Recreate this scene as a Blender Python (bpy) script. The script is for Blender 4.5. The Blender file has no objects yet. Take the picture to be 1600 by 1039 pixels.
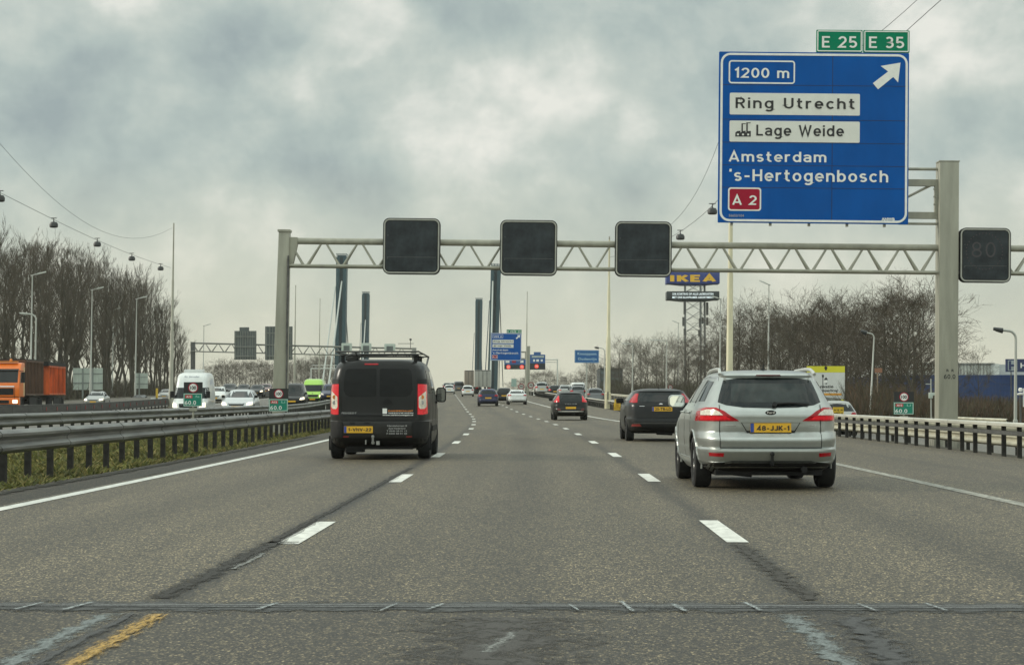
import bpy, bmesh, math, random
import numpy as np
from mathutils import Vector, Matrix, Euler

C = bpy.context.scene
COL = C.collection
R = math.radians
random.seed(7)

# ------------------------------------------------------------------ camera
FPX, CX, CY, HOR, VPX, EYE = 3350.0, 800.0, 519.5, 622.0, 848.0, 1.11
camd = bpy.data.cameras.new('camera')
cam = bpy.data.objects.new('camera', camd)
COL.objects.link(cam)
camd.sensor_width = 36.0
camd.lens = FPX / 1600.0 * 36.0
camd.clip_start, camd.clip_end = 0.5, 8000.0
cam.location = (0, 0, EYE)
cam.rotation_euler = (math.pi / 2 + math.atan((HOR - CY) / FPX), 0, math.atan((VPX - CX) / FPX))
C.camera = cam
CAMROT = cam.rotation_euler.to_matrix()

# ------------------------------------------------------------------ sky + sun
SUN_EL, SUN_AZ = 24.0, -78.0          # azimuth from +Y, negative = left of the road
W = bpy.data.worlds.new('World')
C.world = W
W.use_nodes = True
nt = W.node_tree
nt.nodes.clear()
N = nt.nodes.new
L = nt.links.new
out = N('ShaderNodeOutputWorld')
sky = N('ShaderNodeTexSky')
sky.sky_type = 'NISHITA'
sky.sun_disc = False
sky.sun_elevation = R(SUN_EL)
sky.sun_rotation = R(SUN_AZ)
bg1 = N('ShaderNodeBackground')
bg1.inputs[1].default_value = 0.10
L(sky.outputs[0], bg1.inputs[0])
tc = N('ShaderNodeTexCoord')
mp = N('ShaderNodeMapping')
mp.inputs['Scale'].default_value = (1.0, 1.0, 1.2)
mp.inputs['Location'].default_value = (0.12, 0.43, 0.31)
L(tc.outputs['Generated'], mp.inputs[0])
n1 = N('ShaderNodeTexNoise')
n1.inputs['Scale'].default_value = 12.0
n1.inputs['Detail'].default_value = 7
n1.inputs['Roughness'].default_value = 0.56
n1.inputs['Distortion'].default_value = 0.12
L(mp.outputs[0], n1.inputs['Vector'])
cr = N('ShaderNodeValToRGB')
e = cr.color_ramp.elements
e[0].position, e[0].color = 0.33, (0.335, 0.40, 0.405, 1)
e[1].position, e[1].color = 0.66, (0.85, 0.85, 0.775, 1)
k = e.new(0.45); k.color = (0.455, 0.53, 0.50, 1)
k = e.new(0.54); k.color = (0.58, 0.635, 0.58, 1)
L(n1.outputs['Fac'], cr.inputs[0])
# the cloud deck grows even and paler towards the horizon
sx = N('ShaderNodeSeparateXYZ')
L(tc.outputs['Generated'], sx.inputs[0])
mr = N('ShaderNodeMapRange')
mr.inputs['From Min'].default_value = 0.0
mr.inputs['From Max'].default_value = 0.11
mr.inputs['To Min'].default_value = 0.92
mr.inputs['To Max'].default_value = 0.0
L(sx.outputs['Z'], mr.inputs[0])
mx = N('ShaderNodeMix'); mx.data_type = 'RGBA'
L(mr.outputs[0], mx.inputs['Factor'])
L(cr.outputs[0], mx.inputs['A'])
mx.inputs['B'].default_value = (0.69, 0.68, 0.53, 1)
bg2 = N('ShaderNodeBackground')
bg2.inputs[1].default_value = 1.0
L(mx.outputs['Result'], bg2.inputs[0])
# unseen sky overhead and behind the camera, boosted to add light to the scene
up = N('ShaderNodeMapRange')
up.interpolation_type = 'SMOOTHSTEP'
up.inputs['From Min'].default_value = 0.16
up.inputs['From Max'].default_value = 0.60
up.inputs['To Min'].default_value = 0.0
up.inputs['To Max'].default_value = 0.95
L(sx.outputs['Z'], up.inputs[0])
bk = N('ShaderNodeMapRange')
bk.interpolation_type = 'SMOOTHSTEP'
bk.inputs['From Min'].default_value = 0.5
bk.inputs['From Max'].default_value = -0.7
bk.inputs['To Min'].default_value = 1.0
bk.inputs['To Max'].default_value = 1.65
L(sx.outputs['Y'], bk.inputs[0])
st = N('ShaderNodeMath')
st.operation = 'ADD'
L(up.outputs[0], st.inputs[0])
L(bk.outputs[0], st.inputs[1])
L(st.outputs[0], bg2.inputs[1])
ms = N('ShaderNodeMixShader')
ms.inputs[0].default_value = 0.92
L(bg1.outputs[0], ms.inputs[1])
L(bg2.outputs[0], ms.inputs[2])
L(ms.outputs[0], out.inputs[0])

sund = bpy.data.lights.new('sun', 'SUN')
sun = bpy.data.objects.new('sun', sund)
COL.objects.link(sun)
sund.energy = 2.0
sund.angle = R(12)
sund.color = (1.0, 0.93, 0.80)
sdir = Vector((math.sin(R(SUN_AZ)) * math.cos(R(SUN_EL)), math.cos(R(SUN_AZ)) * math.cos(R(SUN_EL)), math.sin(R(SUN_EL))))
sun.rotation_euler = sdir.to_track_quat('Z', 'Y').to_euler()

C.view_settings.view_transform = 'Standard'
C.view_settings.look = 'None'
C.view_settings.exposure = 0.0
C.view_settings.gamma = 1.0
C.view_settings.use_curve_mapping = False
C.render.engine = 'CYCLES'
C.cycles.max_bounces = 6
C.cycles.volume_bounces = 1
HAZE = 0.00011

# ------------------------------------------------------------------ helpers
def P(px, py, Y):
    d = CAMROT @ Vector(((px - CX) / FPX, (CY - py) / FPX, -1.0))
    return Vector((0, 0, EYE)) + d * (Y / d.y)

def cur(v):                         # how far the motorway has bent left at distance v
    if v < 20: return 0.0
    if v < 150: return (v - 20) ** 2 / 5100.0
    return 3.3137 + 0.046 * (v - 150)

def hdg(v):
    return (cur(v + 1) - cur(v - 1)) / 2.0

def g(v):                           # the road climbs towards the bridge
    if v < 110: return 0.0
    if v < 150: return 1.0e-4 * (v - 110) ** 2
    if v < 430: return 0.16 + 0.0086 * (v - 150)
    t = min(v, 520) - 430
    return 2.568 + 0.0086 * t - 0.0000478 * t * t

def prof(u):                        # ground level across the road
    if u < 9.9: return 0.0
    if u < 10.8: return -0.5 * (u - 9.9) / 0.9
    return -0.5

def W3(u, v, dz=0.0):
    return Vector((u - cur(v), v, g(v) + prof(u) + dz))

MATS = {}
def mat(name, col, rough=0.6, metal=0.0, var=0.12, scale=(3, 3, 3), bump=0.0, coat=0.0, emit=0.0, spec=0.5, bscale=None, ecol=None):
    if name in MATS: return MATS[name]
    m = bpy.data.materials.new(name)
    m.use_nodes = True
    t = m.node_tree
    b = t.nodes['Principled BSDF']
    b.inputs['Roughness'].default_value = rough
    b.inputs['Metallic'].default_value = metal
    b.inputs['Specular IOR Level'].default_value = spec
    b.inputs['Coat Weight'].default_value = coat
    b.inputs['Coat Roughness'].default_value = 0.06
    co = t.nodes.new('ShaderNodeTexCoord')
    ma = t.nodes.new('ShaderNodeMapping')
    ma.inputs['Scale'].default_value = scale if isinstance(scale, tuple) else (scale,) * 3
    t.links.new(co.outputs['Object'], ma.inputs[0])
    no = t.nodes.new('ShaderNodeTexNoise')
    no.inputs['Scale'].default_value = 1.0
    no.inputs['Detail'].default_value = 5
    no.inputs['Roughness'].default_value = 0.62
    t.links.new(ma.outputs[0], no.inputs['Vector'])
    ra = t.nodes.new('ShaderNodeValToRGB')
    lo = tuple(c * (1 - var) for c in col) + (1,)
    hi = tuple(min(1, c * (1 + var)) for c in col) + (1,)
    ra.color_ramp.elements[0].position, ra.color_ramp.elements[0].color = 0.33, lo
    ra.color_ramp.elements[1].position, ra.color_ramp.elements[1].color = 0.67, hi
    t.links.new(no.outputs['Fac'], ra.inputs[0])
    t.links.new(ra.outputs[0], b.inputs['Base Color'])
    if bump:
        bu = t.nodes.new('ShaderNodeBump')
        bu.inputs['Strength'].default_value = bump
        bu.inputs['Distance'].default_value = 0.02
        t.links.new(no.outputs['Fac'], bu.inputs['Height'])
        t.links.new(bu.outputs[0], b.inputs['Normal'])
    if emit:
        b.inputs['Emission Color'].default_value = (ecol or col) + (1,)
        b.inputs['Emission Strength'].default_value = emit
    MATS[name] = m
    return m

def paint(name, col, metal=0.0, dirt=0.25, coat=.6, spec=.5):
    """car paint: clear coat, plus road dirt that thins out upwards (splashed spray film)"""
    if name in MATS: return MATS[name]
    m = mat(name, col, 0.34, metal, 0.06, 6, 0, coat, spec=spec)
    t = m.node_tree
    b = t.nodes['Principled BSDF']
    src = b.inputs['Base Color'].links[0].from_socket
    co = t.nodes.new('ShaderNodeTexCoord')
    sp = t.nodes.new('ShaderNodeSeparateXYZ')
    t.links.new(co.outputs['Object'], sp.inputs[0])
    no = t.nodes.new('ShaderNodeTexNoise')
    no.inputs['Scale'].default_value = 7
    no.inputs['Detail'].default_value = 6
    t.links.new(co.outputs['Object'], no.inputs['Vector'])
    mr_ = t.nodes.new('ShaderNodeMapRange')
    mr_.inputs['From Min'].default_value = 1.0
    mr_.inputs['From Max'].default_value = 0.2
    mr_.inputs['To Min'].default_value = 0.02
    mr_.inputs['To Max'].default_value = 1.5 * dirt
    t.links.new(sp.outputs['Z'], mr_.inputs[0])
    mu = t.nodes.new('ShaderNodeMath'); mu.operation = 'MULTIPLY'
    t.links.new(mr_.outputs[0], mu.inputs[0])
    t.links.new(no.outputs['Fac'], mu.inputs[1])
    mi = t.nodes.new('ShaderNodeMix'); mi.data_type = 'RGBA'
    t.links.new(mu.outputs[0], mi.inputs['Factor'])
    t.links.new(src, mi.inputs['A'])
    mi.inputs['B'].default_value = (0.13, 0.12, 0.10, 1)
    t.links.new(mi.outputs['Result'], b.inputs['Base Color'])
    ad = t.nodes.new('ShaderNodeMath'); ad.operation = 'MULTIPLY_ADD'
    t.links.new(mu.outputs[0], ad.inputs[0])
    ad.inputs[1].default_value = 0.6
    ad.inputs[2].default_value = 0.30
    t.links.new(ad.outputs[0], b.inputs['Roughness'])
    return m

CREAM = mat('cream_paint', (0.305, 0.30, 0.24), 0.5, 0, 0.16, (3, 3, .5), .1)
CREAMY = mat('yellowed_cream_paint', (0.54, 0.50, 0.34), 0.5, 0, 0.14, (3, 3, .6))
GALV = mat('galvanised_steel', (0.30, 0.30, 0.28), 0.42, 0.55, 0.25, (2, 2, 6), .1)
GALVD = mat('dirty_galvanised_steel', (0.085, 0.085, 0.08), 0.55, 0.3, 0.35, (5, 5, 5), .1)
GALVC = mat('cream_grimy_steel', (0.46, 0.44, 0.34), 0.5, 0.1, 0.25, (4, 1.2, 4), .1)
BLACK = mat('black_plastic', (0.012, 0.012, 0.012), 0.6, 0, 0.25, spec=.25)
RUBBER = mat('tyre_rubber', (0.014, 0.014, 0.014), 0.85, 0, 0.3, 12)
GLASS = mat('dark_glass', (0.010, 0.014, 0.015), 0.06, 0, 0.2, 3, spec=0.32)
GLASSB = mat('black_van_glass', (0.010, 0.0105, 0.010), 0.22, 0, 0.4, (2, 2, 5), spec=0.16)
REDL = mat('red_lamp', (0.36, 0.006, 0.012), 0.15, 0, 0.3, 30, coat=.2, spec=.3)
REDB = mat('lit_red_lamp', (0.42, 0.006, 0.012), 0.2, 0, 0.3, 30, coat=.2, spec=.3, emit=0.22, ecol=(1, 0.03, 0.04))
CLEARL = mat('clear_lamp', (0.66, 0.60, 0.50), 0.15, 0, 0.25, 25, coat=.3)
HEADL = mat('lit_headlamp', (0.9, 0.85, 0.7), 0.2, 0, 0.05, 8, emit=2.2, ecol=(1.0, 0.84, 0.55))
CHROME = mat('chrome', (0.6, 0.6, 0.6), 0.18, 1, 0.05)
ALLOY = mat('wheel_alloy', (0.33, 0.33, 0.32), 0.35, 0.8, 0.15, 9)
PLATEY = mat('yellow_plate', (0.72, 0.40, 0.02), 0.4, 0, 0.06, 6)
PLATEB = mat('blue_plate_band', (0.02, 0.06, 0.30), 0.4)
INK = mat('black_ink', (0.015, 0.015, 0.015), 0.5)
WHITEP = mat('white_lettering', (0.78, 0.78, 0.74), 0.5, 0, 0.06, 5)
GREYL = mat('silver_lettering', (0.35, 0.35, 0.34), 0.4)
ORANGEL = mat('orange_lettering', (0.62, 0.20, 0.03), 0.5)
SBLUE = mat('sign_blue', (0.001, 0.082, 0.33), 0.5, 0, 0.10, (1.2, 1.2, .5), spec=.12)
SGREEN = mat('sign_green', (0.0, 0.20, 0.10), 0.5, 0, 0.08, 2, spec=.12)
SRED = mat('sign_red', (0.34, 0.012, 0.035), 0.5, 0, 0.08, 2, spec=.12)
SIGNBACK = mat('sign_back', (0.12, 0.135, 0.13), 0.6, 0.2, 0.2, (6, 6, .6))
SIGNBACKL = mat('pale_sign_back', (0.46, 0.52, 0.46), 0.5, 0.1, 0.12, (3, 3, .5))
MATRIX = mat('matrix_face', (0.032, 0.038, 0.042), 0.6, 0, 0.4, (2, 2, 2), spec=.2)
SEAM = mat('panel_seam', (0.004, 0.02, 0.08), 0.6)

def link(o, parent=None):
    COL.objects.link(o)
    if parent is not None: o.parent = parent
    return o

def tag(o, label=None, cat=None, group=None, kind=None):
    if label: o['label'] = label
    if cat: o['category'] = cat
    if group: o['group'] = group
    if kind: o['kind'] = kind
    return o

def thing(name, label, cat, loc=(0, 0, 0), rz=0.0, group=None, lean=0.0):
    o = bpy.data.objects.new(name, None)
    o.empty_display_size = 0.3
    COL.objects.link(o)
    o.location = loc
    o.rotation_euler = (0, lean, rz)
    return tag(o, label, cat, group)

LEAN = R(0.66)                       # the carriageway is banked: upright things lean against it

class MB:
    def __init__(s): s.v, s.f, s.m = [], [], []
    def add(s, vs, fs, mi=0):
        o = len(s.v)
        s.v.extend([tuple(p) for p in vs])
        for f in fs:
            s.f.append(tuple(i + o for i in f)); s.m.append(mi)
    def box(s, x0, x1, y0, y1, z0, z1, mi=0):
        s.add([(x0, y0, z0), (x1, y0, z0), (x1, y1, z0), (x0, y1, z0), (x0, y0, z1), (x1, y0, z1), (x1, y1, z1), (x0, y1, z1)],
              [(0, 3, 2, 1), (4, 5, 6, 7), (0, 1, 5, 4), (1, 2, 6, 5), (2, 3, 7, 6), (3, 0, 4, 7)], mi)
        return s
    def tube(s, a, b, r0, r1=None, n=8, cap=True, mi=0):
        a, b = Vector(a), Vector(b)
        r1 = r0 if r1 is None else r1
        d = (b - a)
        if d.length < 1e-6: return s
        d.normalize()
        x = d.orthogonal().normalized(); y = d.cross(x)
        vs = []
        for p, r in ((a, r0), (b, r1)):
            for i in range(n):
                t = 2 * math.pi * i / n
                vs.append(p + x * (r * math.cos(t)) + y * (r * math.sin(t)))
        fs = [(i, (i + 1) % n, n + (i + 1) % n, n + i) for i in range(n)]
        if cap: fs += [tuple(range(n - 1, -1, -1)), tuple(range(n, 2 * n))]
        s.add(vs, fs, mi)
        return s
    def path(s, pts, r, n=8, mi=0):
        for a, b in zip(pts[:-1], pts[1:]): s.tube(a, b, r, r, n, True, mi)
        return s
    def prism(s, poly, y0, y1, mi=0):
        """polygon in (x,z), extruded along y"""
        n = len(poly)
        vs = [(x, y0, z) for x, z in poly] + [(x, y1, z) for x, z in poly]
        fs = [tuple(range(n)), tuple(range(2 * n - 1, n - 1, -1))]
        fs += [(i, n + i, n + (i + 1) % n, (i + 1) % n) for i in range(n)]
        s.add(vs, fs, mi)
        return s
    def lathe(s, prof_, axis='x', n=28, mi=0, c=(0, 0, 0)):
        """profile [(along, radius)]"""
        vs, fs = [], []
        for a, r in prof_:
            for i in range(n):
                t = 2 * math.pi * i / n
                p = (a, r * math.cos(t), r * math.sin(t)) if axis == 'x' else ((r * math.cos(t), r * math.sin(t), a) if axis == 'z' else (r * math.cos(t), a, r * math.sin(t)))
                vs.append((p[0] + c[0], p[1] + c[1], p[2] + c[2]))
        for j in range(len(prof_) - 1):
            for i in range(n):
                fs.append((j * n + i, j * n + (i + 1) % n, (j + 1) * n + (i + 1) % n, (j + 1) * n + i))
        fs.append(tuple(range(n))); fs.append(tuple(range((len(prof_) - 1) * n, len(prof_) * n)))
        s.add(vs, fs, mi)
        return s
    def mesh(s, name, mats, smooth=None):
        me = bpy.data.meshes.new(name)
        me.from_pydata(s.v, [], s.f)
        for m in (mats if isinstance(mats, (list, tuple)) else [mats]): me.materials.append(m)
        if any(s.m): me.polygons.foreach_set('material_index', s.m)
        me.update()
        bm = bmesh.new(); bm.from_mesh(me)
        bmesh.ops.recalc_face_normals(bm, faces=bm.faces[:])
        bm.to_mesh(me); bm.free()
        if smooth:
            me.polygons.foreach_set('use_smooth', [True] * len(me.polygons))
            me.set_sharp_from_angle(angle=R(smooth))
        return me
    def build(s, name, mats, parent=None, smooth=None, loc=None):
        o = bpy.data.objects.new(name, s.mesh(name, mats, smooth))
        link(o, parent)
        if loc is not None: o.location = loc
        return o

def bevel(o, w, seg=2):
    bm = bmesh.new(); bm.from_mesh(o.data)
    bmesh.ops.bevel(bm, geom=bm.edges[:], offset=w, segments=seg, affect='EDGES', profile=0.6, clamp_overlap=True)
    bm.to_mesh(o.data); bm.free()
    o.data.polygons.foreach_set('use_smooth', [True] * len(o.data.polygons))
    o.data.set_sharp_from_angle(angle=R(40))
    return o

def rrect(x0, x1, z0, z1, r, n=6):
    pts = []
    for cx, cz, a in ((x1 - r, z0 + r, -90), (x1 - r, z1 - r, 0), (x0 + r, z1 - r, 90), (x0 + r, z0 + r, 180)):
        for i in range(n + 1):
            t = R(a + 90 * i / n)
            pts.append((cx + r * math.cos(t), cz + r * math.sin(t)))
    return pts

def ring_frame(mb, x0, x1, z0, z1, r, w, y0, y1, mi=0):
    a, b = rrect(x0, x1, z0, z1, r), rrect(x0 + w, x1 - w, z0 + w, z1 - w, max(r - w, .005))
    n = len(a)
    vs = [(x, y0, z) for x, z in a] + [(x, y0, z) for x, z in b] + [(x, y1, z) for x, z in a] + [(x, y1, z) for x, z in b]
    fs = []
    for i in range(n):
        j = (i + 1) % n
        fs += [(i, j, n + j, n + i), (2 * n + i, 3 * n + i, 3 * n + j, 2 * n + j), (i, 2 * n + i, 2 * n + j, j), (n + i, n + j, 3 * n + j, 3 * n + i)]
    mb.add(vs, fs, mi)

def text(s, x0, x1, z0, z1, y, m, parent, name='lettering', bold=0.018, space=1.0, yf=None, mirror=False):
    cu = bpy.data.curves.new('t', 'FONT')
    cu.body = s
    cu.size = 1
    cu.offset = bold
    cu.space_character = space
    cu.resolution_u = 4
    ob = bpy.data.objects.new('t', cu)
    COL.objects.link(ob)
    me = bpy.data.meshes.new_from_object(ob)
    bpy.data.objects.remove(ob); bpy.data.curves.remove(cu)
    n = len(me.vertices)
    co = np.zeros(n * 3); me.vertices.foreach_get('co', co); co = co.reshape(-1, 3)
    mn, mxx = co.min(0), co.max(0)
    X = x0 + (co[:, 0] - mn[0]) / (mxx[0] - mn[0]) * (x1 - x0)
    Z = z0 + (co[:, 1] - mn[1]) / (mxx[1] - mn[1]) * (z1 - z0)
    Y = np.full(n, y) if yf is None else np.array([yf(a, b) for a, b in zip(X, Z)])
    me.vertices.foreach_set('co', np.stack([X, Y, Z], 1).ravel())
    me.materials.clear(); me.materials.append(m)
    me.name = name
    me.update()
    o = bpy.data.objects.new(name, me)
    return link(o, parent)

# road-sign letterforms drawn as broad even strokes (cap height 1, stroke .15)
def _arc(cx, cy, rx, ry, a0, a1, n=14): return [(cx + rx * math.cos(R(a0 + (a1 - a0) * i / n)), cy + ry * math.sin(R(a0 + (a1 - a0) * i / n))) for i in range(n + 1)]
_B = lambda a0, a1: _arc(.30, .37, .225, .295, a0, a1, 20)
GLY = {
 'a': (.56, [_arc(.26, .50, .22, .165, 160, 0) + [(.48, 0)], [(.48, .40), (.28, .40)] + _arc(.26, .235, .19, .165, 95, 265) + [(.30, .07), (.48, .16)]]),
 'b': (.60, [[(.075, 1), (.075, 0)], _B(0, 360)]), 'c': (.54, [_B(42, 318)]), 'd': (.60, [[(.525, 1), (.525, 0)], _B(0, 360)]),
 'e': (.59, [[(.10, .36), (.525, .36)] + _B(2, 318)]), 'g': (.60, [_B(0, 360), [(.525, .74), (.525, -.06)] + _arc(.30, -.06, .225, .165, 0, -150)]),
 'h': (.58, [[(.075, 1), (.075, 0)], [(.075, .42)] + _arc(.29, .45, .215, .215, 170, 0) + [(.505, 0)]]), 'i': (.15, [[(.075, 0), (.075, .74)], [(.075, .85), (.075, 1.0)]]),
 'm': (.90, [[(.075, .74), (.075, 0)], [(.075, .48)] + _arc(.26, .48, .185, .185, 165, 0) + [(.445, 0)], [(.445, .48)] + _arc(.635, .48, .185, .185, 165, 0) + [(.82, 0)]]),
 'n': (.58, [[(.075, .74), (.075, 0)], [(.075, .42)] + _arc(.29, .45, .215, .215, 170, 0) + [(.505, 0)]]), 'o': (.60, [_B(0, 360)]),
 'r': (.40, [[(.075, .74), (.075, 0)], [(.075, .40)] + _arc(.29, .45, .215, .215, 170, 68)]),
 's': (.50, [_arc(.25, .52, .175, .145, 30, 255) + _arc(.25, .225, .18, .15, 80, -150)]),
 't': (.42, [[(.17, .96), (.17, .25)] + _arc(.33, .25, .16, .175, 180, 292), [(.02, .665), (.38, .665)]]),
 'u': (.58, [[(.075, .74), (.075, .29)] + _arc(.29, .29, .215, .215, 180, 350), [(.505, .74), (.505, 0)]]),
 'A': (.74, [[(.06, 0), (.37, .97), (.68, 0)], [(.18, .27), (.56, .27)]]), 'E': (.58, [[(.56, .925), (.075, .925), (.075, .075), (.56, .075)], [(.075, .51), (.50, .51)]]),
 'H': (.66, [[(.075, 0), (.075, 1)], [(.585, 0), (.585, 1)], [(.075, .5), (.585, .5)]]), 'I': (.30, [[(.15, 0), (.15, 1)]]), 'L': (.54, [[(.075, 1), (.075, .075), (.53, .075)]]),
 'U': (.66, [[(.075, 1), (.075, .33)] + _arc(.33, .33, .255, .255, 180, 360) + [(.585, 1)]]), 'W': (1.0, [[(.06, 1), (.28, .05), (.50, .88), (.72, .05), (.94, 1)]]),
 'R': (.64, [[(.075, 0), (.075, .925), (.34, .925)] + _arc(.34, .70, .225, .225, 90, -90) + [(.075, .475)], [(.34, .475), (.58, 0)]]),
 'J': (.52, [[(.44, 1), (.44, .30)] + _arc(.255, .30, .185, .225, 0, -165)]), 'K': (.64, [[(.075, 0), (.075, 1)], [(.56, 1), (.13, .42)], [(.24, .56), (.59, 0)]]),
 'V': (.70, [[(.05, 1), (.35, .04), (.65, 1)]]), 'N': (.68, [[(.075, 0), (.075, .97), (.605, .03), (.605, 1)]]),
 '0': (.60, [_arc(.30, .5, .225, .425, 0, 360, 24)]), '1': (.34, [[(.03, .74), (.23, .93), (.23, 0)]]),
 '2': (.60, [_arc(.30, .68, .22, .245, 168, -28) + [(.08, .075), (.56, .075)]]), '3': (.60, [_arc(.28, .715, .20, .21, 150, -85) + _arc(.29, .29, .235, .215, 85, -150)]),
 '4': (.64, [[(.45, 0), (.45, .97), (.05, .25), (.62, .25)]]), '5': (.60, [[(.52, .925), (.13, .925), (.105, .52)] + _arc(.29, .315, .235, .24, 128, -145)]),
 '6': (.60, [_arc(.30, .31, .225, .235, 0, 360, 20), [(.47, .93)] + _arc(.42, .31, .345, .56, 105, 180)]), '8': (.60, [_arc(.30, .71, .195, .215, 0, 360, 18), _arc(.30, .28, .225, .205, 0, 360, 18)]),
 '-': (.42, [[(.04, .40), (.38, .40)]]), "'": (.16, [[(.09, 1.02), (.06, .78)]]), '.': (.18, [[(.09, 0), (.09, .16)]]), ' ': (.30, [])}
def roadtext(s, x0, x1, z0, z1, y, m, parent, name='lettering', space=1.0, w=.155, sp=None):
    strokes, x = [], 0.0
    for ch in s:
        adv, st = GLY[ch]
        for p in st: strokes.append([(x + a, b) for a, b in p])
        x += adv + .14 * space
    vs, fs = [], []; k = 0
    for p in strokes:
        P_ = [Vector((a, b)) for a, b in p]; n = len(P_); o = len(vs)
        closed = (P_[0] - P_[-1]).length < 1e-6
        for i, q in enumerate(P_):
            a = P_[i - 1] if i else (P_[-2] if closed else None); b = P_[i + 1] if i < n - 1 else (P_[1] if closed else None)
            d1 = (q - a).normalized() if a is not None else None; d2 = (b - q).normalized() if b is not None else None
            d1 = d1 or d2; d2 = d2 or d1
            n1_, n2_ = Vector((-d1.y, d1.x)), Vector((-d2.y, d2.x)); nn = (n1_ + n2_)
            nn = nn.normalized() if nn.length > 1e-4 else n1_
            nn = nn * (w / 2 / max(.35, nn.dot(n1_)))
            vs += [(q.x + nn.x, q.y + nn.y, k), (q.x - nn.x, q.y - nn.y, k)]
        for i in range(n - 1): fs.append((o + 2 * i, o + 2 * i + 1, o + 2 * i + 3, o + 2 * i + 2))
        k += 1
    co = np.array(vs); mn, mx_ = co.min(0), co.max(0)
    X = x0 + (co[:, 0] - mn[0]) / (mx_[0] - mn[0]) * (x1 - x0); Z = z0 + (co[:, 1] - mn[1]) / (mx_[1] - mn[1]) * (z1 - z0)
    Y = y - co[:, 2] * .0005
    me = bpy.data.meshes.new(name); me.from_pydata(list(zip(X, Y, Z)), [], fs); me.materials.append(m)
    return link(bpy.data.objects.new(name, me), parent)

# ------------------------------------------------------------------ ground and roads
def sheet(name, u0, u1, v0, v1, dz, m, nu=6, vs=None, kind='structure', jag=0.0, seed=0):
    rng = random.Random(seed)
    if vs is None:
        vs = list(np.arange(v0, v1, 3.0)) + [v1]
    vs_, fs, uv = [], [], []
    for v in vs:
        ja, jb = (rng.uniform(-jag, jag), rng.uniform(-jag, jag))
        for i in range(nu + 1):
            u = u0 + ja + (u1 + jb - u0 - ja) * i / nu
            vs_.append(W3(u, v, dz)); uv.append((u, v))
    n = nu + 1
    for j in range(len(vs) - 1):
        for i in range(nu):
            fs.append((j * n + i, j * n + i + 1, (j + 1) * n + i + 1, (j + 1) * n + i))
    me = bpy.data.meshes.new(name)
    me.from_pydata([tuple(p) for p in vs_], [], fs)
    ul = me.uv_layers.new(name='road')
    li = np.zeros(len(me.loops), dtype=np.int32); me.loops.foreach_get('vertex_index', li)
    ul.data.foreach_set('uv', np.array(uv)[li].ravel())
    me.materials.append(m)
    me.polygons.foreach_set('use_smooth', [True] * len(me.polygons))
    o = bpy.data.objects.new(name, me)
    COL.objects.link(o)
    o['kind'] = kind
    return o

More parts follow.
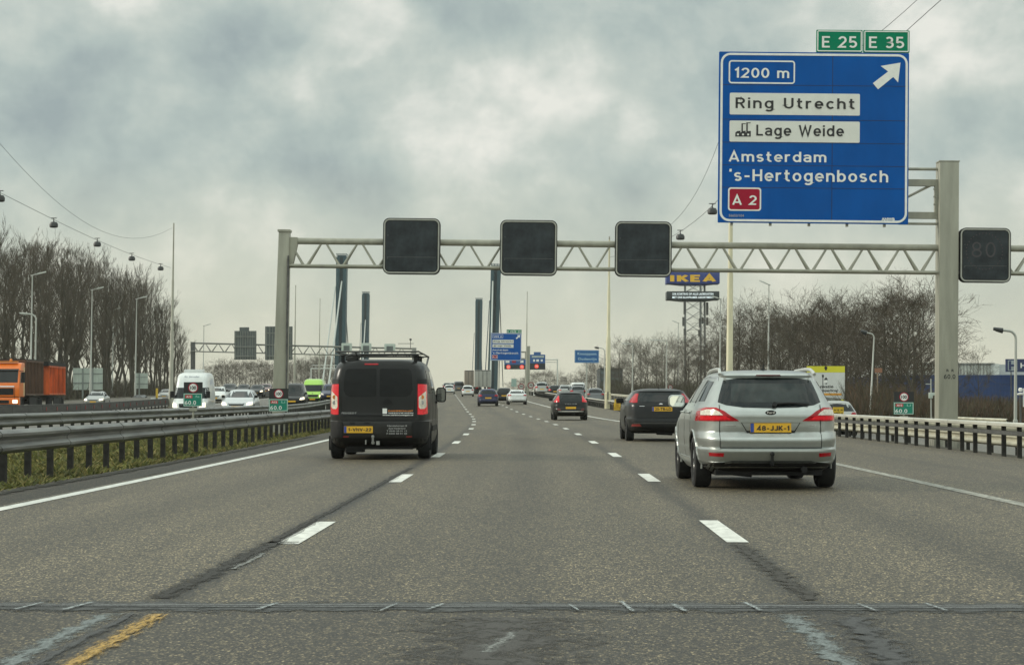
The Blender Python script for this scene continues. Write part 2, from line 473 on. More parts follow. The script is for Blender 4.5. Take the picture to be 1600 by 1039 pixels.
def asphalt(name, seams=(), base=1.0, rough=0.62):
    m = bpy.data.materials.new(name); m.use_nodes = True
    t = m.node_tree; b = t.nodes['Principled BSDF']
    n = t.nodes.new; l = t.links.new
    uv = n('ShaderNodeUVMap'); uv.uv_map = 'road'
    def noise(scale, detail=4, rough=.6):
        mp = n('ShaderNodeMapping'); mp.inputs['Scale'].default_value = scale
        l(uv.outputs[0], mp.inputs[0])
        x = n('ShaderNodeTexNoise'); x.inputs['Scale'].default_value = 1; x.inputs['Detail'].default_value = detail; x.inputs['Roughness'].default_value = rough
        l(mp.outputs[0], x.inputs['Vector'])
        return x.outputs['Fac']
    def ramp(src, stops):
        r = n('ShaderNodeValToRGB')
        r.color_ramp.elements[0].position, r.color_ramp.elements[0].color = stops[0][0], stops[0][1]
        r.color_ramp.elements[1].position, r.color_ramp.elements[1].color = stops[-1][0], stops[-1][1]
        for p_, c_ in stops[1:-1]:
            k = r.color_ramp.elements.new(p_); k.color = c_
        l(src, r.inputs[0])
        return r.outputs[0]
    def mul(a, bb, f=1.0, mode='MULTIPLY'):
        x = n('ShaderNodeMix'); x.data_type = 'RGBA'; x.blend_type = mode
        if isinstance(f, float): x.inputs['Factor'].default_value = f
        else: l(f, x.inputs['Factor'])
        l(a, x.inputs['A'])
        if isinstance(bb, tuple): x.inputs['B'].default_value = bb
        else: l(bb, x.inputs['B'])
        return x.outputs['Result']
    G = lambda c: (c, c, c, 1)
    # loose-textured porous asphalt: individual stones
    mp = n('ShaderNodeMapping'); mp.inputs['Scale'].default_value = (92, 44, 1); l(uv.outputs[0], mp.inputs[0])
    vo = n('ShaderNodeTexVoronoi'); vo.inputs['Scale'].default_value = 1.0; vo.inputs['Randomness'].default_value = 1
    l(mp.outputs[0], vo.inputs['Vector'])
    sep = n('ShaderNodeSeparateColor'); l(vo.outputs['Color'], sep.inputs[0])
    col = ramp(sep.outputs[0], [(0.0, (.024, .021, .016, 1)), (.45, (.060, .053, .039, 1)), (.72, (.112, .098, .066, 1)), (.90, (.225, .19, .118, 1)), (1.0, (.46, .39, .25, 1))])
    col = mul(col, ramp(vo.outputs['Distance'], [(0.25, G(1.15)), (0.75, G(0.45))]))
    col = mul(col, ramp(noise((14, 6, 1), 5, .7), [(.3, G(.76)), (.7, G(1.25))]))
    col = mul(col, ramp(noise((.9, .10, 1), 5), [(.3, G(.76)), (.7, G(1.22))]))
    col = mul(col, ramp(noise((.25, .03, 1), 3), [(.3, G(.88)), (.7, G(1.10))]))
    su = n('ShaderNodeSeparateXYZ'); l(uv.outputs[0], su.inputs[0])
    nz = noise((1.2, .35, 1), 6, .7)
    nz2 = noise((9, 1.6, 1), 5, .7)
    for (uc, w, amt, v0, v1, jit) in seams:
        a = n('ShaderNodeMath'); a.operation = 'SUBTRACT'; l(su.outputs['X'], a.inputs[0]); a.inputs[1].default_value = uc
        j = n('ShaderNodeMath'); j.operation = 'MULTIPLY_ADD'; l(nz, j.inputs[0]); j.inputs[1].default_value = jit; l(a.outputs[0], j.inputs[2])
        s_ = n('ShaderNodeMath'); s_.operation = 'SUBTRACT'; l(j.outputs[0], s_.inputs[0]); s_.inputs[1].default_value = jit * .5
        ab = n('ShaderNodeMath'); ab.operation = 'ABSOLUTE'; l(s_.outputs[0], ab.inputs[0])
        k2 = n('ShaderNodeMath'); k2.operation = 'MULTIPLY_ADD'; l(nz2, k2.inputs[0]); k2.inputs[1].default_value = w * 1.2; l(ab.outputs[0], k2.inputs[2])
        mrr = n('ShaderNodeMapRange'); mrr.interpolation_type = 'SMOOTHSTEP'
        mrr.inputs['From Min'].default_value = w * .6; mrr.inputs['From Max'].default_value = w * 1.7
        mrr.inputs['To Min'].default_value = amt; mrr.inputs['To Max'].default_value = 0
        l(k2.outputs[0], mrr.inputs[0])
        f1 = n('ShaderNodeMapRange'); f1.interpolation_type = 'SMOOTHSTEP'
        f1.inputs['From Min'].default_value = v0; f1.inputs['From Max'].default_value = v1
        f1.inputs['To Min'].default_value = 1; f1.inputs['To Max'].default_value = 0.35
        l(su.outputs['Y'], f1.inputs[0])
        mm = n('ShaderNodeMath'); mm.operation = 'MULTIPLY'; l(mrr.outputs[0], mm.inputs[0]); l(f1.outputs[0], mm.inputs[1])
        col = mul(col, (.22, .215, .20, 1), mm.outputs[0])
    col = mul(col, (base * 1.04, base * .985, base * .905, 1))
    l(col, b.inputs['Base Color'])
    b.inputs['Roughness'].default_value = rough
    b.inputs['Specular IOR Level'].default_value = 0.45
    bu = n('ShaderNodeBump'); bu.inputs['Strength'].default_value = 0.5; bu.inputs['Distance'].default_value = 0.006
    l(vo.outputs['Distance'], bu.inputs['Height']); l(bu.outputs[0], b.inputs['Normal'])
    return m

ROAD = asphalt('asphalt', seams=((-2.06, .17, .97, 30, 110, .16), (1.46, .20, .75, 25, 90, .2), (-3.75, .50, .30, 120, 300, .6), (-.2, .55, .36, 120, 300, .6), (3.2, .55, .28, 120, 300, .6), (-4.9, .25, .2, 60, 200, .5), (-2.9, .25, .15, 60, 200, .5), (-1.0, .3, .15, 60, 200, .5), (.8, .3, .15, 60, 200, .5), (6.6, .3, .35, 60, 120, .6)))
ROADB = asphalt('wet_asphalt', base=0.85, rough=0.42)
SHOULD = asphalt('shoulder_asphalt', base=0.42, rough=0.7)
ROADN = asphalt('older_asphalt', seams=((-2.05, .10, .5, 25, 70, .1), (1.5, .25, .6, 25, 60, .3)), base=0.60)
GRASSM = mat('verge_soil_and_moss', (0.040, 0.043, 0.016), 0.95, 0, 0.6, 2.2, .5)
GRND = mat('brown_winter_ground', (0.050, 0.042, 0.024), 0.95, 0, 0.45, .6, .4)

def ground():
    us = [-1500, -700, -300, -150, -90, -60, -44, -36, -26, -24, -12.2, -10, -8, -6, -3, 0, 3, 6, 9, 9.9, 10.8, 14, 18, 22, 26, 32, 45, 80, 150, 300, 700, 1500]
    vs = list(np.arange(-60, 540, 6.0)) + [600, 700, 850, 1100, 1500, 2200, 3500]
    pts, fs = [], []
    for v in vs:
        for u in us:
            p = W3(u, v, -0.07); pts.append(tuple(p))
    n = len(us)
    for j in range(len(vs) - 1):
        for i in range(n - 1):
            fs.append((j * n + i, j * n + i + 1, (j + 1) * n + i + 1, (j + 1) * n + i))
    me = bpy.data.meshes.new('ground'); me.from_pydata(pts, [], fs); me.materials.append(GRND)
    me.polygons.foreach_set('use_smooth', [True] * len(me.polygons))
    o = bpy.data.objects.new('ground', me); COL.objects.link(o); o['kind'] = 'structure'
ground()

sheet('main_road', -5.62, 8.9, 11.42, 520, 0.0, ROAD, 10)
sheet('older_road_surface', -5.62, 8.9, -20, 11.42, 0.0, ROADN, 10)
sheet('road_shoulder', -6.55, -5.62, -20, 520, -0.004, SHOULD, 2, jag=.06)
sheet('median_verge', -12.6, -6.5, -20, 520, -0.03, GRASSM, 5)
sheet('oncoming_road', -25.0, -12.6, -20, 520, 0.0, ROADB, 6)
sheet('oncoming_parallel_road', -43.0, -27.0, -20, 520, 0.0, ROADB, 6)
sheet('right_parallel_road', 11.6, 19.5, -20, 520, 0.02, ROADB, 4)

def worn(name, col, scale=(16, 5, 1), thr=.5, rough=.6, edge=.25):
    """worn paint or tar: the road shows through where a noise field has eaten it and along its frayed edges"""
    m = mat(name, col, rough, 0, .62, (62, 34, 30), .6)
    t = m.node_tree; n = t.nodes.new; l = t.links.new; b = t.nodes['Principled BSDF']
    uv = n('ShaderNodeUVMap'); uv.uv_map = 'strip'
    mp_ = n('ShaderNodeMapping'); mp_.inputs['Scale'].default_value = scale; l(uv.outputs[0], mp_.inputs[0])
    no = n('ShaderNodeTexNoise'); no.inputs['Scale'].default_value = 1; no.inputs['Detail'].default_value = 7; no.inputs['Roughness'].default_value = .7; l(mp_.outputs[0], no.inputs['Vector'])
    sp = n('ShaderNodeSeparateXYZ'); l(uv.outputs[0], sp.inputs[0])
    a = n('ShaderNodeMath'); a.operation = 'SUBTRACT'; l(sp.outputs['Z' if False else 'X'], a.inputs[0]); a.inputs[1].default_value = 0
    pp = n('ShaderNodeMath'); pp.operation = 'PINGPONG'; l(a.outputs[0], pp.inputs[0]); pp.inputs[1].default_value = .5
    e1 = n('ShaderNodeMapRange'); e1.inputs['From Min'].default_value = 0; e1.inputs['From Max'].default_value = .5; e1.inputs['To Min'].default_value = -edge; e1.inputs['To Max'].default_value = edge * .6; l(pp.outputs[0], e1.inputs[0])
    ad = n('ShaderNodeMath'); ad.operation = 'ADD'; l(no.outputs['Fac'], ad.inputs[0]); l(e1.outputs[0], ad.inputs[1])
    sm = n('ShaderNodeMapRange'); sm.interpolation_type = 'SMOOTHSTEP'; sm.inputs['From Min'].default_value = thr - .11; sm.inputs['From Max'].default_value = thr + .17; l(ad.outputs[0], sm.inputs[0])
    l(sm.outputs[0], b.inputs['Alpha'])
    return m
def strip_uv(me, uvs):
    ul = me.uv_layers.new(name='strip'); li = np.zeros(len(me.loops), dtype=np.int32); me.loops.foreach_get('vertex_index', li)
    ul.data.foreach_set('uv', np.array(uvs, dtype=float)[li].ravel())

LINE = mat('road_line_paint', (0.62, 0.62, 0.57), 0.6, 0, 0.22, (9, 4, 9), .2)
LINEW = mat('worn_road_line_paint', (0.24, 0.235, 0.20), 0.7, 0, 0.6, (14, 4, 9), .2)
def strips(name, segs, m, dz=.005):
    mb = MB()
    for (u, w, v0, v1) in segs:
        st = max(1, int((v1 - v0) / 3)); vv = [v0 + (v1 - v0) * i / st for i in range(st + 1)]
        for a, b in zip(vv[:-1], vv[1:]):
            mb.add([W3(u - w / 2, a, dz), W3(u + w / 2, a, dz), W3(u + w / 2, b, dz), W3(u - w / 2, b, dz)], [(0, 1, 2, 3)])
    o = mb.build(name, m); o['kind'] = 'structure'
    return o
d = []
for i in range(0, 38):
    v = 16.3 + 12 * i
    d.append((-1.94, .17, v, v + 2.95)); d.append((1.50, .17, v + .25, v + 3.2))
strips('lane_markings', d, LINE)
strips('left_edge_line', [(-5.42, .17, -20, 500)], LINE)
strips('right_edge_line', [(5.0, .17, -20, 60)], LINEW)
strips('right_edge_line', [(5.0, .16, 60, 500)], LINE)
strips('oncoming_lane_markings', [(-13.1, .18, 0, 500), (-24.5, .18, 0, 500)] + [(u, .15, 20 + 12 * i, 23 + 12 * i) for i in range(36) for u in (-16.5, -20.1)], LINE)
strips('parallel_lane_markings', [(12.2, .15, 0, 400), (18.9, .15, 0, 400), (-28, .15, 0, 400), (-42, .15, 0, 400)], LINE, .03)

# expansion joint across the carriageway
def joint_mat():
    m = mat('joint_compound', (0.085, 0.088, 0.085), 0.5, 0, 0.35, (2.0, 26, 6), .25)
    return m
JM = worn('joint_compound', (0.040, 0.041, 0.038), (5, 6, 1), .42, .6, .34)
STEEL = worn('worn_joint_steel', (0.30, 0.31, 0.30), (3, 2.2, 1), .50, .40, .25)
TICK = worn('joint_chalk_paint', (0.30, 0.33, 0.33), (3, 14, 1), .50, .6, .2)
def ragged_strip(name, u0, u1, v0, v1, n, jag, seed, m, dz, slant=0.0):
    """frayed strip running along the road"""
    r = random.Random(seed); vs, uv, fs = [], [], []
    for i in range(n + 1):
        f = i / n; v = v0 + (v1 - v0) * f
        a_, b_ = u0 + slant * f + r.uniform(-jag, jag), u1 + slant * f + r.uniform(-jag, jag)
        for j in range(5):
            vs.append(W3(a_ + (b_ - a_) * j / 4, v, dz)); uv.append((j / 4, seed + v))
    for i in range(n):
        for j in range(4): fs.append((i * 5 + j, i * 5 + j + 1, i * 5 + j + 6, i * 5 + j + 5))
    me = bpy.data.meshes.new(name); me.from_pydata([tuple(p) for p in vs], [], fs); me.materials.append(m); strip_uv(me, uv)
    o = bpy.data.objects.new(name, me); COL.objects.link(o); o['kind'] = 'structure'
    return o
def cross_strip(name, v0, v1, m, dz, u0=-5.62, u1=8.9, jag=.0, seed=0, slope=.006):
    """frayed strip running across the road"""
    r = random.Random(seed); vs, uv, fs = [], [], []; n = 60
    for i in range(n + 1):
        u = u0 + (u1 - u0) * i / n; a_, b_ = v0 + r.uniform(-jag, jag) - slope * u, v1 + r.uniform(-jag, jag) - slope * u
        for j in range(5):
            vs.append(W3(u, a_ + (b_ - a_) * j / 4, dz)); uv.append((j / 4, seed + u))
    for i in range(n):
        for j in range(4): fs.append((i * 5 + j, i * 5 + j + 1, i * 5 + j + 6, i * 5 + j + 5))
    me = bpy.data.meshes.new(name); me.from_pydata([tuple(p) for p in vs], [], fs); me.materials.append(m); strip_uv(me, uv)
    o = bpy.data.objects.new(name, me); COL.objects.link(o); o['kind'] = 'structure'
cross_strip('expansion_joint', 10.96, 11.92, JM, .004, jag=.05, seed=1)
cross_strip('joint_rubber_gap', 11.385, 11.445, worn('joint_rubber', (.012, .012, .012), (2, 3, 1), .30, .6, .2), .007, jag=.006, seed=2)
cross_strip('joint_steel_edge', 11.34, 11.385, STEEL, .010, jag=.006, seed=3)
cross_strip('joint_steel_edge', 11.45, 11.485, STEEL, .010, jag=.005, seed=4)
rng = random.Random(3)
mb = MB(); tuv = []
for i in range(24):
    u = -5.3 + i * .318 + rng.uniform(-.05, .05)
    s_ = .045 if u < 0 else -.03
    a, b = (11.12 + rng.uniform(0, .12), 11.72 - rng.uniform(0, .25))
    if rng.random() < .85:
        w = rng.uniform(.010, .020)
        mb.add([W3(u - s_ - w, a, .014), W3(u - s_ + w, a, .014), W3(u + s_ * .4 + w, b, .014), W3(u + s_ * .4 - w, b, .014)], [(0, 1, 2, 3)])
        tuv += [(.2, u), (.8, u), (.8, u + .6), (.2, u + .6)]
me = bpy.data.meshes.new('joint_markings'); me.from_pydata(mb.v, [], mb.f); me.materials.append(TICK); strip_uv(me, tuv)
o = bpy.data.objects.new('joint_markings', me); COL.objects.link(o); o['kind'] = 'structure'
# old sealing tape, worn yellow line, patched seams
SEALB = worn('blue_grey_sealant', (0.125, 0.145, 0.14), (4, 5, 1), .47, .45, .22)
SEALD = worn('black_sealant', (0.022, 0.021, 0.019), (4, 5, 1), .47, .5, .22)
YEL = worn('worn_yellow_line_paint', (0.38, 0.23, 0.045), (7, 6, 1), .47, .6, .16)
CRACK = worn('broken_seam', (0.020, 0.018, 0.014), (4.5, 5.0, 1), .50, .8, .30)
SCUFF = worn('pale_scuff', (0.20, 0.205, 0.19), (4, 7, 1), .55, .6, .25)
ragged_strip('seam_sealant', -2.34, -2.13, 8.0, 11.06, 22, .022, 1, SEALB, .004)
ragged_strip('seam_sealant', -2.17, -2.05, 8.0, 11.06, 22, .014, 2, SEALD, .006)
ragged_strip('worn_yellow_line', -2.04, -1.88, 8.0, 11.0, 30, .012, 4, YEL, .008)
ragged_strip('seam_sealant', 1.12, 1.36, 8.0, 11.06, 30, .04, 6, SEALB, .004, .03)
ragged_strip('seam_sealant', 1.32, 1.62, 8.2, 10.9, 26, .05, 8, SEALD, .006, .08)
ragged_strip('pale_scuff', -.34, -.16, 9.4, 10.2, 8, .02, 9, SCUFF, .004, .12)
ragged_strip('pale_scuff', -2.06, -1.94, 13.9, 15.3, 10, .012, 12, SCUFF, .008, .02)
ragged_strip('broken_seam', -2.28, -1.96, 11.9, 16.6, 40, .03, 13, CRACK, .005, .06)
ragged_strip('broken_seam', -2.18, -2.0, 16.4, 34, 60, .02, 14, CRACK, .005, .02)
ragged_strip('broken_seam', 1.30, 1.66, 11.85, 16.3, 40, .03, 15, worn('faint_seam', (.036, .032, .025), (4, 4.5, 1), .54, .8, .35), .005, .0)
ragged_strip('oil_stain', -.9, .5, 8.6, 10.9, 14, .1, 16, worn('brown_stain', (.034, .029, .022), (5, 6, 1), .60, .6, .25), .003)
ragged_strip('oil_stain', 1.9, 4.2, 8.6, 11.0, 14, .1, 17, worn('brown_stain', (.030, .026, .020)), .003)
# dirt and moss along the shoulder edge
EDGED = worn('shoulder_dirt', (0.020, 0.020, 0.013), (3, 1.6, 1), .47, .95, .25)
for i in range(16):
    v = 19 + i * 2.7
    ragged_strip('shoulder_dirt', -6.50, -6.10, v, v + 2.69, 10, .03, 50 + i, EDGED, .006)

# leaf-thin grass of the median, blade by blade
def grass(name, u0, u1, v0, v1, n, m, seed, hmax=.28):
    r = random.Random(seed); mb = MB()
    for _ in range(n):
        u, v = r.uniform(u0, u1), v0 + (v1 - v0) * r.random() ** 1.6
        p = W3(u, v, -.03); h = r.uniform(.03, hmax) * (.45 + .75 * abs(math.sin(u * 3.1 + 1.3 * math.sin(v * .9)) * math.cos(v * .71 + u))); a = r.uniform(0, 6.28); w = r.uniform(.008, .02)
        dx, dy = math.cos(a), math.sin(a); lx, ly = r.uniform(-.12, .12), r.uniform(-.12, .12)
        mb.add([p + Vector((-dx * w, -dy * w, 0)), p + Vector((dx * w, dy * w, 0)), p + Vector((lx * .4 + dx * w * .6, ly * .4 + dy * w * .6, h * .6)), p + Vector((lx, ly, h))], [(0, 1, 2, 3)], r.randrange(3))
    me = bpy.data.meshes.new(name); me.from_pydata(mb.v, [], mb.f)
    for q in m: me.materials.append(q)
    me.polygons.foreach_set('material_index', mb.m)
    o = bpy.data.objects.new(name, me); COL.objects.link(o); o['kind'] = 'stuff'
    tag(o, 'short green and yellowed grass between the median guardrails', 'grass')
GB = [mat('grass_green', (.115, .122, .022), .8, 0, .5, 1.2), mat('grass_yellowed', (.19, .16, .045), .8, 0, .5, 1.2), mat('grass_dark', (.07, .078, .018), .8, 0, .5, 1.2)]
grass('median_grass', -11.8, -6.5, 23, 100, 90000, GB, 11, .15)

# ------------------------------------------------------------------ guardrails
def sweep(prof_pts, u, v0, v1, step, o0, mi=0, mb=None, flip=1):
    """sweep a closed (lateral, height) profile along the road, in the space of the point o0"""
    mb = mb or MB()
    n = len(prof_pts); vs, fs = [], []
    vv = list(np.arange(v0, v1, step)) + [v1]
    for v in vv:
        b = W3(u, v) - o0; h = hdg(v)
        for (a, z) in prof_pts:
            vs.append((b.x + a * flip, b.y + a * flip * h, b.z + z))
    for j in range(len(vv) - 1):
        for i in range(n):
            fs.append((j * n + i, j * n + (i + 1) % n, (j + 1) * n + (i + 1) % n, (j + 1) * n + i))
    fs.append(tuple(range(n))); fs.append(tuple(range((len(vv) - 1) * n, len(vv) * n)))
    mb.add(vs, fs, mi)
    return mb

WB = [(0, .75), (.035, .745), (.085, .70), (.085, .665), (.03, .615), (.03, .575), (.085, .525), (.085, .49), (.035, .445), (0, .44),
      (-.012, .445), (.02, .46), (.065, .495), (.065, .52), (.012, .575), (.012, .615), (.065, .665), (.065, .695), (.02, .73), (-.012, .74)]
def guardrail(label, u, v0, v1, side, beams, post_m, spacing=1.333, cat='guardrail', step=4.0, nposts=95, both=False, group=None, pz=.70, pw=.042):
    o0 = W3(u, v0)
    t = thing('guardrail', label, cat, o0, 0, group)
    for (name, pr, m) in beams:
        o = sweep(pr, u, v0, v1, step, o0, flip=side).build(name, m, t, 35)
    sp = MB(); v = v0 + 1.0
    while v < min(v1, v0 + 130):
        pr = beams[0][1]; cz = sum(z for _, z in pr) / len(pr)
        sweep([(a * 1.02 + .007, cz + (z - cz) * 1.035) for a, z in pr], u, v, v + .32, .32, o0, 0, sp, side)
        v += 4.0
    o = sp.build('splice_plates', beams[0][2], t, 35); o['kind'] = 'stuff'
    pm = MB(); pm.box(-pw, pw, -.035, .035, -.08, pz); pme = pm.mesh('post', post_m)
    far = MB(); i = 0; v = v0 + .3
    while v < v1 - .2:
        p = W3(u, v) - o0
        if i < nposts:
            o = bpy.data.objects.new('post', pme); link(o, t); o.location = p + Vector((-side * (pw + .012), 0, 0)); o.rotation_euler = (0, 0, -hdg(v))
        else:
            far.box(p.x - pw, p.x + pw, p.y - .035, p.y + .035, p.z - .08, p.z + pz)
        i += 1; v += spacing
    if far.v:
        o = far.build('distant_posts', post_m, t); o['kind'] = 'stuff'
    return t

BEAML = mat('weathered_guardrail_beam', (0.15, 0.15, 0.138), 0.42, 0.5, 0.5, (1.5, .5, 9), .15)
POSTD = mat('dark_guardrail_post', (0.038, 0.036, 0.032), 0.75, 0.1, 0.4, 6, spec=.2)
TOPC = [(-.10, .72), (-.10, .75), (.13, .745), (.13, .70), (.10, .685), (.10, .715)]
guardrail('steel guardrail with dark posts in mossy grass along the left lane', -6.9, 22, 330, 1, [('beam', [(a, z - .045) for a, z in WB], BEAML)], POSTD, pz=.66)
guardrail('second steel guardrail of the median, on its far side by the oncoming lanes', -12.2, 30, 330, 1, [('beam', WB, BEAML)], POSTD)
BEAMF = mat('dark_wet_guardrail_beam', (0.04, 0.04, 0.036), 0.55, 0.2, 0.5, (2, .8, 6), .1)
guardrail('long dark guardrail between the two oncoming carriageways', -26.0, 86, 420, 1, [('beam', [(0, .70), (.08, .70), (.10, .42), (.08, .20), (0, .20)], BEAMF), ('cap_rail', [(-.05, .71), (-.05, .75), (.13, .75), (.13, .71)], GALVD)], POSTD, 2.0, nposts=90)
# red reflectors on that rail
RB = MB()
o0 = W3(-26, 86)
for i in range(26):
    v = 120 + i * 3.2; p = W3(-26, v) - o0
    RB.box(p.x + .105, p.x + .13, p.y - .06, p.y + .06, p.z + .38, p.z + .60)
REFL = mat('red_reflector', (.30, .02, .02), .4)
for ob in COL.objects:
    if ob.name.startswith('guardrail') and ob.parent is None and 'between the two oncoming' in ob.get('label', ''):
        o = RB.build('reflector_studs', REFL, ob); o['kind'] = 'stuff'
# right hand side: high box beam, low rub rail, dark posts; a lower cream rail behind it
HI = [(-.09, .555), (-.09, .635), (-.03, .645), (.10, .64), (.12, .625), (.12, .575), (.10, .565), (.095, .585)]
BK_ = [(-.42, .38), (-.42, .60), (-.39, .60), (-.36, .55), (-.36, .44), (-.39, .38)]
LO = [(0, .405), (0, .475), (.06, .485), (.085, .475), (.085, .405), (.06, .395)]
BEAMR = mat('cream_guardrail_beam', (0.50, 0.49, 0.42), 0.42, 0.15, 0.22, (2, .7, 8), .1)
guardrail('tall steel guardrail with cream box beam and dark posts beside the right hand shoulder', 9.1, 34, 330, -1, [('box_beam', HI, BEAMR), ('back_beam', BK_, GALVC), ('rub_rail', LO, GALVD)], POSTD, 1.333, pz=.60)
guardrail('lower cream guardrail seen through the posts of the tall one', 10.9, 46, 260, -1, [('beam', [(.01 + a, z + .06) for a, z in WB], GALVC)], POSTD, 2.66, nposts=60)
guardrail('far guardrail on the brown verge beyond the right parallel road', 20.4, 90, 330, -1, [('beam', WB, GALVC)], POSTD, 2.66, nposts=60)

# ------------------------------------------------------------------ main gantry
def truss(mb, x0, x1, zt, zb, depth, period, rt, rb, rd, y=0.0):
    mb.tube((x0, y, zt), (x1, y, zt), rt, n=12)
    for yy in (y - depth / 2, y + depth / 2): mb.tube((x0, yy, zb), (x1, yy, zb), rb, n=8)
    n = int(round((x1 - x0) / period)); p = (x1 - x0) / n
    for i in range(n):
        a = x0 + p * i
        for yy in (y - depth / 2, y + depth / 2):
            mb.tube((a + .04, y, zt), (a + p / 2 - .05, yy, zb), rd, n=6); mb.tube((a + p / 2 + .05, yy, zb), (a + p - .04, y, zt), rd, n=6)

GZ = 68.0
gc = P(960, 622, GZ)
def GP(px, py):                      # point on the gantry plane, in the leaning gantry frame
    q = P(px, py, GZ)
    d_ = q - Vector((gc.x, GZ, 0)); c_, s_ = math.cos(LEAN), math.sin(LEAN)
    return (d_.x * c_ - d_.z * s_, d_.x * s_ + d_.z * c_)
GL = Vector((gc.x, GZ, 0))
gan = thing('overhead_gantry', 'cream steel lattice gantry spanning the motorway lanes just ahead', 'gantry', GL, 0, None, LEAN)
xl, zt = GP(450, 375); xr, _ = GP(1466, 388); _, zb = GP(960, 421); _, zt = GP(960, 382)
mb = MB(); truss(mb, xl, xr - .02, zt, zb, .42, 1.178, .105, .052, .034)
mb.build('lattice_beam', CREAM, gan, 40)
# left post: tapered box with a gusset
def taper_post(name, xb, xt, wb, wt, db, dt, z0, z1, m, parent):
    mb = MB()
    mb.add([(xb - wb / 2, -db / 2, z0), (xb + wb / 2, -db / 2, z0), (xb + wb / 2, db / 2, z0), (xb - wb / 2, db / 2, z0),
            (xt - wt / 2, -dt / 2, z1), (xt + wt / 2, -dt / 2, z1), (xt + wt / 2, dt / 2, z1), (xt - wt / 2, dt / 2, z1)],
           [(0, 3, 2, 1), (4, 5, 6, 7), (0, 1, 5, 4), (1, 2, 6, 5), (2, 3, 7, 6), (3, 0, 4, 7)])
    return bevel(mb.build(name, m, parent), .03, 2)
xb, _ = GP(437, 640); xt, zpt = GP(445, 362)
lp = taper_post('post', xb, xt, .46, .34, .55, .45, -.1, zpt, CREAM, gan)
mb = MB(); mb.box(xt - .20, xt + .20, -.26, .26, zpt - .02, zpt + .05); mb.prism([(xt + .16, zt + .12), (xt + .42, zt + .11), (xt + .42, zt - .11), (xt + .30, zb + .1), (xt + .17, zb - .08)], -.12, .12)
mb.build('post_cap', CREAM, lp)
mb = MB(); mb.box(xb + .2, xb + .26, -.30, -.2, 2.4, 5.4); mb.tube((xb + .24, -.31, .2), (xb + .24, -.31, 5.5), .03)
mb.build('cable_duct', GALVD, lp)
# right post carries the big sign
xa, zpr = GP(1466, 254); xb2, _ = GP(1496, 254)
mb = MB(); mb.box(xa, xb2, -.3, .42, .45, zpr)
rp = bevel(mb.build('post', CREAM, gan), .025)
mb = MB(); mb.box(xa - .02, xb2 + .02, -.31, .31, zpr - .005, zpr + .03); mb.build('post_cap', CREAM, rp)
mb = MB(); mb.box(xa - .16, xb2 + .18, -.42, .52, -.6, .45)
CONC = mat('stained_concrete', (0.22, 0.215, 0.175), .85, 0, .45, (5, 5, 2), .3)
bevel(mb.build('concrete_base', CONC, rp), .03)
a_, b_ = GP(1472, 592), GP(1490, 585)
roadtext('60.0', a_[0], b_[0], a_[1], b_[1], -.306, INK, rp)
a_, b_ = GP(1476, 581), GP(1488, 577)
text('R  R', a_[0], b_[0], a_[1], b_[1], -.306, INK, rp, bold=.03)
xr2, _ = GP(1640, 400); mb = MB(); truss(mb, xb2 + .01, xr2 + 3, zt, zb, .42, 1.178, .105, .052, .034); mb.build('lattice_beam', CREAM, gan, 40)
# sign brackets from the post
mb = MB()
for (ya, yb, kind_) in ((261, 267, 0), (280, 291, 1), (331, 342, 1), (347, 352, 0)):
    x0, z1 = GP(1405, ya); x1, z0 = GP(1470, yb)
    if kind_: mb.box(x0, xa + .02, .02, .20, z0, z1)
    else: mb.tube((x0, .1, (z0 + z1) / 2), (xa + .02, .1, (z0 + z1) / 2), (z1 - z0) / 2.2, n=10)
x0, z0 = GP(1412, 311); x1, z1 = GP(1456, 289); mb.tube((x0, .11, z0), (x1, .11, z1), .04)
x0, z0 = GP(1461, 335); x1, z1 = GP(1472, 285); mb.box(x0, xa + .02, .0, .22, z0, z1)
for py in (297, 309, 321):
    x0, z0 = GP(1460, py); mb.box(x0 - .03, xa + .02, -.012, .03, z0, z0 + .05)
mb.build('sign_bracket', CREAM, rp, 40)

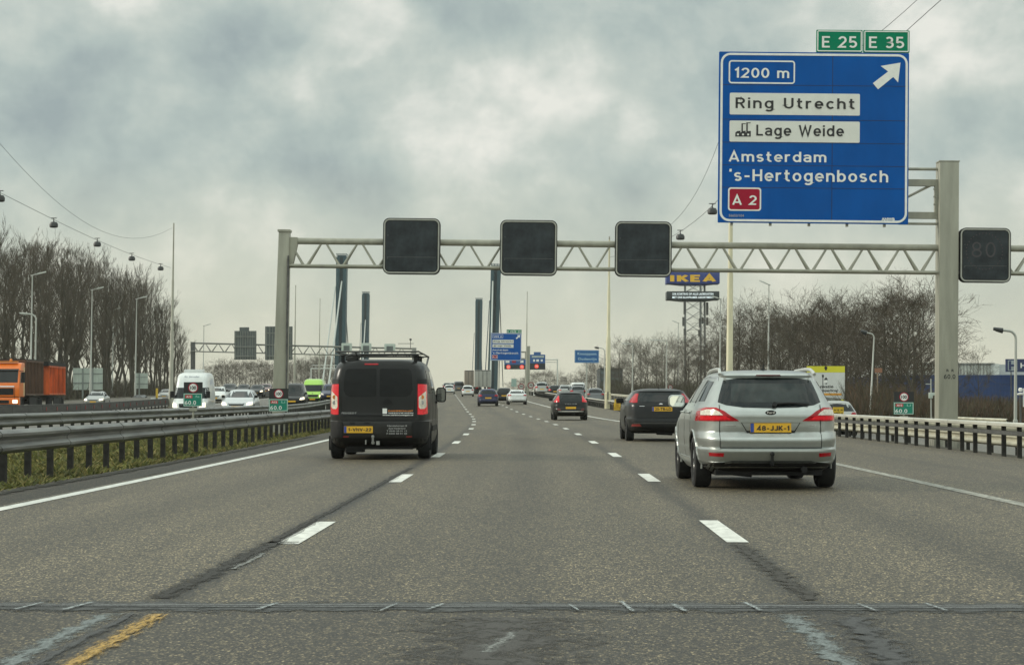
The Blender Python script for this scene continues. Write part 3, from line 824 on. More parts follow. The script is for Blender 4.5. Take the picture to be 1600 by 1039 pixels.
# matrix signs hang on the beam
def matrix_sign(px0, px1, py0, py1, label, lit=None):
    x0, z0 = GP(px0, py1); x1, z1 = GP(px1, py0)
    b_ = Vector((gc.x, GZ, 0)) + Matrix.Rotation(LEAN, 3, 'Y') @ Vector(((x0 + x1) / 2, -.36, z0))
    t = thing('matrix_sign', label, 'matrix sign', b_, 0, 'blank matrix signs on the gantry', LEAN)
    w, h = (x1 - x0), (z1 - z0)
    mb = MB(); mb.prism(rrect(-w / 2, w / 2, 0, h, .2), 0, .30); o = mb.build('housing', BLACK, t)
    mb = MB(); ring_frame(mb, -w / 2 + .025, w / 2 - .025, .025, h - .025, .18, .045, -.012, .003); mb.build('border', mat('matrix_border', (.33, .33, .29), .5), t)
    mb = MB(); mb.prism(rrect(-w / 2 + .10, w / 2 - .10, .10, h - .10, .10), -.006, .002); f = mb.build('display', MATRIX, t)
    mb = MB(); mb.box(-w / 2 + .13, w / 2 - .13, -.0085, -.006, h * .30, h * .30 + .012); mb.box(-w / 2 + .15, -w / 2 + .165, -.02, -.006, h * .68, h * .70); mb.box(-w / 2 + .15, -w / 2 + .165, -.02, -.006, h * .27, h * .29)
    mb.build('panel_joint', GALVD, f)
    mb = MB()
    for xx in (-w * .28, w * .28): mb.box(xx - .05, xx + .05, .30, .42, h * .30, h * .8)
    mb.build('hanger', CREAM, t)
    if lit:
        LEDD = mat('dim_led_rows', (.048, .043, .046), .5)
        roadtext(lit, -w * .27, w * .2, h * .46, h * .74, -.010, LEDD, f, w=.09)
        mb = MB()
        for kk in range(34):
            tt = 2 * math.pi * kk / 34; mb.box(-.03 + .57 * math.cos(tt) - .015, -.03 + .57 * math.cos(tt) + .015, -.010, -.006, h * .57 + .57 * math.sin(tt) - .015, h * .57 + .57 * math.sin(tt) + .015)
        mb.build('led_ring', mat('dim_red_leds', (.055, .032, .035), .5), f)
    return t
matrix_sign(599, 689, 343, 429, 'blank dark matrix sign over the left lane, leftmost on the gantry')
matrix_sign(781, 871, 346, 431, 'blank dark matrix sign over the middle lane, above the bridge towers')
matrix_sign(960, 1049, 348, 433, 'blank dark matrix sign over the right lane, above the furniture sign mast')
matrix_sign(1496, 1576, 358, 442, 'dark matrix sign with a faint 80, right of the gantry post', '80')

# ------------------------------------------------------------------ the big blue sign
SP = 67.3
def big_sign(name, label, px0, px1, py0, py1, Y, far=False, group=None):
    """coordinates of the near sign's artwork are photo pixels of that sign, mapped to the given rectangle"""
    q0, q1 = P(px0, py1, Y), P(px1, py0, Y)
    t = thing(name, label, 'road sign', ((q0.x + q1.x) / 2, Y, q0.z), 0, group, LEAN)
    w, h = q1.x - q0.x, q1.z - q0.z
    k = w / 295.0
    X = lambda px: (px - 1270.5) * k
    Z = lambda py: (349.5 - py) * h / 267.5
    mb = MB(); mb.prism(rrect(X(1123), X(1418), Z(349.5), Z(82), .03 * k / .02), 0, .08); pan = mb.build('panel', SBLUE, t)
    mb = MB(); ring_frame(mb, X(1125.5), X(1416), Z(347.5), Z(84), 15 * k, 3.4 * k, -.012, .002); mb.build('border', WHITEP, t)
    if not far:
        mb = MB()
        for py in (134, 188, 224, 259.5, 294.5): mb.box(X(1124), X(1417.5), -.004, .0, Z(py + .45), Z(py - .45))
        mb.box(X(1299), X(1300), -.0045, .0, Z(349), Z(83))
        mb.build('panel_joint', SEAM, pan)
    mb = MB(); ring_frame(mb, X(1138), X(1241), Z(132), Z(95.5), 5 * k, 2.2 * k, -.012, .0); mb.build('distance_frame', WHITEP, t)
    roadtext('1200 m', X(1147), X(1232), Z(123), Z(105.5), -.012, WHITEP, t)
    # arrow pointing up and to the right
    mb = MB(); ar = [(1404.5, 97), (1401, 128), (1393.5, 119.5), (1370, 139), (1362, 129.5), (1385.5, 111), (1374, 102.5)]
    mb.prism([(X(a), Z(b)) for a, b in ar], -.012, .0); mb.build('arrow', WHITEP, t)
    for (y0, y1) in ((180.5, 146.5), (223, 190)):
        mb = MB(); mb.prism(rrect(X(1140), X(1342), Z(y0), Z(y1), 2 * k), -.010, .0); pl = mb.build('name_panel', mat('sign_white', (.70, .70, .64), .45, 0, .05, 2), t)
        if y0 < 200: roadtext('Ring Utrecht', X(1149), X(1334), Z(175.5), Z(151.5), -.018, INK, pl, space=1.5)
        else:
            roadtext('Lage Weide', X(1181.5), X(1317.5), Z(218.5), Z(194.5), -.018, INK, pl, space=1.1)
            # factory pictogram
            mb = MB()
            for i in range(3):
                a = 1149 + i * 8; mb.prism([(X(a), Z(215)), (X(a + 8), Z(215)), (X(a + 8), Z(206)), (X(a + 3), Z(206.5)), (X(a), Z(209))], -.018, -.010)
            for a, tp in ((1158.5, 195.5), (1166, 194)):
                mb.box(X(a), X(a + 2.2), -.0182, -.010, Z(207.5), Z(tp)); mb.box(X(a), X(a + 6.5), -.0178, -.010, Z(tp), Z(tp - 1.2))
            mb.build('factory_symbol', INK, pl)
            mb = MB()
            for i in range(3): mb.box(X(1151.5 + i * 8), X(1154.5 + i * 8), -.021, -.0185, Z(213.2), Z(210.5))
            mb.build('factory_windows', mat('sign_white', (.70, .70, .64)), pl)
    roadtext('Amsterdam', X(1139), X(1290.5), Z(254.5), Z(235), -.012, WHITEP, t, space=1.2)
    roadtext("'s-Hertogenbosch", X(1140), X(1386.5), Z(290), Z(265.5), -.012, WHITEP, t, space=1.2)
    mb = MB(); mb.prism(rrect(X(1138.5), X(1190), Z(331), Z(294.5), 4.5 * k), -.010, 0); sh = mb.build('route_shield', WHITEP, t)
    mb = MB(); mb.prism(rrect(X(1140.8), X(1187.7), Z(328.8), Z(296.8), 3.2 * k), -.014, -.0101); mb.build('shield_field', SRED, sh)
    roadtext('A 2', X(1145), X(1183), Z(322), Z(304), -.018, WHITEP, sh)
    if not far:
        text('56653/104', X(1140), X(1163.5), Z(340.5), Z(336.5), -.012, GREYL, t)
        text('ANWB', X(1376.5), X(1397), Z(344), Z(339.5), -.012, WHITEP, t, bold=.05)
        mb = MB()
        for py in (95, 150, 207, 277, 335): mb.box(X(1125), X(1417), .085, .16, Z(py + 4), Z(py - 4))
        for px in (1145, 1205, 1265, 1324, 1382): mb.box(X(px - 2), X(px + 2), .08, .20, Z(353.5), Z(88))
        mb.build('back_frame', CREAM, t)
    for (a, b, s) in ((1274, 1345.5, 'E 25'), (1347, 1418.5, 'E 35')):
        mb = MB(); mb.prism(rrect(X(a), X(b), Z(81.3), Z(46.5), .02), 0, .08); tb = mb.build('route_plate', SGREEN, t)
        mb = MB(); ring_frame(mb, X(a + 1.2), X(b - 1.2), Z(80.3), Z(47.6), 2 * k, 1.6 * k, -.010, .001); mb.build('border', WHITEP, tb)
        roadtext(s, X(a + 8.5), X(b - 8.5), Z(74.5), Z(56.5), -.012, WHITEP, tb)
    return t
big_sign('motorway_sign', 'large blue exit sign with white arrow and two green plates, high on the gantry post', 1121.5, 1417.5, 82, 349.5, SP)

# ------------------------------------------------------------------ kilometre signs
def km_sign(px0, px1, py0, py1, Y, label, side='Li'):
    q0, q1 = P(px0, py1, Y), P(px1, py0, Y)
    w, h = q1.x - q0.x, q1.z - q0.z
    t = thing('kilometre_sign', label, 'road sign', ((q0.x + q1.x) / 2, Y, .0), 0, 'kilometre signs with 100 limit')
    zb_ = q0.z; zm = zb_ + h * .54
    mb = MB(); mb.box(-w / 2, w / 2, 0, .03, zm + .004, zb_ + h); bp = mb.build('limit_panel', INK, t)
    mb = MB(); mb.box(-w / 2 - .01, w / 2 - .01, -.004, .026, zb_, zm); gp = mb.build('route_panel', mat('km_green', (.0, .20, .13), .4, 0, .06, 4), t)
    cx, cz = .0, (zm + zb_ + h) / 2; r = h * .205
    def disc(rr, y, m, nm, par):
        mb = MB(); mb.prism([(cx + rr * math.cos(2 * math.pi * i / 28), cz + rr * math.sin(2 * math.pi * i / 28)) for i in range(28)], y, y + .004); return mb.build(nm, m, par)
    disc(r, -.006, SRED, 'limit_ring', bp); disc(r * .80, -.0095, WHITEP, 'limit_disc', bp)
    text('100', -r * .62, r * .62, cz - r * .36, cz + r * .36, -.013, INK, bp, bold=.03)
    mb = MB(); ring_frame(mb, -w / 2 + .003, w / 2 - .023, zb_ + .012, zm - .012, .012, .012, -.010, -.003); mb.build('border', WHITEP, gp)
    a = -w / 2
    mb = MB(); mb.prism(rrect(a + w * .08, a + w * .46, zm - h * .20, zm - h * .07, .015), -.010, -.004); sh = mb.build('route_shield', mat('km_red', (.50, .03, .04), .4), gp)
    text('A12', a + w * .13, a + w * .41, zm - h * .175, zm - h * .095, -.014, WHITEP, sh, bold=.03)
    text(side, a + w * .64, a + w * .84, zm - h * .18, zm - h * .08, -.010, mat('km_mint', (.25, .52, .42), .5), gp)
    roadtext('60.0', a + w * .06, a + w * .66, zb_ + h * .07, zb_ + h * .24, -.010, WHITEP, gp)
    mb = MB(); mb.tube((0, .05, -.1), (0, .05, zb_ + h * .9), .03, n=10); mb.box(-.12, .12, .0, .06, zb_ - .14, zb_ - .04)
    mb.build('post', CREAM, t)
    return t
km_sign(287, 316.5, 597, 635, 66, 'black and green kilometre sign in front of the white camper van', 'Re')
km_sign(420.5, 450.5, 607, 642.5, 66, 'black and green kilometre sign at the foot of the left gantry post', 'Li')
km_sign(1397, 1428, 612, 647.5, 64, 'black and green kilometre sign left of the big right gantry post', 'Li')

# ------------------------------------------------------------------ tall masts with catenary lamps
def mast(px_base, px_r, Y, H, r0, label, zb=None, part_of=None):
    q = P(px_base, 622, Y)
    gz = g(Y) + (0 if zb is None else zb)
    t = thing('lighting_mast', label, 'mast', (q.x, Y, gz), 0, 'tall masts of the catenary lighting', LEAN)
    mb = MB()
    mb.lathe([(0, r0 * 1.25), (H * .09, r0 * 1.25), (H * .095, r0), (H * .42, r0 * .82), (H * .425, r0 * .66), (H * .70, r0 * .55), (H * .705, r0 * .44), (H, r0 * .30)], 'z', 14)
    mb.build('pole', CREAMY if px_base > 900 else CREAM, t, 30)
    mb = MB(); mb.box(-.05, .05, -r0 * 1.25 - .03, -r0 * 1.2 + .02, .7, 1.3); mb.build('service_hatch', GALVD, t)
    mb = MB(); mb.tube((0, 0, H), (0, 0, H + .25), .05); mb.build('finial', CREAM, t)
    return t
mast(1139, 0, 97, 16.0, .155, 'thick cream mast behind the silver estate car, passing under the blue sign')
mast(949.5, 0, 165, 13.0, .20, 'yellowish cream mast on the right guardrail beside the blue junction sign')
mast(267, 0, 172, 14.6, .17, 'cream mast left of the white camper van, holding the lamp cables')
mast(459.5, 0, 245, 12.8, .13, 'slim mast rising behind the left gantry post')
mast(822, 0, 300, 14.3, .13, 'slim mast beside the distant blue exit sign')
mast(498, 0, 330, 14.5, .12, 'slim distant mast behind the green van')
def cable(name, pts, r, parent=None, m=None):
    mb = MB(); mb.path(pts, r, 5)
    return mb.build(name, m or GALVD, parent)
CABM = mat('cable', (.07, .075, .075), .6)
def sag(a, b, n, s):
    return [a.lerp(b, i / n) - Vector((0, 0, s * 4 * (i / n) * (1 - i / n))) for i in range(n + 1)]
def catenary(label, run_px, top_px, lamps, Yn, Yf):
    """lamp wire run_px[(px,py)] from Yn to Yf plus the carrying wire above it"""
    def place(pts):
        x0, x1 = pts[0][0], pts[-1][0]
        o = []
        for (x, y) in pts:
            f = (x - x0) / (x1 - x0)
            iz = 1 / Yn + (1 / Yf - 1 / Yn) * f
            o.append(P(x, y, 1 / iz))
        return o
    a = place(run_px); b = place(top_px)
    t = thing('catenary_cable', label, 'cable', a[0])
    cable('lamp_wire', [p - a[0] for p in a], .012, t, CABM); cable('carrying_wire', [p - a[0] for p in b], .010, t, CABM)
    for (x, y) in lamps:
        f = (x - run_px[0][0]) / (run_px[-1][0] - run_px[0][0])
        q = P(x, y, 1 / (1 / Yn + (1 / Yf - 1 / Yn) * f))
        yield q
def interp(pts, n=14):
    xs = np.linspace(pts[0][0], pts[-1][0], n); 
    co = np.polyfit([p[0] for p in pts], [p[1] for p in pts], min(3, len(pts) - 1))
    return [(float(x), float(np.polyval(co, x))) for x in xs]
LAMPG = mat('dark_luminaire', (.035, .037, .037), .5)
def cable_lamp(q, label):
    t = thing('cable_lamp', label, 'lamp', q, 0, 'lamps hanging from the catenary cables')
    mb = MB(); mb.lathe([(.0, .03), (-.06, .05), (-.08, .17), (-.20, .24), (-.34, .23), (-.38, .17)], 'z', 12); mb.build('lamp_body', LAMPG, t, 40)
    mb = MB(); mb.tube((0, 0, 0), (0, 0, .16), .025); mb.tube((-.16, 0, .14), (.16, 0, .14), .022); mb.build('clamp', GALVD, t)
names = ['dark cable lamp at the very left edge of the picture', 'largest cable lamp in full view, over the left trees', 'cable lamp second to the right over the left trees', 'cable lamp third to the right over the left trees', 'small cable lamp next to the left cream mast']
for q, nm in zip(catenary('thin lamp cable with carrying wire, slanting down to the left cream mast', interp([(-60, 272), (0, 301), (84, 344), (152, 375), (206, 398), (250, 414), (267, 418)]), interp([(-60, 155), (0, 225), (60, 290), (120, 338), (170, 366), (205, 373), (240, 369), (269, 356)], 22), [(0, 303), (84, 345), (152, 376), (206, 399), (251, 415)], 92, 172), names):
    cable_lamp(q, nm)
for q, nm in zip(catenary('thin lamp cable coming out from behind the blue sign towards the yellowish mast', interp([(1141, 292), (1113, 321), (1063, 363), (1000, 391), (953, 402)]), interp([(1141, 160), (1120, 238), (1085, 300), (1050, 350), (1000, 378), (953, 386)], 22), [(1113, 323), (1063, 364)], 97, 165), ['cable lamp just left of the big blue sign', 'cable lamp above the right lane matrix sign corner']):
    cable_lamp(q, nm)
list(catenary('two thin wires leaving the picture above the green route plates', interp([(1600, -110), (1470, 0), (1418, 48), (1260, 190), (1141, 292)]), interp([(1560, -130), (1430, 0), (1390, 42), (1250, 130), (1141, 160)], 18), [], 62, 97))

# ------------------------------------------------------------------ vehicles
class Body:
    """car body as stacked plan outlines: keys = (z, rear y, front y, half width, roundness)"""
    def __init__(s, keys, sub=3):
        k = np.array(keys, float)
        zz = []
        for a, b in zip(k[:-1, 0], k[1:, 0]): zz += list(np.linspace(a, b, sub, endpoint=False))
        zz.append(k[-1, 0]); s.z = np.array(zz)
        s.k = k
    def at(s, z): return [float(np.interp(z, s.k[:, 0], s.k[:, i])) for i in (1, 2, 3, 4)]
    def rear(s, x, z):
        r, f, w, n = s.at(z); yc, ly = (r + f) / 2, (f - r) / 2
        return yc - ly * (1 - min(abs(x) / w, .9995) ** n) ** (1 / n)
    def front(s, x, z):
        r, f, w, n = s.at(z); yc, ly = (r + f) / 2, (f - r) / 2
        return yc + ly * (1 - min(abs(x) / w, .9995) ** n) ** (1 / n)
    def side(s, y, z):
        r, f, w, n = s.at(z); yc, ly = (r + f) / 2, (f - r) / 2
        return w * (1 - min(abs(y - yc) / ly, .9995) ** n) ** (1 / n)
    def mesh(s, name, mats, M=72, arches=(), ar=.36):
        vs, fs = [], []
        for z in s.z:
            r, f, w, n = s.at(z); yc, ly = (r + f) / 2, (f - r) / 2
            for i in range(M):
                t = 2 * math.pi * (i + .5) / M
                c, q = math.cos(t), math.sin(t)
                vs.append((w * math.copysign(abs(q) ** (2 / n), q), yc - ly * math.copysign(abs(c) ** (2 / n), c), z))
        K = len(s.z)
        for j in range(K - 1):
            for i in range(M):
                fs.append((j * M + i, j * M + (i + 1) % M, (j + 1) * M + (i + 1) % M, (j + 1) * M + i))
        fs.append(tuple(range(M))[::-1]); fs.append(tuple(range((K - 1) * M, K * M)))
        me = bpy.data.meshes.new(name); me.from_pydata(vs, [], fs)
        for m in mats: me.materials.append(m)
        bm = bmesh.new(); bm.from_mesh(me); bmesh.ops.recalc_face_normals(bm, faces=bm.faces[:]); bm.to_mesh(me); bm.free()
        if arches:
            o = bpy.data.objects.new('tmp_body', me); COL.objects.link(o)
            cut = MB()
            for y in arches:
                for sgn in (-1, 1):
                    w = s.side(y, .4)
                    cut.lathe([(sgn * (w - .34), ar), (sgn * (w + .3), ar)], 'x', 32, 0, (0, y, ar - .05))
            cm = cut.mesh('tmp_cut', BLACK); co = bpy.data.objects.new('tmp_cut', cm); COL.objects.link(co)
            md = o.modifiers.new('b', 'BOOLEAN'); md.operation = 'DIFFERENCE'; md.object = co; md.solver = 'EXACT'
            try: md.material_mode = 'TRANSFER'
            except Exception: pass
            dg = bpy.context.evaluated_depsgraph_get()
            nm = bpy.data.meshes.new_from_object(o.evaluated_get(dg))
            bpy.data.objects.remove(o); bpy.data.objects.remove(co)
            if len(nm.polygons) > 50: me = nm
            me.name = name
        me.polygons.foreach_set('use_smooth', [True] * len(me.polygons))
        me.set_sharp_from_angle(angle=R(38))
        return me

def panel(bd, face, poly, m, name, parent, off=.005, nx=22, nz=7, sgn=1, skirt=.012, mi=None):
    """thin shell laid on the body: poly in (x,z) for rear/front, (y,z) for side"""
    xs = [p[0] for p in poly]; x0, x1 = min(xs), max(xs)
    us = sorted(set([x0 + (x1 - x0) * (1 - math.cos(math.pi * i / nx)) / 2 for i in range(nx + 1)] + [min(max(x, x0), x1) for x in xs]))
    us2 = [us[0]]
    for u in us[1:]:
        if u - us2[-1] > 1e-4: us2.append(u)
    us = us2
    def ext(u):
        u = min(max(u, x0 + 1e-6), x1 - 1e-6); zs = []
        for (a, b) in zip(poly, poly[1:] + poly[:1]):
            if (a[0] - u) * (b[0] - u) <= 0 and abs(a[0] - b[0]) > 1e-9:
                zs.append(a[1] + (b[1] - a[1]) * (u - a[0]) / (b[0] - a[0]))
        return (min(zs), max(zs)) if zs else (0, 0)
    def pt(u, z, o):
        if face == 'rear': return (u, bd.rear(u, z) - o, z)
        if face == 'front': return (u, bd.front(u, z) + o, z)
        return (sgn * (bd.side(u, z) + o), u, z)
    vs, fs = [], []; nc = len(us)
    for u in us:
        a, b = ext(u)
        for j in range(nz + 1): vs.append(pt(u, a + (b - a) * j / nz, off))
    for i in range(nc - 1):
        for j in range(nz):
            q = i * (nz + 1) + j; fs.append((q, q + nz + 1, q + nz + 2, q + 1))
    # rim going down into the body
    loop = [i * (nz + 1) for i in range(nc)] + [(nc - 1) * (nz + 1) + j for j in range(1, nz + 1)] + [i * (nz + 1) + nz for i in range(nc - 2, -1, -1)] + [j for j in range(nz - 1, 0, -1)]
    base = len(vs)
    for i in loop:
        x, y, z = vs[i]
        if face == 'rear': vs.append((x, y + off + skirt, z))
        elif face == 'front': vs.append((x, y - off - skirt, z))
        else: vs.append((x - sgn * (off + skirt), y, z))
    nl = len(loop)
    for i in range(nl): fs.append((loop[i], loop[(i + 1) % nl], base + (i + 1) % nl, base + i))
    mb = MB(); mb.v, mb.f, mb.m = vs, fs, [0] * len(fs)
    return mb.build(name, m, parent, 45)

_wheel = {}
def wheel(t, x, y, r, w=.21, simple=False):
    key = (r, w, simple)
    if key not in _wheel:
        mb = MB(); h = w / 2
        mb.lathe([(-h * .55, r * .62), (-h, r * .74), (-h, r * .90), (-h * .82, r * .975), (-h * .4, r), (h * .4, r), (h * .82, r * .975), (h, r * .90), (h, r * .74), (h * .55, r * .62)], 'x', 18 if simple else 40)
        tm = mb.mesh('wheel', RUBBER, 40)
        mb = MB()
        mb.lathe([(h * .30, r * .60), (h * .62, r * .66), (h * .72, r * .64), (h * .5, r * .57)], 'x', 18 if simple else 40)
        for i in range(5):
            a = 2 * math.pi * i / 5
            for da in (-.16, .16):
                mb.tube((h * .66, .05 * math.cos(a), .05 * math.sin(a)), (h * .58, r * .60 * math.cos(a + da), r * .60 * math.sin(a + da)), r * .085, r * .07, 5)
        mb.lathe([(h * .5, r * .16), (h * .75, r * .14), (h * .8, r * .06)], 'x', 14)
        mb.lathe([(h * .2, r * .58), (h * .24, r * .3)], 'x', 18, 1)
        _wheel[key] = (tm, mb.mesh('rim', [ALLOY, BLACK], 40))
    tm, rm = _wheel[key]
    o = bpy.data.objects.new('wheel', tm); link(o, t); o.location = (x, y, r)
    if x < 0: o.rotation_euler = (0, 0, math.pi)
    if not simple:
        q = bpy.data.objects.new('rim', rm); link(q, o)
    return o

def sym(poly): return [(-x, z) for x, z in poly]

def plate(t, bd, x0, x1, z0, z1, s, face='rear', band=True, detail=True):
    y = (min(bd.rear(x, z) for x in (x0, x1, (x0 + x1) / 2) for z in (z0, z1)) - .012) if face == 'rear' else (max(bd.front(x, z) for x in (x0, x1, 0) for z in (z0, z1)) + .012)
    sg = 1 if face == 'rear' else -1
    mb = MB(); mb.box(x0, x1, min(y, y + sg * .012), max(y, y + sg * .012), z0, z1); p = mb.build('number_plate', PLATEY, t)
    if detail:
        bw = (x1 - x0) * .09
        mb = MB(); mb.box(x0 + .003, x0 + bw, y - .003, y - .0005, z0 + .003, z1 - .003); mb.build('blue_band', PLATEB, p)
        (roadtext if all(c in GLY for c in s) else text)(s, x0 + bw + .03, x1 - .025, z0 + .02, z1 - .02, y - .0035, INK, p, 'plate_number', space=1.05, **({'w': .20} if all(c in GLY for c in s) else {'bold': .03}))
    return p

CARKEYS = {}
def keys(kind, Lc, H, w):
    """typical outlines; w = half width"""
    c = .20
    low = [(c, .22, Lc - .30, w * .84, 5), (.30, .05, Lc - .10, w * .93, 5.5), (.42, .0, Lc - .02, w * .97, 5.5), (.55, .0, Lc, w * .985, 5.5), (.60, .03, Lc - .01, w * .99, 5.5), (.72, .05, Lc - .07, w, 5.5)]
    if kind == 'sedan':
        b = .90
        return low + [(.78, .05, Lc - .25, w, 5), (.86, .06, Lc - .75, w * .985, 5), (b + .03, .10, Lc - 1.15, w * .95, 5), (b + .07, .34, Lc - 1.3, w * .90, 4.5), (b + .10, .55, Lc - 1.38, w * .86, 4.2),
                      (H - .14, 1.12, Lc - 2.05, w * .69, 4), (H - .06, 1.40, Lc - 2.3, w * .62, 4), (H - .02, 1.75, Lc - 2.6, w * .50, 3.5), (H, 2.1, Lc - 2.9, w * .30, 3)]
    if kind == 'van':
        b = 1.12
        return [(c + .05, .2, Lc - .25, w * .86, 6), (.36, .03, Lc - .06, w * .95, 7), (.45, 0, Lc, w * .98, 7), (.70, .0, Lc - .03, w * .99, 7), (.72, .03, Lc - .05, w * .985, 7), (.95, .04, Lc - .12, w, 7), (1.05, .05, Lc - .45, w * .995, 7), (b, .055, Lc - .75, w * .985, 7), (1.30, .075, Lc - 1.0, w * .965, 7),
                (H - .22, .15, Lc - 1.45, w * .875, 6.5), (H - .10, .20, Lc - 1.65, w * .82, 6), (H - .035, .27, Lc - 1.85, w * .74, 5), (H, .45, Lc - 2.2, w * .55, 4)]
    b = 1.0 if kind != 'suv' else 1.1
    rk = {'hatch': (.10, .36, .46, .75, 1.2), 'wagon': (.10, .40, .50, .75, 1.2), 'suv': (.08, .26, .34, .6, 1.1), 'mini': (.07, .28, .38, .6, 1.0), 'mpv': (.07, .22, .30, .55, 1.0)}[kind]
    fr = {'hatch': (1.15, 1.9), 'wagon': (1.25, 2.05), 'suv': (1.2, 1.9), 'mini': (.85, 1.45), 'mpv': (.9, 1.7)}[kind]
    return low + [(.80, .055, Lc - .28, w, 5), (.88, .07, Lc - .75, w * .985, 5), (b, rk[0], Lc - fr[0], w * .94, 5), (b + .05, rk[0] + .04, Lc - fr[0] - .12, w * .91, 4.8),
                  (H - .14, rk[1], Lc - fr[1], w * .72, 4.5), (H - .06, rk[2], Lc - fr[1] - .2, w * .65, 4.2), (H - .02, rk[3], Lc - fr[1] - .5, w * .52, 3.6), (H, rk[4], Lc - fr[1] - .9, w * .32, 3)]

def place(t, px, Y, zoff=0.0, face=1, u=None):
    """a vehicle's rear bumper (or front, oncoming) stands at picture column px and distance Y"""
    q = P(px, 622, Y)
    x = q.x
    z = g(Y) + zoff
    h = hdg(Y)
    t.location = (x, Y, z)
    pitch = math.atan((g(Y + 3) - g(Y - 1)) / 4)
    t.rotation_euler = Euler((pitch if face > 0 else -pitch, 0, math.atan(h) + (0 if face > 0 else math.pi)), 'XYZ')

def simple_car(name, label, cat, kind, px, Y, width, Lc, H, pm, oncoming=False, zoff=0.0, group=None, lit=True, plate_=True, detail=True, wheel_r=.31, glassy=GLASS, brake=False, yaw=0.0):
    w = width / 2
    kk = keys(kind, Lc, H, w)
    bd = Body(kk, 2)
    t = thing(name, label, cat, group=group)
    o = bpy.data.objects.new('body', bd.mesh('body', [pm], 44)); link(o, t)
    if oncoming:
        # origin is the rear; shift so the front bumper stands at px, Y
        for_y = Y + Lc * .5
    place(t, px, Y, zoff, -1 if oncoming else 1)
    if oncoming:
        t.location = t.location + Vector((-math.sin(t.rotation_euler.z) * -Lc * -1 * -1 if False else 0, 0, 0))
        d_ = Matrix.Rotation(t.rotation_euler.z, 3, 'Z') @ Vector((0, 1, 0))
        t.location = t.location - d_ * Lc
    t.rotation_euler.z += yaw
    van = kind == 'van'
    b = 1.12 if van else (1.0 if kind != 'suv' else 1.1)
    top = H - .13 if not van else H - .26
    # rear or front, whichever the camera sees, and the sides
    wb_ = bd.at(b + .05)[2]; wt_ = bd.at(top)[2]
    if not oncoming:
        if kind == 'sedan':
            zz0, zz1 = 1.0, H - .12; wb_, wt_ = bd.at(zz0)[2], bd.at(zz1)[2]
        else: zz0, zz1 = b + .02, top + .02
        if pm is not None and not van or detail:
            panel(bd, 'rear', [(-wb_ * .86, zz0), (wb_ * .86, zz0), (wt_ * .88, zz1), (-wt_ * .88, zz1)], glassy, 'rear_window', t, .006, 12, 5)
        zl0, zl1 = (.80, b - .02) if kind not in ('suv', 'van') else (.82, b + .06)
        if kind == 'sedan': zl0, zl1 = .76, .91
        for s in (-1, 1):
            pl = [(w * .56, zl0 + .06), (w * .93, zl0), (w * .93, zl1), (w * .66, zl1)] if kind != 'van' else [(w * .80, .82), (w * .95, .82), (w * .95, 1.32), (w * .82, 1.32)]
            panel(bd, 'rear', pl if s > 0 else sym(pl), REDB if brake else REDL, 'tail_lamp', t, .010, 8, 3)
        if plate_: plate(t, bd, -.26, .26, .64, .75, '', 'rear', False, False)
        panel(bd, 'rear', [(-w * .80, .24), (w * .80, .24), (w * .84, .36), (-w * .84, .36)], BLACK, 'bumper_valance', t, .008, 10, 2)
    else:
        if van: z0, z1 = 1.10, H - .48
        else: z0, z1 = b + .03, H - .10
        w0, w1 = bd.at(z0)[2], bd.at(z1)[2]
        panel(bd, 'front', [(-w0 * .90, z0), (w0 * .90, z0), (w1 * .90, z1), (-w1 * .90, z1)], glassy, 'windscreen', t, .006, 12, 5)
        zl = .62 if not van else .78
        for s in (-1, 1):
            pl = [(w * .58, zl), (w * .92, zl + .03), (w * .90, zl + .19), (w * .64, zl + .13)]
            panel(bd, 'front', pl if s > 0 else sym(pl), HEADL if lit else CLEARL, 'headlight', t, .012, 8, 3)
        panel(bd, 'front', [(-w * .42, zl - .02), (w * .42, zl - .02), (w * .5, zl + .12), (-w * .5, zl + .12)], BLACK, 'grille', t, .008, 8, 2)
        panel(bd, 'front', [(-w * .7, .30), (w * .7, .30), (w * .6, .42), (-w * .6, .42)], BLACK, 'air_intake', t, .008, 8, 2)
        if plate_:
            plate(t, bd, -.26, .26, .46, .57, '', 'front', False, False)
    rb, fb = bd.at(b + .08)[0], bd.at(b + .08)[1]; rt, ft = bd.at(top)[0], bd.at(top)[1]
    for s in (-1, 1):
        if not (van and not oncoming):
            a0, a1 = (rb + .35, fb - .40) if not van else (fb - 1.25, fb - .42)
            c0, c1 = (rt + .30, ft - .28) if not van else (fb - 1.22, ft - .12)
            panel(bd, 'side', [(a0, b + .05), (a1, b + .05), (c1, top), (c0, top)], GLASS, 'side_window', t, .006, 10, 3, s)
        mb = MB(); yy = bd.at(b)[1] - .55; xm = bd.side(yy, b + .05)
        mb.prism(rrect(s * (xm + .11) - .085, s * (xm + .11) + .085, b, b + .15, .05), yy - .05, yy + .05)
        mb.box(min(s * (xm - .03), s * (xm + .05)), max(s * (xm - .03), s * (xm + .05)), yy - .02, yy + .03, b + .02, b + .06)
        mb.build('wing_mirror', BLACK if detail else pm, t)
    ya, yf_ = (.78, Lc - .85)
    for y in (ya, yf_):
        for s in (-1, 1):
            panel(bd, 'side', [(y + .37 * math.cos(a), max(.215, wheel_r + .37 * math.sin(a))) for a in np.linspace(0, math.pi, 12)] + [(y - .37, .215), (y + .37, .215)], BLACK, 'wheel_arch', t, .004, 12, 4, s)
            wheel(t, s * (bd.side(y, .42) - .095), y, wheel_r, .21, True)
    return t

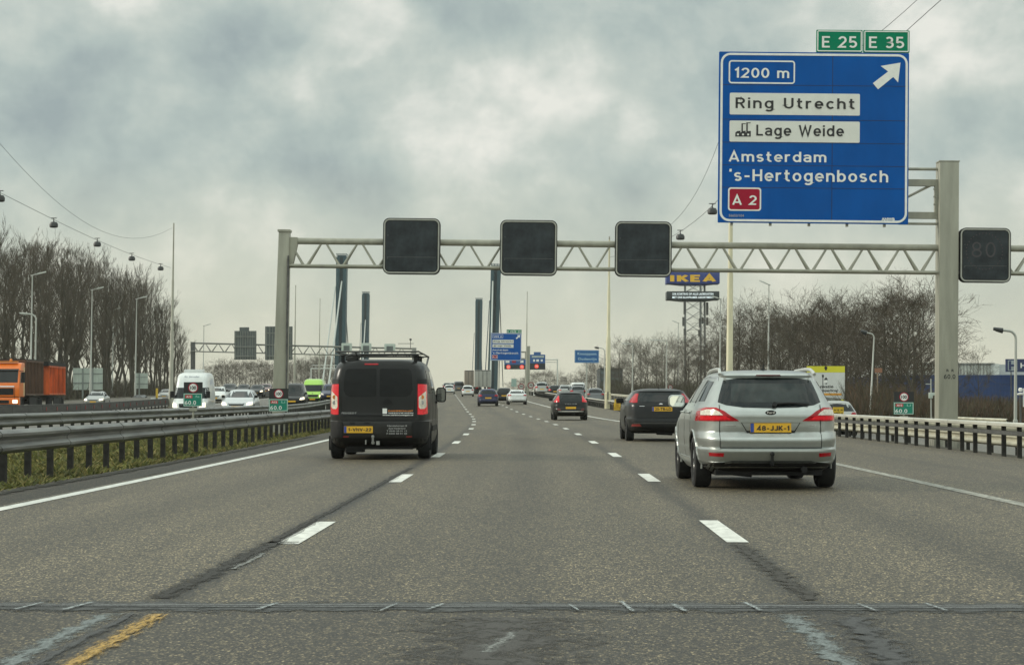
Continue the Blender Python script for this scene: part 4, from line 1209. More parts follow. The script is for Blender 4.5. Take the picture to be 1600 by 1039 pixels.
BLK = paint('black_paint', (.005, .006, .006), 0, .07, .2, .25)
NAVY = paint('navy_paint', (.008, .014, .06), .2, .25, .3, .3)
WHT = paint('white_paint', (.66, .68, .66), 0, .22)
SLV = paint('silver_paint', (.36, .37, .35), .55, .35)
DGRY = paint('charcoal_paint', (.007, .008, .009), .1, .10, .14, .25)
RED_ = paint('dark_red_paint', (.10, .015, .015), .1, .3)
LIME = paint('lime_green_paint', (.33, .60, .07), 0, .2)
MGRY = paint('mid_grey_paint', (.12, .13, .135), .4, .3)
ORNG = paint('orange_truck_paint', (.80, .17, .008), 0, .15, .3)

# --- silver estate car, close on the right
def estate():
    w, Lc = .935, 4.83
    kk = [(.20, .40, 4.5, .80, 5), (.27, .14, 4.65, .86, 5.2), (.335, .045, 4.74, .895, 5.5), (.34, .055, 4.75, .900, 5.5), (.40, .026, 4.79, .915, 5.5), (.465, .0, 4.82, .925, 5.5), (.49, .002, 4.83, .928, 5.5), (.515, .066, 4.83, .926, 5.5),
          (.60, .050, 4.82, .935, 5.5), (.622, .054, 4.81, .936, 5.5), (.665, .100, 4.78, .935, 5.5), (.70, .132, 4.74, .933, 5.4), (.76, .124, 4.6, .933, 5.2), (.83, .120, 4.30, .932, 5), (.90, .115, 3.95, .922, 5), (.965, .128, 3.62, .902, 4.9), (1.00, .142, 3.5, .882, 4.8), (1.03, .160, 3.42, .862, 4.7),
          (1.20, .285, 3.05, .772, 4.5), (1.32, .385, 2.80, .700, 4.4), (1.365, .415, 2.70, .672, 4.3), (1.385, .375, 2.64, .655, 4.2), (1.41, .39, 2.55, .625, 4.0), (1.435, .55, 2.42, .565, 3.6), (1.452, .80, 2.25, .46, 3.2), (1.46, 1.1, 2.0, .30, 3)]
    bd = Body(kk, 3)
    t = thing('estate_car', 'silver estate car with roof rails in the right lane, nearest of the traffic', 'car')
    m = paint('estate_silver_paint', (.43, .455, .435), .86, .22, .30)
    o = bpy.data.objects.new('body', bd.mesh('body', [m, BLACK], 132, (1.02, 3.86), .375)); link(o, t)
    place(t, 1206, 25.9)
    t.scale = (.955, 1, 1)
    t.rotation_euler.z += R(.4)
    # tailgate glass
    gl = [(-.655, 1.062), (-.56, 1.028), (-.35, .999), (0, .990), (.35, .999), (.56, 1.028), (.655, 1.062), (.63, 1.15), (.565, 1.33), (.40, 1.352), (0, 1.360), (-.40, 1.352), (-.565, 1.33), (-.63, 1.15)]
    rw = panel(bd, 'rear', gl, GLASS, 'rear_window', t, .005, 34, 9)
    # inner clear field of the glass, slightly lighter, and the head rests seen through it
    panel(bd, 'rear', [(-.50, 1.06), (.50, 1.06), (.47, 1.29), (-.47, 1.29)], mat('tinted_glass', (.026, .033, .032), .07, 0, .4, (4, 4, 4), spec=.34), 'heated_pane', rw, .0075, 20, 6, skirt=.001)
    for y0, a, b in ((1.3, .10, .50),):
        wp = MB()
        for i in range(12):
            x = a - .05 + (b - a) * i / 11; z = 1.035 + .012 * math.sin(math.pi * i / 11)
            x2 = a - .05 + (b - a) * (i + 1) / 11; z2 = 1.035 + .012 * math.sin(math.pi * (i + 1) / 11)
            wp.tube((x, bd.rear(x, z) - .03, z), (x2, bd.rear(x2, z2) - .03, z2), .016 if i < 7 else .011, None, 6)
        wp.tube((a - .05, bd.rear(0, 1.0) - .0, 1.02), (a - .05, bd.rear(0, 1.0) - .05, 1.04), .03, None, 10)
        wp.build('wiper', BLACK, rw)
    panel(bd, 'rear', [(-.17, 1.376), (.17, 1.376), (.15, 1.396), (-.15, 1.396)], mat('dark_brake_lamp', (.10, .012, .012), .25), 'high_brake_lamp', t, .006, 10, 2)
    # wrap-round lamps: red shell, clear insert, lit red bar
    for s in (-1, 1):
        shell = [(.402, .832), (.62, .830), (.905, .832), (.897, .90), (.883, .972), (.80, 1.000), (.68, .998), (.585, .955), (.50, .895), (.42, .848)]
        f = (lambda q: q) if s > 0 else sym
        tl = panel(bd, 'rear', f(shell), REDL, 'tail_lamp', t, .008, 30, 6)
        panel(bd, 'rear', f([(.60, .905), (.86, .905), (.855, .955), (.79, .975), (.70, .973), (.645, .945)]), CLEARL, 'clear_insert', tl, .012, 18, 4, skirt=.003)
        panel(bd, 'rear', f([(.50, .848), (.86, .845), (.862, .893), (.565, .893)]), REDB, 'lit_bar', tl, .012, 18, 3, skirt=.003)
        panel(bd, 'rear', f([(.640, .80), (.646, .80), (.646, 1.03), (.640, 1.03)]), BLACK, 'shut_line', t, .0092, 2, 8)
        panel(bd, 'rear', f([(.606, .402), (.775, .408), (.78, .452), (.60, .447)]), REDL, 'reflector', t, .006, 10, 2)
        panel(bd, 'rear', f([(.640, .515), (.647, .515), (.647, .80), (.640, .80)]), BLACK, 'shut_line', t, .0035, 2, 8)
    panel(bd, 'rear', [(-.645, .507), (.645, .507), (.645, .516), (-.645, .516)], BLACK, 'bumper_gap', t, .006, 26, 1)
    # plate recess
    panel(bd, 'rear', [(-.385, .828), (.385, .828), (.30, .69), (-.30, .69)], BLACK, 'plate_recess', t, .003, 16, 4)
    rc = panel(bd, 'rear', [(-.365, .812), (.365, .812), (.292, .700), (-.292, .700)], m, 'plate_surround', t, .005, 16, 4)
    panel(bd, 'rear', [(-.40, .815), (.40, .815), (.395, .838), (-.395, .838)], m, 'tailgate_grip', t, .020, 16, 2, skirt=.03)
    plate(t, bd, -.262, .258, .697, .810, '48-JJK-1')
    mb = MB(); mb.lathe([(-.012, .02), (-.008, .055), (0, .06)], 'y', 24); bo = mb.build('badge', BLACK, t, 40); bo.scale = (1.15, 1, .48); bo.location = (0, bd.rear(0, .935) - .006, .935)
    text('Ford', -.04, .04, -.024, .030, -.0135, CHROME, bo, bold=.02)
    panel(bd, 'rear', [(-.60, .772), (-.44, .772), (-.44, .781), (-.60, .781)], CHROME, 'model_lettering', t, .006, 12, 1)
    panel(bd, 'rear', [(.50, .776), (.57, .776), (.57, .784), (.50, .784)], CHROME, 'model_lettering', t, .006, 6, 1)
    # lower black valance and tow bar
    panel(bd, 'rear', [(-.80, .205), (.80, .205), (.84, .30), (.60, .335), (.50, .352), (-.50, .352), (-.60, .335), (-.84, .30)], BLACK, 'bumper_valance', t, .007, 26, 5)
    mb = MB(); mb.tube((0, .18, .30), (0, -.03, .32), .025); mb.tube((0, -.03, .31), (0, -.04, .42), .018); mb.lathe([(-.026, .008), (-.018, .022), (0, .028), (.018, .022), (.026, .008)], 'z', 14, 0, (0, -.04, .44))
    mb.build('tow_bar', BLACK, t, 40)
    mb = MB(); mb.box(-.68, .68, .35, 4.3, .17, .24); mb.build('floor_pan', BLACK, t)
    mb = MB(); mb.tube((.42, .10, .25), (.42, .6, .24), .04); mb.tube((-.5, .5, .23), (-.2, .5, .2), .06); mb.build('exhaust', BLACK, t)
    # sides
    for s in (-1, 1):
        panel(bd, 'side', [(.62, 1.075), (3.10, 1.045), (2.62, 1.30), (1.4, 1.345), (.72, 1.315)], GLASS, 'side_window', t, .005, 26, 5, s)
        for (a, b, c, e_) in ((1.30, 1.335, .08, .05), (2.16, 2.22, .06, .0)):
            panel(bd, 'side', [(a, 1.05), (b + .02, 1.05), (b - .08, 1.325), (a - .06, 1.325)], BLACK, 'window_pillar', t, .008, 4, 4, s)
        panel(bd, 'side', [(.60, 1.322), (.70, 1.355), (1.4, 1.372), (2.5, 1.335), (3.12, 1.06), (3.16, 1.07), (2.52, 1.352), (1.4, 1.388), (.66, 1.37)], CHROME, 'window_trim', t, .006, 26, 1, s)
        for yd in (1.28, 2.2, 3.28): panel(bd, 'side', [(yd, .35), (yd + .008, .35), (yd + .008, 1.03), (yd, 1.03)], BLACK, 'shut_line', t, .003, 1, 8, s)
        for yd in (1.45, 2.38):
            mb = MB(); xx = bd.side(yd, .93)
            mb.path([(s * (xx + .005), yd, .93), (s * (xx + .035), yd + .03, .932), (s * (xx + .035), yd + .15, .932), (s * (xx + .005), yd + .19, .93)], .014, 8); mb.build('door_handle', m, t, 40)
        panel(bd, 'side', [(1.45, .30), (3.4, .30), (3.4, .36), (1.45, .36)], m, 'sill', t, .014, 12, 2, s)
        mb = MB(); yy = 3.02; xm = bd.side(yy, 1.02)
        mb.prism(rrect(s * (xm + .155) - .115, s * (xm + .155) + .115, .985, 1.155, .06), yy - .03, yy + .09); mm = bevel(mb.build('wing_mirror', m, t), .02)
        mb = MB(); mb.prism(rrect(s * (xm + .155) - .098, s * (xm + .155) + .098, 1.0, 1.14, .05), yy - .036, yy - .0301); mb.build('mirror_glass', mat('mirror_glass', (.75, .8, .76), .03, 1, .03), mm)
        mb = MB(); mb.tube((s * (xm - .03), yy + .05, 1.0), (s * (xm + .09), yy + .04, 1.02), .035); mb.build('mirror_foot', BLACK, mm)
        # roof rail arching at both ends
        xr_ = .60
        pts = [(s * (xr_ + .01), .50, 1.40), (s * xr_, .60, 1.435), (s * (xr_ - .01), .75, 1.462), (s * (xr_ - .015), 1.2, 1.472), (s * (xr_ - .02), 2.1, 1.462), (s * (xr_ - .02), 2.35, 1.44), (s * (xr_ - .02), 2.5, 1.40)]
        mb = MB(); mb.path([Vector(p) for p in pts], .021, 10); mb.build('roof_rail', mat('rail_silver', (.52, .53, .50), .35, .5, .06), t, 60)
        for y in (1.02, 3.86):
            wheel(t, s * (bd.side(y, .42) - .105), y, .325, .225)
            mb = MB(); arc = [(y + .385 * math.cos(a), .325 + .385 * math.sin(a)) for a in np.linspace(R(-12), R(192), 26)]
            for (p, q) in zip(arc[:-1], arc[1:]):
                mb.tube((s * (bd.side(p[0], max(p[1], .3)) - .002), p[0], p[1]), (s * (bd.side(q[0], max(q[1], .3)) - .002), q[0], q[1]), .016, None, 6)
            mb.build('arch_lip', m, t, 60)
    mb = MB(); mb.tube((0, 1.0, 1.455), (0, .85, 1.53), .012, .006); mb.lathe([(-.0, .03), (.02, .022)], 'z', 10, 0, (0, 1.0, 1.455)); mb.build('aerial', BLACK, t)
estate()

# --- black van on the left
def black_van():
    w, Lc, H = .93, 4.9, 1.88
    kk = [(.20, .35, 4.5, .80, 6), (.30, .10, 4.72, .885, 7), (.38, .02, 4.8, .905, 7), (.41, .0, 4.84, .915, 7), (.66, .0, 4.84, .925, 7), (.695, .012, 4.82, .925, 7), (.705, .055, 4.8, .922, 7), (.80, .060, 4.78, .928, 7), (.84, .070, 4.7, .93, 7), (.95, .078, 4.5, .93, 7), (1.06, .083, 4.15, .925, 7), (1.15, .088, 3.85, .918, 7),
          (1.30, .105, 3.6, .90, 7), (1.50, .135, 3.3, .865, 7), (1.64, .165, 3.05, .832, 6.5), (1.70, .185, 2.95, .805, 6), (1.745, .21, 2.85, .775, 5.5), (1.785, .27, 2.7, .72, 5), (1.812, .42, 2.45, .61, 4.4), (1.82, .7, 2.2, .42, 4)]
    bd = Body(kk, 3)
    t = thing('black_van', 'black panel van with roof rack and white lettering in the left lane', 'van')
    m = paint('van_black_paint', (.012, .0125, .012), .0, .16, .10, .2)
    o = bpy.data.objects.new('body', bd.mesh('body', [m, BLACK], 132, (.98, 3.95), .36)); link(o, t)
    place(t, 590, 38.6)
    for s in (-1, 1):
        f = (lambda q: q) if s > 0 else sym
        p = panel(bd, 'rear', f([(.030, 1.165), (.050, 1.135), (.50, 1.135), (.585, 1.17), (.625, 1.26), (.615, 1.46), (.595, 1.60), (.55, 1.638), (.05, 1.643), (.030, 1.625)]), GLASSB, 'rear_window', t, .006, 22, 7)
        panel(bd, 'rear', f([(.665, .735), (.672, .735), (.655, 1.68), (.648, 1.68)]), BLACK, 'shut_line', t, .003, 2, 10)
        tl = panel(bd, 'rear', f([(.715, .815), (.80, .812), (.885, .83), (.868, 1.36), (.715, 1.365)]), REDB, 'tail_lamp', t, .014, 16, 8)
        panel(bd, 'rear', f([(.735, .955), (.76, .915), (.83, .918), (.868, .955), (.860, 1.24), (.735, 1.13)]) if True else 0, CLEARL, 'clear_insert', tl, .019, 14, 7, skirt=.004)
        for zc, mm in ((1.03, GREYL), (1.13, ORANGEL)):
            mb = MB(); mb.lathe([(-.004, .036), (.003, .040)], 'y', 16, 0, (s * .79, bd.rear(.79, zc) - .022, zc)); mb.build('bulb', mm, tl)
        panel(bd, 'rear', f([(.71, 1.368), (.868, 1.368), (.855, 1.46), (.72, 1.455)]), BLACK, 'lamp_cap', t, .012, 10, 3)
        panel(bd, 'rear', f([(.52, .405), (.62, .405), (.62, .43), (.52, .43)]), mat('dull_reflector', (.20, .02, .015), .35), 'reflector', t, .006, 6, 1)
        # bumper corners stand proud
        panel(bd, 'rear', f([(.63, .395), (.895, .395), (.905, .69), (.63, .69)]), mat('grey_bumper_plastic', (.014, .014, .014), .65, 0, .3, 5, spec=.2), 'bumper_corner', t, .022, 16, 5, skirt=.04)
    panel(bd, 'rear', [(-.004, .72), (.004, .72), (.004, 1.69), (-.004, 1.69)], BLACK, 'shut_line', t, .004, 2, 14)
    panel(bd, 'rear', [(-.66, .712), (.66, .712), (.66, .722), (-.66, .722)], BLACK, 'bumper_gap', t, .006, 20, 1)
    panel(bd, 'rear', [(-.63, .790), (.63, .790), (.63, .812), (-.63, .812)], mat('grey_bumper_plastic', (.014, .014, .014), .65), 'door_rub_strip', t, .014, 20, 2)
    panel(bd, 'rear', [(-.25, 1.712), (.0, 1.712), (.0, 1.738), (-.25, 1.738)], REDL, 'high_brake_lamp', t, .012, 8, 2)
    plate(t, bd, -.605, -.085, .485, .605, '1-VNV-22')
    for xx in (-.45, -.19):
        mb = MB(); mb.box(xx - .045, xx + .045, -.012, .02, .655, .678); mb.build('plate_lamp', BLACK, t)
    # door handle
    mb = MB(); mb.prism(rrect(.09, .27, 1.005, 1.05, .02), bd.rear(.1, 1.0) - .02, bd.rear(.1, 1.0) + .02); mb.prism([(.10, 1.05), (.26, 1.05), (.21, 1.095), (.15, 1.095)], bd.rear(.1, 1.0) - .012, bd.rear(.1, 1.0) + .02)
    mb.build('door_handle', BLACK, t)
    yf = lambda x, z: bd.rear(x, z) - .007
    text('PEUGEOT', -.655, -.385, .827, .857, 0, GREYL, t, yf=yf, space=1.25)
    panel(bd, 'rear', [(.085, .83), (.165, .83), (.165, .925), (.085, .925)], WHITEP, 'white_logo', t, .007, 4, 4)
    text('DAKSPECIALIST', .19, .635, .868, .893, 0, ORANGEL, t, yf=yf, space=1.1, bold=.04)
    text('VERBOUWINGEN', .19, .635, .830, .852, 0, WHITEP, t, yf=yf, space=1.5, bold=.04)
    yg = lambda x, z: bd.rear(x, z) - .020
    text('www.verbouwingen.nl', .085, .635, .790, .814, 0, WHITEP, t, yf=yg, bold=.04)
    for i, (s_, x0, x1) in enumerate((('Handelstraat 8', .175, .53), ('Zuid Nederland', .195, .50), ('T 0345 58 91 12', .165, .53), ('F 0345 58 91 28', .165, .53))):
        text(s_, x0, x1, .600 - i * .047, .628 - i * .047, 0, GREYL, t, yf=yf, bold=.02)
    panel(bd, 'rear', [(-.84, .21), (.84, .21), (.87, .385), (-.87, .385)], BLACK, 'bumper_valance', t, .006, 20, 4)
    mb = MB(); mb.box(-.55, .62, .25, 4.3, .185, .26); mb.box(-.6, -.28, .3, .75, .13, .25); mb.build('floor_pan', BLACK, t)
    mb = MB(); mb.tube((-.08, .25, .30), (-.08, -.06, .31), .03); mb.tube((-.08, -.06, .30), (-.08, -.07, .40), .02); mb.lathe([(-.028, .008), (-.02, .024), (0, .03), (.02, .024), (.028, .008)], 'z', 14, 0, (-.08, -.07, .42)); mb.box(-.22, -.20, -.03, .0, .28, .36); mb.box(-.02, .04, -.05, 0, .27, .34)
    mb.build('tow_bar', GALV, t, 40)
    for s in (-1, 1):
        panel(bd, 'side', [(3.05, 1.20), (3.62, 1.20), (3.02, 1.60), (2.72, 1.60), (2.70, 1.20)], GLASS, 'side_window', t, .005, 12, 5, s)
        panel(bd, 'side', [(1.62, 1.20), (2.60, 1.20), (2.60, 1.61), (1.62, 1.61)], GLASS, 'side_window', t, .005, 14, 5, s)
        panel(bd, 'side', [(.55, 1.20), (1.50, 1.20), (1.50, 1.61), (.62, 1.61)], GLASSB, 'side_window', t, .005, 14, 5, s)
        for yd in (1.55, 2.65, 3.75): panel(bd, 'side', [(yd, .34), (yd + .01, .34), (yd + .01, 1.66), (yd, 1.66)], BLACK, 'shut_line', t, .003, 1, 10, s)
        panel(bd, 'side', [(1.4, .50), (3.5, .50), (3.5, .60), (1.4, .60)], BLACK, 'rub_strip', t, .014, 10, 2, s)
        mb = MB(); xx = bd.side(2.5, 1.03); mb.box(min(s * xx, s * (xx + .03)), max(s * xx, s * (xx + .03)), 2.78, 2.95, 1.01, 1.05); mb.build('door_handle', BLACK, t)
        mb = MB(); yy = 3.42; xm = bd.side(yy, 1.2)
        mb.prism(rrect(s * (xm + .13) - .095, s * (xm + .13) + .095, 1.03, 1.32, .06), yy - .04, yy + .10); mm = bevel(mb.build('wing_mirror', BLACK, t), .02)
        mb = MB(); mb.prism(rrect(s * (xm + .13) - .075, s * (xm + .13) + .075, 1.05, 1.30, .05), yy - .046, yy - .0401); mb.build('mirror_glass', mat('van_mirror_glass', (.10, .11, .11), .05, .8, .03), mm)
        mb = MB(); mb.box(min(s * (xm - .03), s * (xm + .1)), max(s * (xm - .03), s * (xm + .1)), yy - .02, yy + .06, 1.10, 1.18); mb.build('mirror_arm', BLACK, mm)
        for y in (.98, 3.95): wheel(t, s * (bd.side(y, .42) - .11), y, .325, .225)
        mb = MB(); mb.box(s * .80 - .14, s * .80 + .14, .70, .73, .16, .42); mb.build('mud_flap', BLACK, t)
    # roof rack
    rk = MB()
    for s in (-1, 1):
        for y in (.42, 1.35, 2.25): rk.box(s * .66 - .03, s * .66 + .03, y - .03, y + .03, 1.76, 1.88)
        rk.box(s * .68 - .02, s * .68 + .02, .30, 2.75, 1.88, 1.894)
    for y in (.42, 1.35, 2.25): rk.box(-.72, .72, y - .02, y + .02, 1.882, 1.896)
    ra = rk.build('roof_rack', BLACK, t)
    RK = mat('rack_aluminium', (.10, .10, .095), .45, .5, .2)
    mb = MB(); mb.tube((-.78, .34, 1.955), (.72, .34, 1.955), .016)
    mb.tube((-.78, 2.7, 1.955), (.72, 2.7, 1.955), .013)
    for s in (-1, 1): mb.tube((s * .75 - .03, .30, 1.955), (s * .75 - .03, 4.3, 1.935), .016)
    mb.tube((-.78, 4.3, 1.935), (.72, 4.3, 1.935), .013); mb.tube((.72, 4.22, 1.92), (.68, 3.2, 1.55), .02); mb.tube((-.78, 4.22, 1.92), (-.74, 3.2, 1.55), .02)
    for y in (1.9,): mb.tube((-.75, y, 1.94), (.72, y, 1.94), .010)
    mb.build('rack_frame', RK, ra, 40)
    mb = MB(); mb.tube((-.60, .5, 1.82), (-.42, .5, 1.88), .07, .09); mb.tube((-.42, .5, 1.88), (-.34, .52, 1.90), .09, .03); mb.build('beacon', GALVD, ra, 40)
black_van()

# --- charcoal hatchback ahead of the estate
def hatch():
    w, Lc, H = .90, 4.34, 1.47
    sq = lambda z: z if z < 1 else 1 + (z - 1) * .77
    bd = Body([(sq(q[0]),) + q[1:] for q in [(.20, .30, 4.0, .78, 5), (.28, .08, 4.15, .85, 5.5), (.38, .01, 4.28, .88, 5.5), (.50, .0, 4.33, .895, 5.5), (.585, .015, 4.34, .90, 5.5), (.60, .045, 4.33, .90, 5.5), (.80, .065, 4.1, .90, 5.2), (.92, .085, 3.6, .885, 5), (.985, .12, 3.2, .86, 4.8), (1.04, .16, 3.05, .835, 4.6), (1.20, .28, 2.75, .75, 4.4), (1.33, .37, 2.5, .68, 4.2), (1.385, .38, 2.38, .64, 4), (1.42, .52, 2.2, .56, 3.6), (1.455, .85, 2.0, .42, 3.2), (H, 1.2, 1.8, .28, 3)]], 3)
    t = thing('hatchback', 'charcoal hatchback with tall corner lamps, just left of the silver estate car', 'car')
    o = bpy.data.objects.new('body', bd.mesh('body', [DGRY, BLACK], 120, (.80, 3.44), .36)); link(o, t)
    place(t, 1033, 55.2)
    panel(bd, 'rear', [(-.58, 1.019), (0, 1.004), (.58, 1.019), (.56, 1.115), (.49, 1.258), (0, 1.270), (-.49, 1.258), (-.56, 1.115)], GLASS, 'rear_window', t, .006, 24, 7)
    for s in (-1, 1):
        f = (lambda q: q) if s > 0 else sym
        panel(bd, 'rear', f([(.60, 1.000), (.70, .99), (.80, 1.008), (.735, 1.115), (.635, 1.231), (.555, 1.231), (.585, 1.115)]), REDL, 'tail_lamp', t, .010, 14, 6)
        panel(bd, 'rear', f([(.50, .38), (.76, .385), (.74, .44), (.55, .445)]), mat('dull_reflector', (.20, .02, .015), .35), 'reflector', t, .006, 8, 1)
        panel(bd, 'side', [(.55, 1.046), (2.75, 1.023), (2.35, 1.223), (1.2, 1.258), (.72, 1.239)], GLASS, 'side_window', t, .006, 16, 4, s)
        mb = MB(); yy = 2.8; xm = bd.side(yy, 1.0)
        mb.prism(rrect(s * (xm + .13) - .10, s * (xm + .13) + .10, .97, 1.11, .05), yy - .05, yy + .06); mb.box(min(s * (xm - .03), s * (xm + .06)), max(s * (xm - .03), s * (xm + .06)), yy - .02, yy + .03, .99, 1.03); bevel(mb.build('wing_mirror', BLACK, t), .012)
        for y in (.80, 3.44): wheel(t, s * (bd.side(y, .42) - .10), y, .315, .21)
    plate(t, bd, -.23, .29, .775, .885, '25-TB-LD')
    panel(bd, 'rear', [(-.68, .596), (.68, .596), (.68, .606), (-.68, .606)], BLACK, 'bumper_gap', t, .006, 16, 1)
    panel(bd, 'rear', [(-.78, .205), (.78, .205), (.80, .36), (-.80, .36)], BLACK, 'bumper_valance', t, .006, 16, 3)
    panel(bd, 'rear', [(-.70, .455), (.70, .455), (.70, .472), (-.70, .472)], GALVD, 'bumper_strip', t, .006, 14, 1)
    mb = MB(); mb.lathe([(-.008, .03), (0, .045)], 'y', 20); b_ = mb.build('badge', CHROME, t, 40); b_.scale = (1.1, 1, .5); b_.location = (0, bd.rear(0, .955) - .004, .955)
    panel(bd, 'rear', [(-.55, .90), (-.42, .90), (-.42, .91), (-.55, .91)], CHROME, 'model_lettering', t, .005, 6, 1)
    panel(bd, 'rear', [(-.55, 1.289), (.55, 1.289), (.52, 1.308), (-.52, 1.308)], DGRY, 'roof_spoiler', t, .03, 14, 2, skirt=.05)
    mb = MB(); mb.tube((0, .9, 1.345), (0, .75, 1.42), .01, .006); mb.build('aerial', BLACK, t)
    mb = MB(); mb.tube((.45, .1, .24), (.45, .5, .24), .035); mb.tube((-.1, .2, .22), (.3, .3, .2), .05); mb.build('exhaust', BLACK, t)
hatch()

# --- glossy black hatch with lit shoulder lamps
def shoulder_lamp_hatch():
    w, Lc, H = .90, 4.37, 1.44
    bd = Body(keys('hatch', Lc, H, w), 3)
    t = thing('hatchback', 'glossy black hatchback with glowing red shoulder lamps in the right lane', 'car')
    o = bpy.data.objects.new('body', bd.mesh('body', [BLK, BLACK], 90, (.82, 3.5), .36)); link(o, t)
    place(t, 892, 108)
    panel(bd, 'rear', [(-.52, .90), (.52, .90), (.60, 1.02), (.50, 1.32), (-.50, 1.32), (-.60, 1.02)], GLASS, 'rear_window', t, .006, 18, 7)
    for s in (-1, 1):
        f = (lambda q: q) if s > 0 else sym
        panel(bd, 'rear', f([(.56, .93), (.80, .90), (.855, .95), (.74, 1.06), (.64, 1.22), (.58, 1.25), (.63, 1.06)]), REDB, 'tail_lamp', t, .012, 14, 5)
        panel(bd, 'rear', f([(.50, .50), (.68, .52), (.66, .60), (.54, .58)]), mat('dull_reflector', (.20, .02, .015), .35), 'reflector', t, .008, 6, 1)
        panel(bd, 'side', [(.75, 1.06), (2.9, 1.05), (2.4, 1.28), (1.0, 1.29)], GLASS, 'side_window', t, .006, 12, 3, s)
        mb = MB(); yy = 2.9; xm = bd.side(yy, 1.0)
        mb.prism(rrect(s * (xm + .12) - .10, s * (xm + .12) + .10, .97, 1.11, .05), yy - .05, yy + .06); mb.box(min(s * (xm - .03), s * (xm + .06)), max(s * (xm - .03), s * (xm + .06)), yy - .02, yy + .03, .99, 1.03); mb.build('wing_mirror', BLK, t)
        for y in (.82, 3.5): wheel(t, s * (bd.side(y, .42) - .10), y, .315, .21)
    plate(t, bd, -.26, .26, .57, .68, '', 'rear', True, False)
    panel(bd, 'rear', [(-.62, .42), (.62, .42), (.66, .47), (-.66, .47)], CHROME, 'bumper_strip', t, .008, 12, 1)
    text('V O L V O', -.30, .30, .80, .845, 0, GREYL, t, yf=lambda x, z: bd.rear(x, z) - .008, bold=.03)
    panel(bd, 'rear', [(-.54, 1.345), (.54, 1.345), (.50, 1.372), (-.50, 1.372)], BLK, 'roof_spoiler', t, .03, 12, 2, skirt=.05)
    mb = MB(); mb.tube((0, .95, 1.42), (0, .8, 1.50), .012, .006); mb.build('aerial', BLACK, t)
shoulder_lamp_hatch()

SC = simple_car
SC('coupe', 'white coupe with slim red lamps in the right lane', 'car', 'sedan', 808.5, 192, 1.80, 4.6, 1.36, WHT, group=None, plate_=False)
SC('hatchback', 'navy blue hatchback in the middle lane', 'car', 'hatch', 763, 181, 1.78, 4.2, 1.47, NAVY)
SC('hatchback', 'small dark hatchback half hidden behind the white coupe', 'car', 'hatch', 788, 207, 1.72, 4.0, 1.46, BLK, brake=True)
SC('small_car', 'small rounded white car ahead of the navy hatchback', 'car', 'mini', 731, 283, 1.65, 3.6, 1.50, WHT)
SC('hatchback', 'white hatchback in the left lane at the foot of the slope', 'car', 'hatch', 702, 333, 1.80, 4.2, 1.48, WHT)
SC('dark_van', 'dark grey van on the crest beside the small white car', 'van', 'van', 717, 378, 1.95, 4.8, 1.95, MGRY, detail=True)
SC('suv', 'grey car on the crest, topmost in the left lane', 'car', 'suv', 699, 405, 1.85, 4.4, 1.66, MGRY, plate_=False)
SC('suv', 'pale grey car far off on the crest, between the dark van and the lorry', 'car', 'suv', 708, 440, 1.85, 4.4, 1.66, SLV, plate_=False)
# right-hand parallel road
SC('suv', 'silver car with a dark rear window beside the distant round speed signs', 'car', 'suv', 847, 268, 1.80, 4.4, 1.62, SLV, zoff=.35)
SC('hatchback', 'dark car with red lamps behind the guardrail, left of the pale saloon', 'car', 'hatch', 868, 262, 1.80, 4.2, 1.46, DGRY, zoff=.10, brake=True)
SC('saloon_car', 'pale silver saloon over the roof of the glossy black hatchback', 'car', 'sedan', 885, 236, 1.80, 4.5, 1.45, SLV, zoff=.25, plate_=False)
SC('hatchback', 'blue grey car over the roof of the glossy black hatchback', 'car', 'hatch', 904, 226, 1.80, 4.3, 1.47, MGRY, zoff=.15, plate_=False)
SC('white_van', 'white van roof behind the cars right of the glossy black hatchback', 'van', 'van', 904, 262, 1.95, 5.0, 2.1, WHT, zoff=-.2, plate_=False)
SC('hatchback', 'grey car blurred by spray beside the post of the blue junction sign', 'car', 'hatch', 931, 205, 1.80, 4.2, 1.48, MGRY, zoff=-.05, plate_=False)
SC('saloon_car', 'silver car half hidden by the right guardrail below the yellow billboard', 'car', 'hatch', 1310, 88, 1.80, 4.3, 1.46, SLV, zoff=-.45, plate_=False)

# --- oncoming traffic
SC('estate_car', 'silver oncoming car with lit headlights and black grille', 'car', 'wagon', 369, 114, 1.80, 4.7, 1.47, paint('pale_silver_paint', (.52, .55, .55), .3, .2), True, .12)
SC('people_carrier', 'black oncoming people carrier beside the left gantry post', 'car', 'mpv', 456, 150, 1.85, 4.7, 1.78, DGRY, True, .25)
SC('car', 'dark blue oncoming car half hidden behind the black van', 'car', 'hatch', 515, 190, 1.80, 4.4, 1.60, NAVY, True, .3, lit=False)
SC('car', 'dark oncoming car with headlights on the slope, nearest to the camper van', 'car', 'hatch', 355, 235, 1.80, 4.4, 1.50, BLK, True, .35)
SC('car', 'dark oncoming car with headlights, left of the gantry post on the slope', 'car', 'hatch', 399, 255, 1.80, 4.4, 1.50, DGRY, True, .2)
SC('car', 'unlit black oncoming car between the two dark cars on the slope', 'car', 'hatch', 378, 275, 1.80, 4.4, 1.50, BLK, True, .2, lit=False)
SC('car', 'red oncoming car with one bright headlight beside the gantry post', 'car', 'hatch', 413, 285, 1.78, 4.2, 1.50, RED_, True, .25)
SC('car', 'white oncoming car peeping out behind the camper van', 'car', 'sedan', 334, 165, 1.78, 4.5, 1.42, WHT, True, .35, lit=False)
SC('saloon_car', 'silver oncoming car with bright headlights on the far left carriageway', 'car', 'sedan', 145, 186, 1.80, 4.6, 1.44, SLV, True, -.15)
SC('car', 'dark car with a single lamp below the pale road sign back', 'car', 'hatch', 214, 265, 1.80, 4.2, 1.35, BLK, True, -.95)
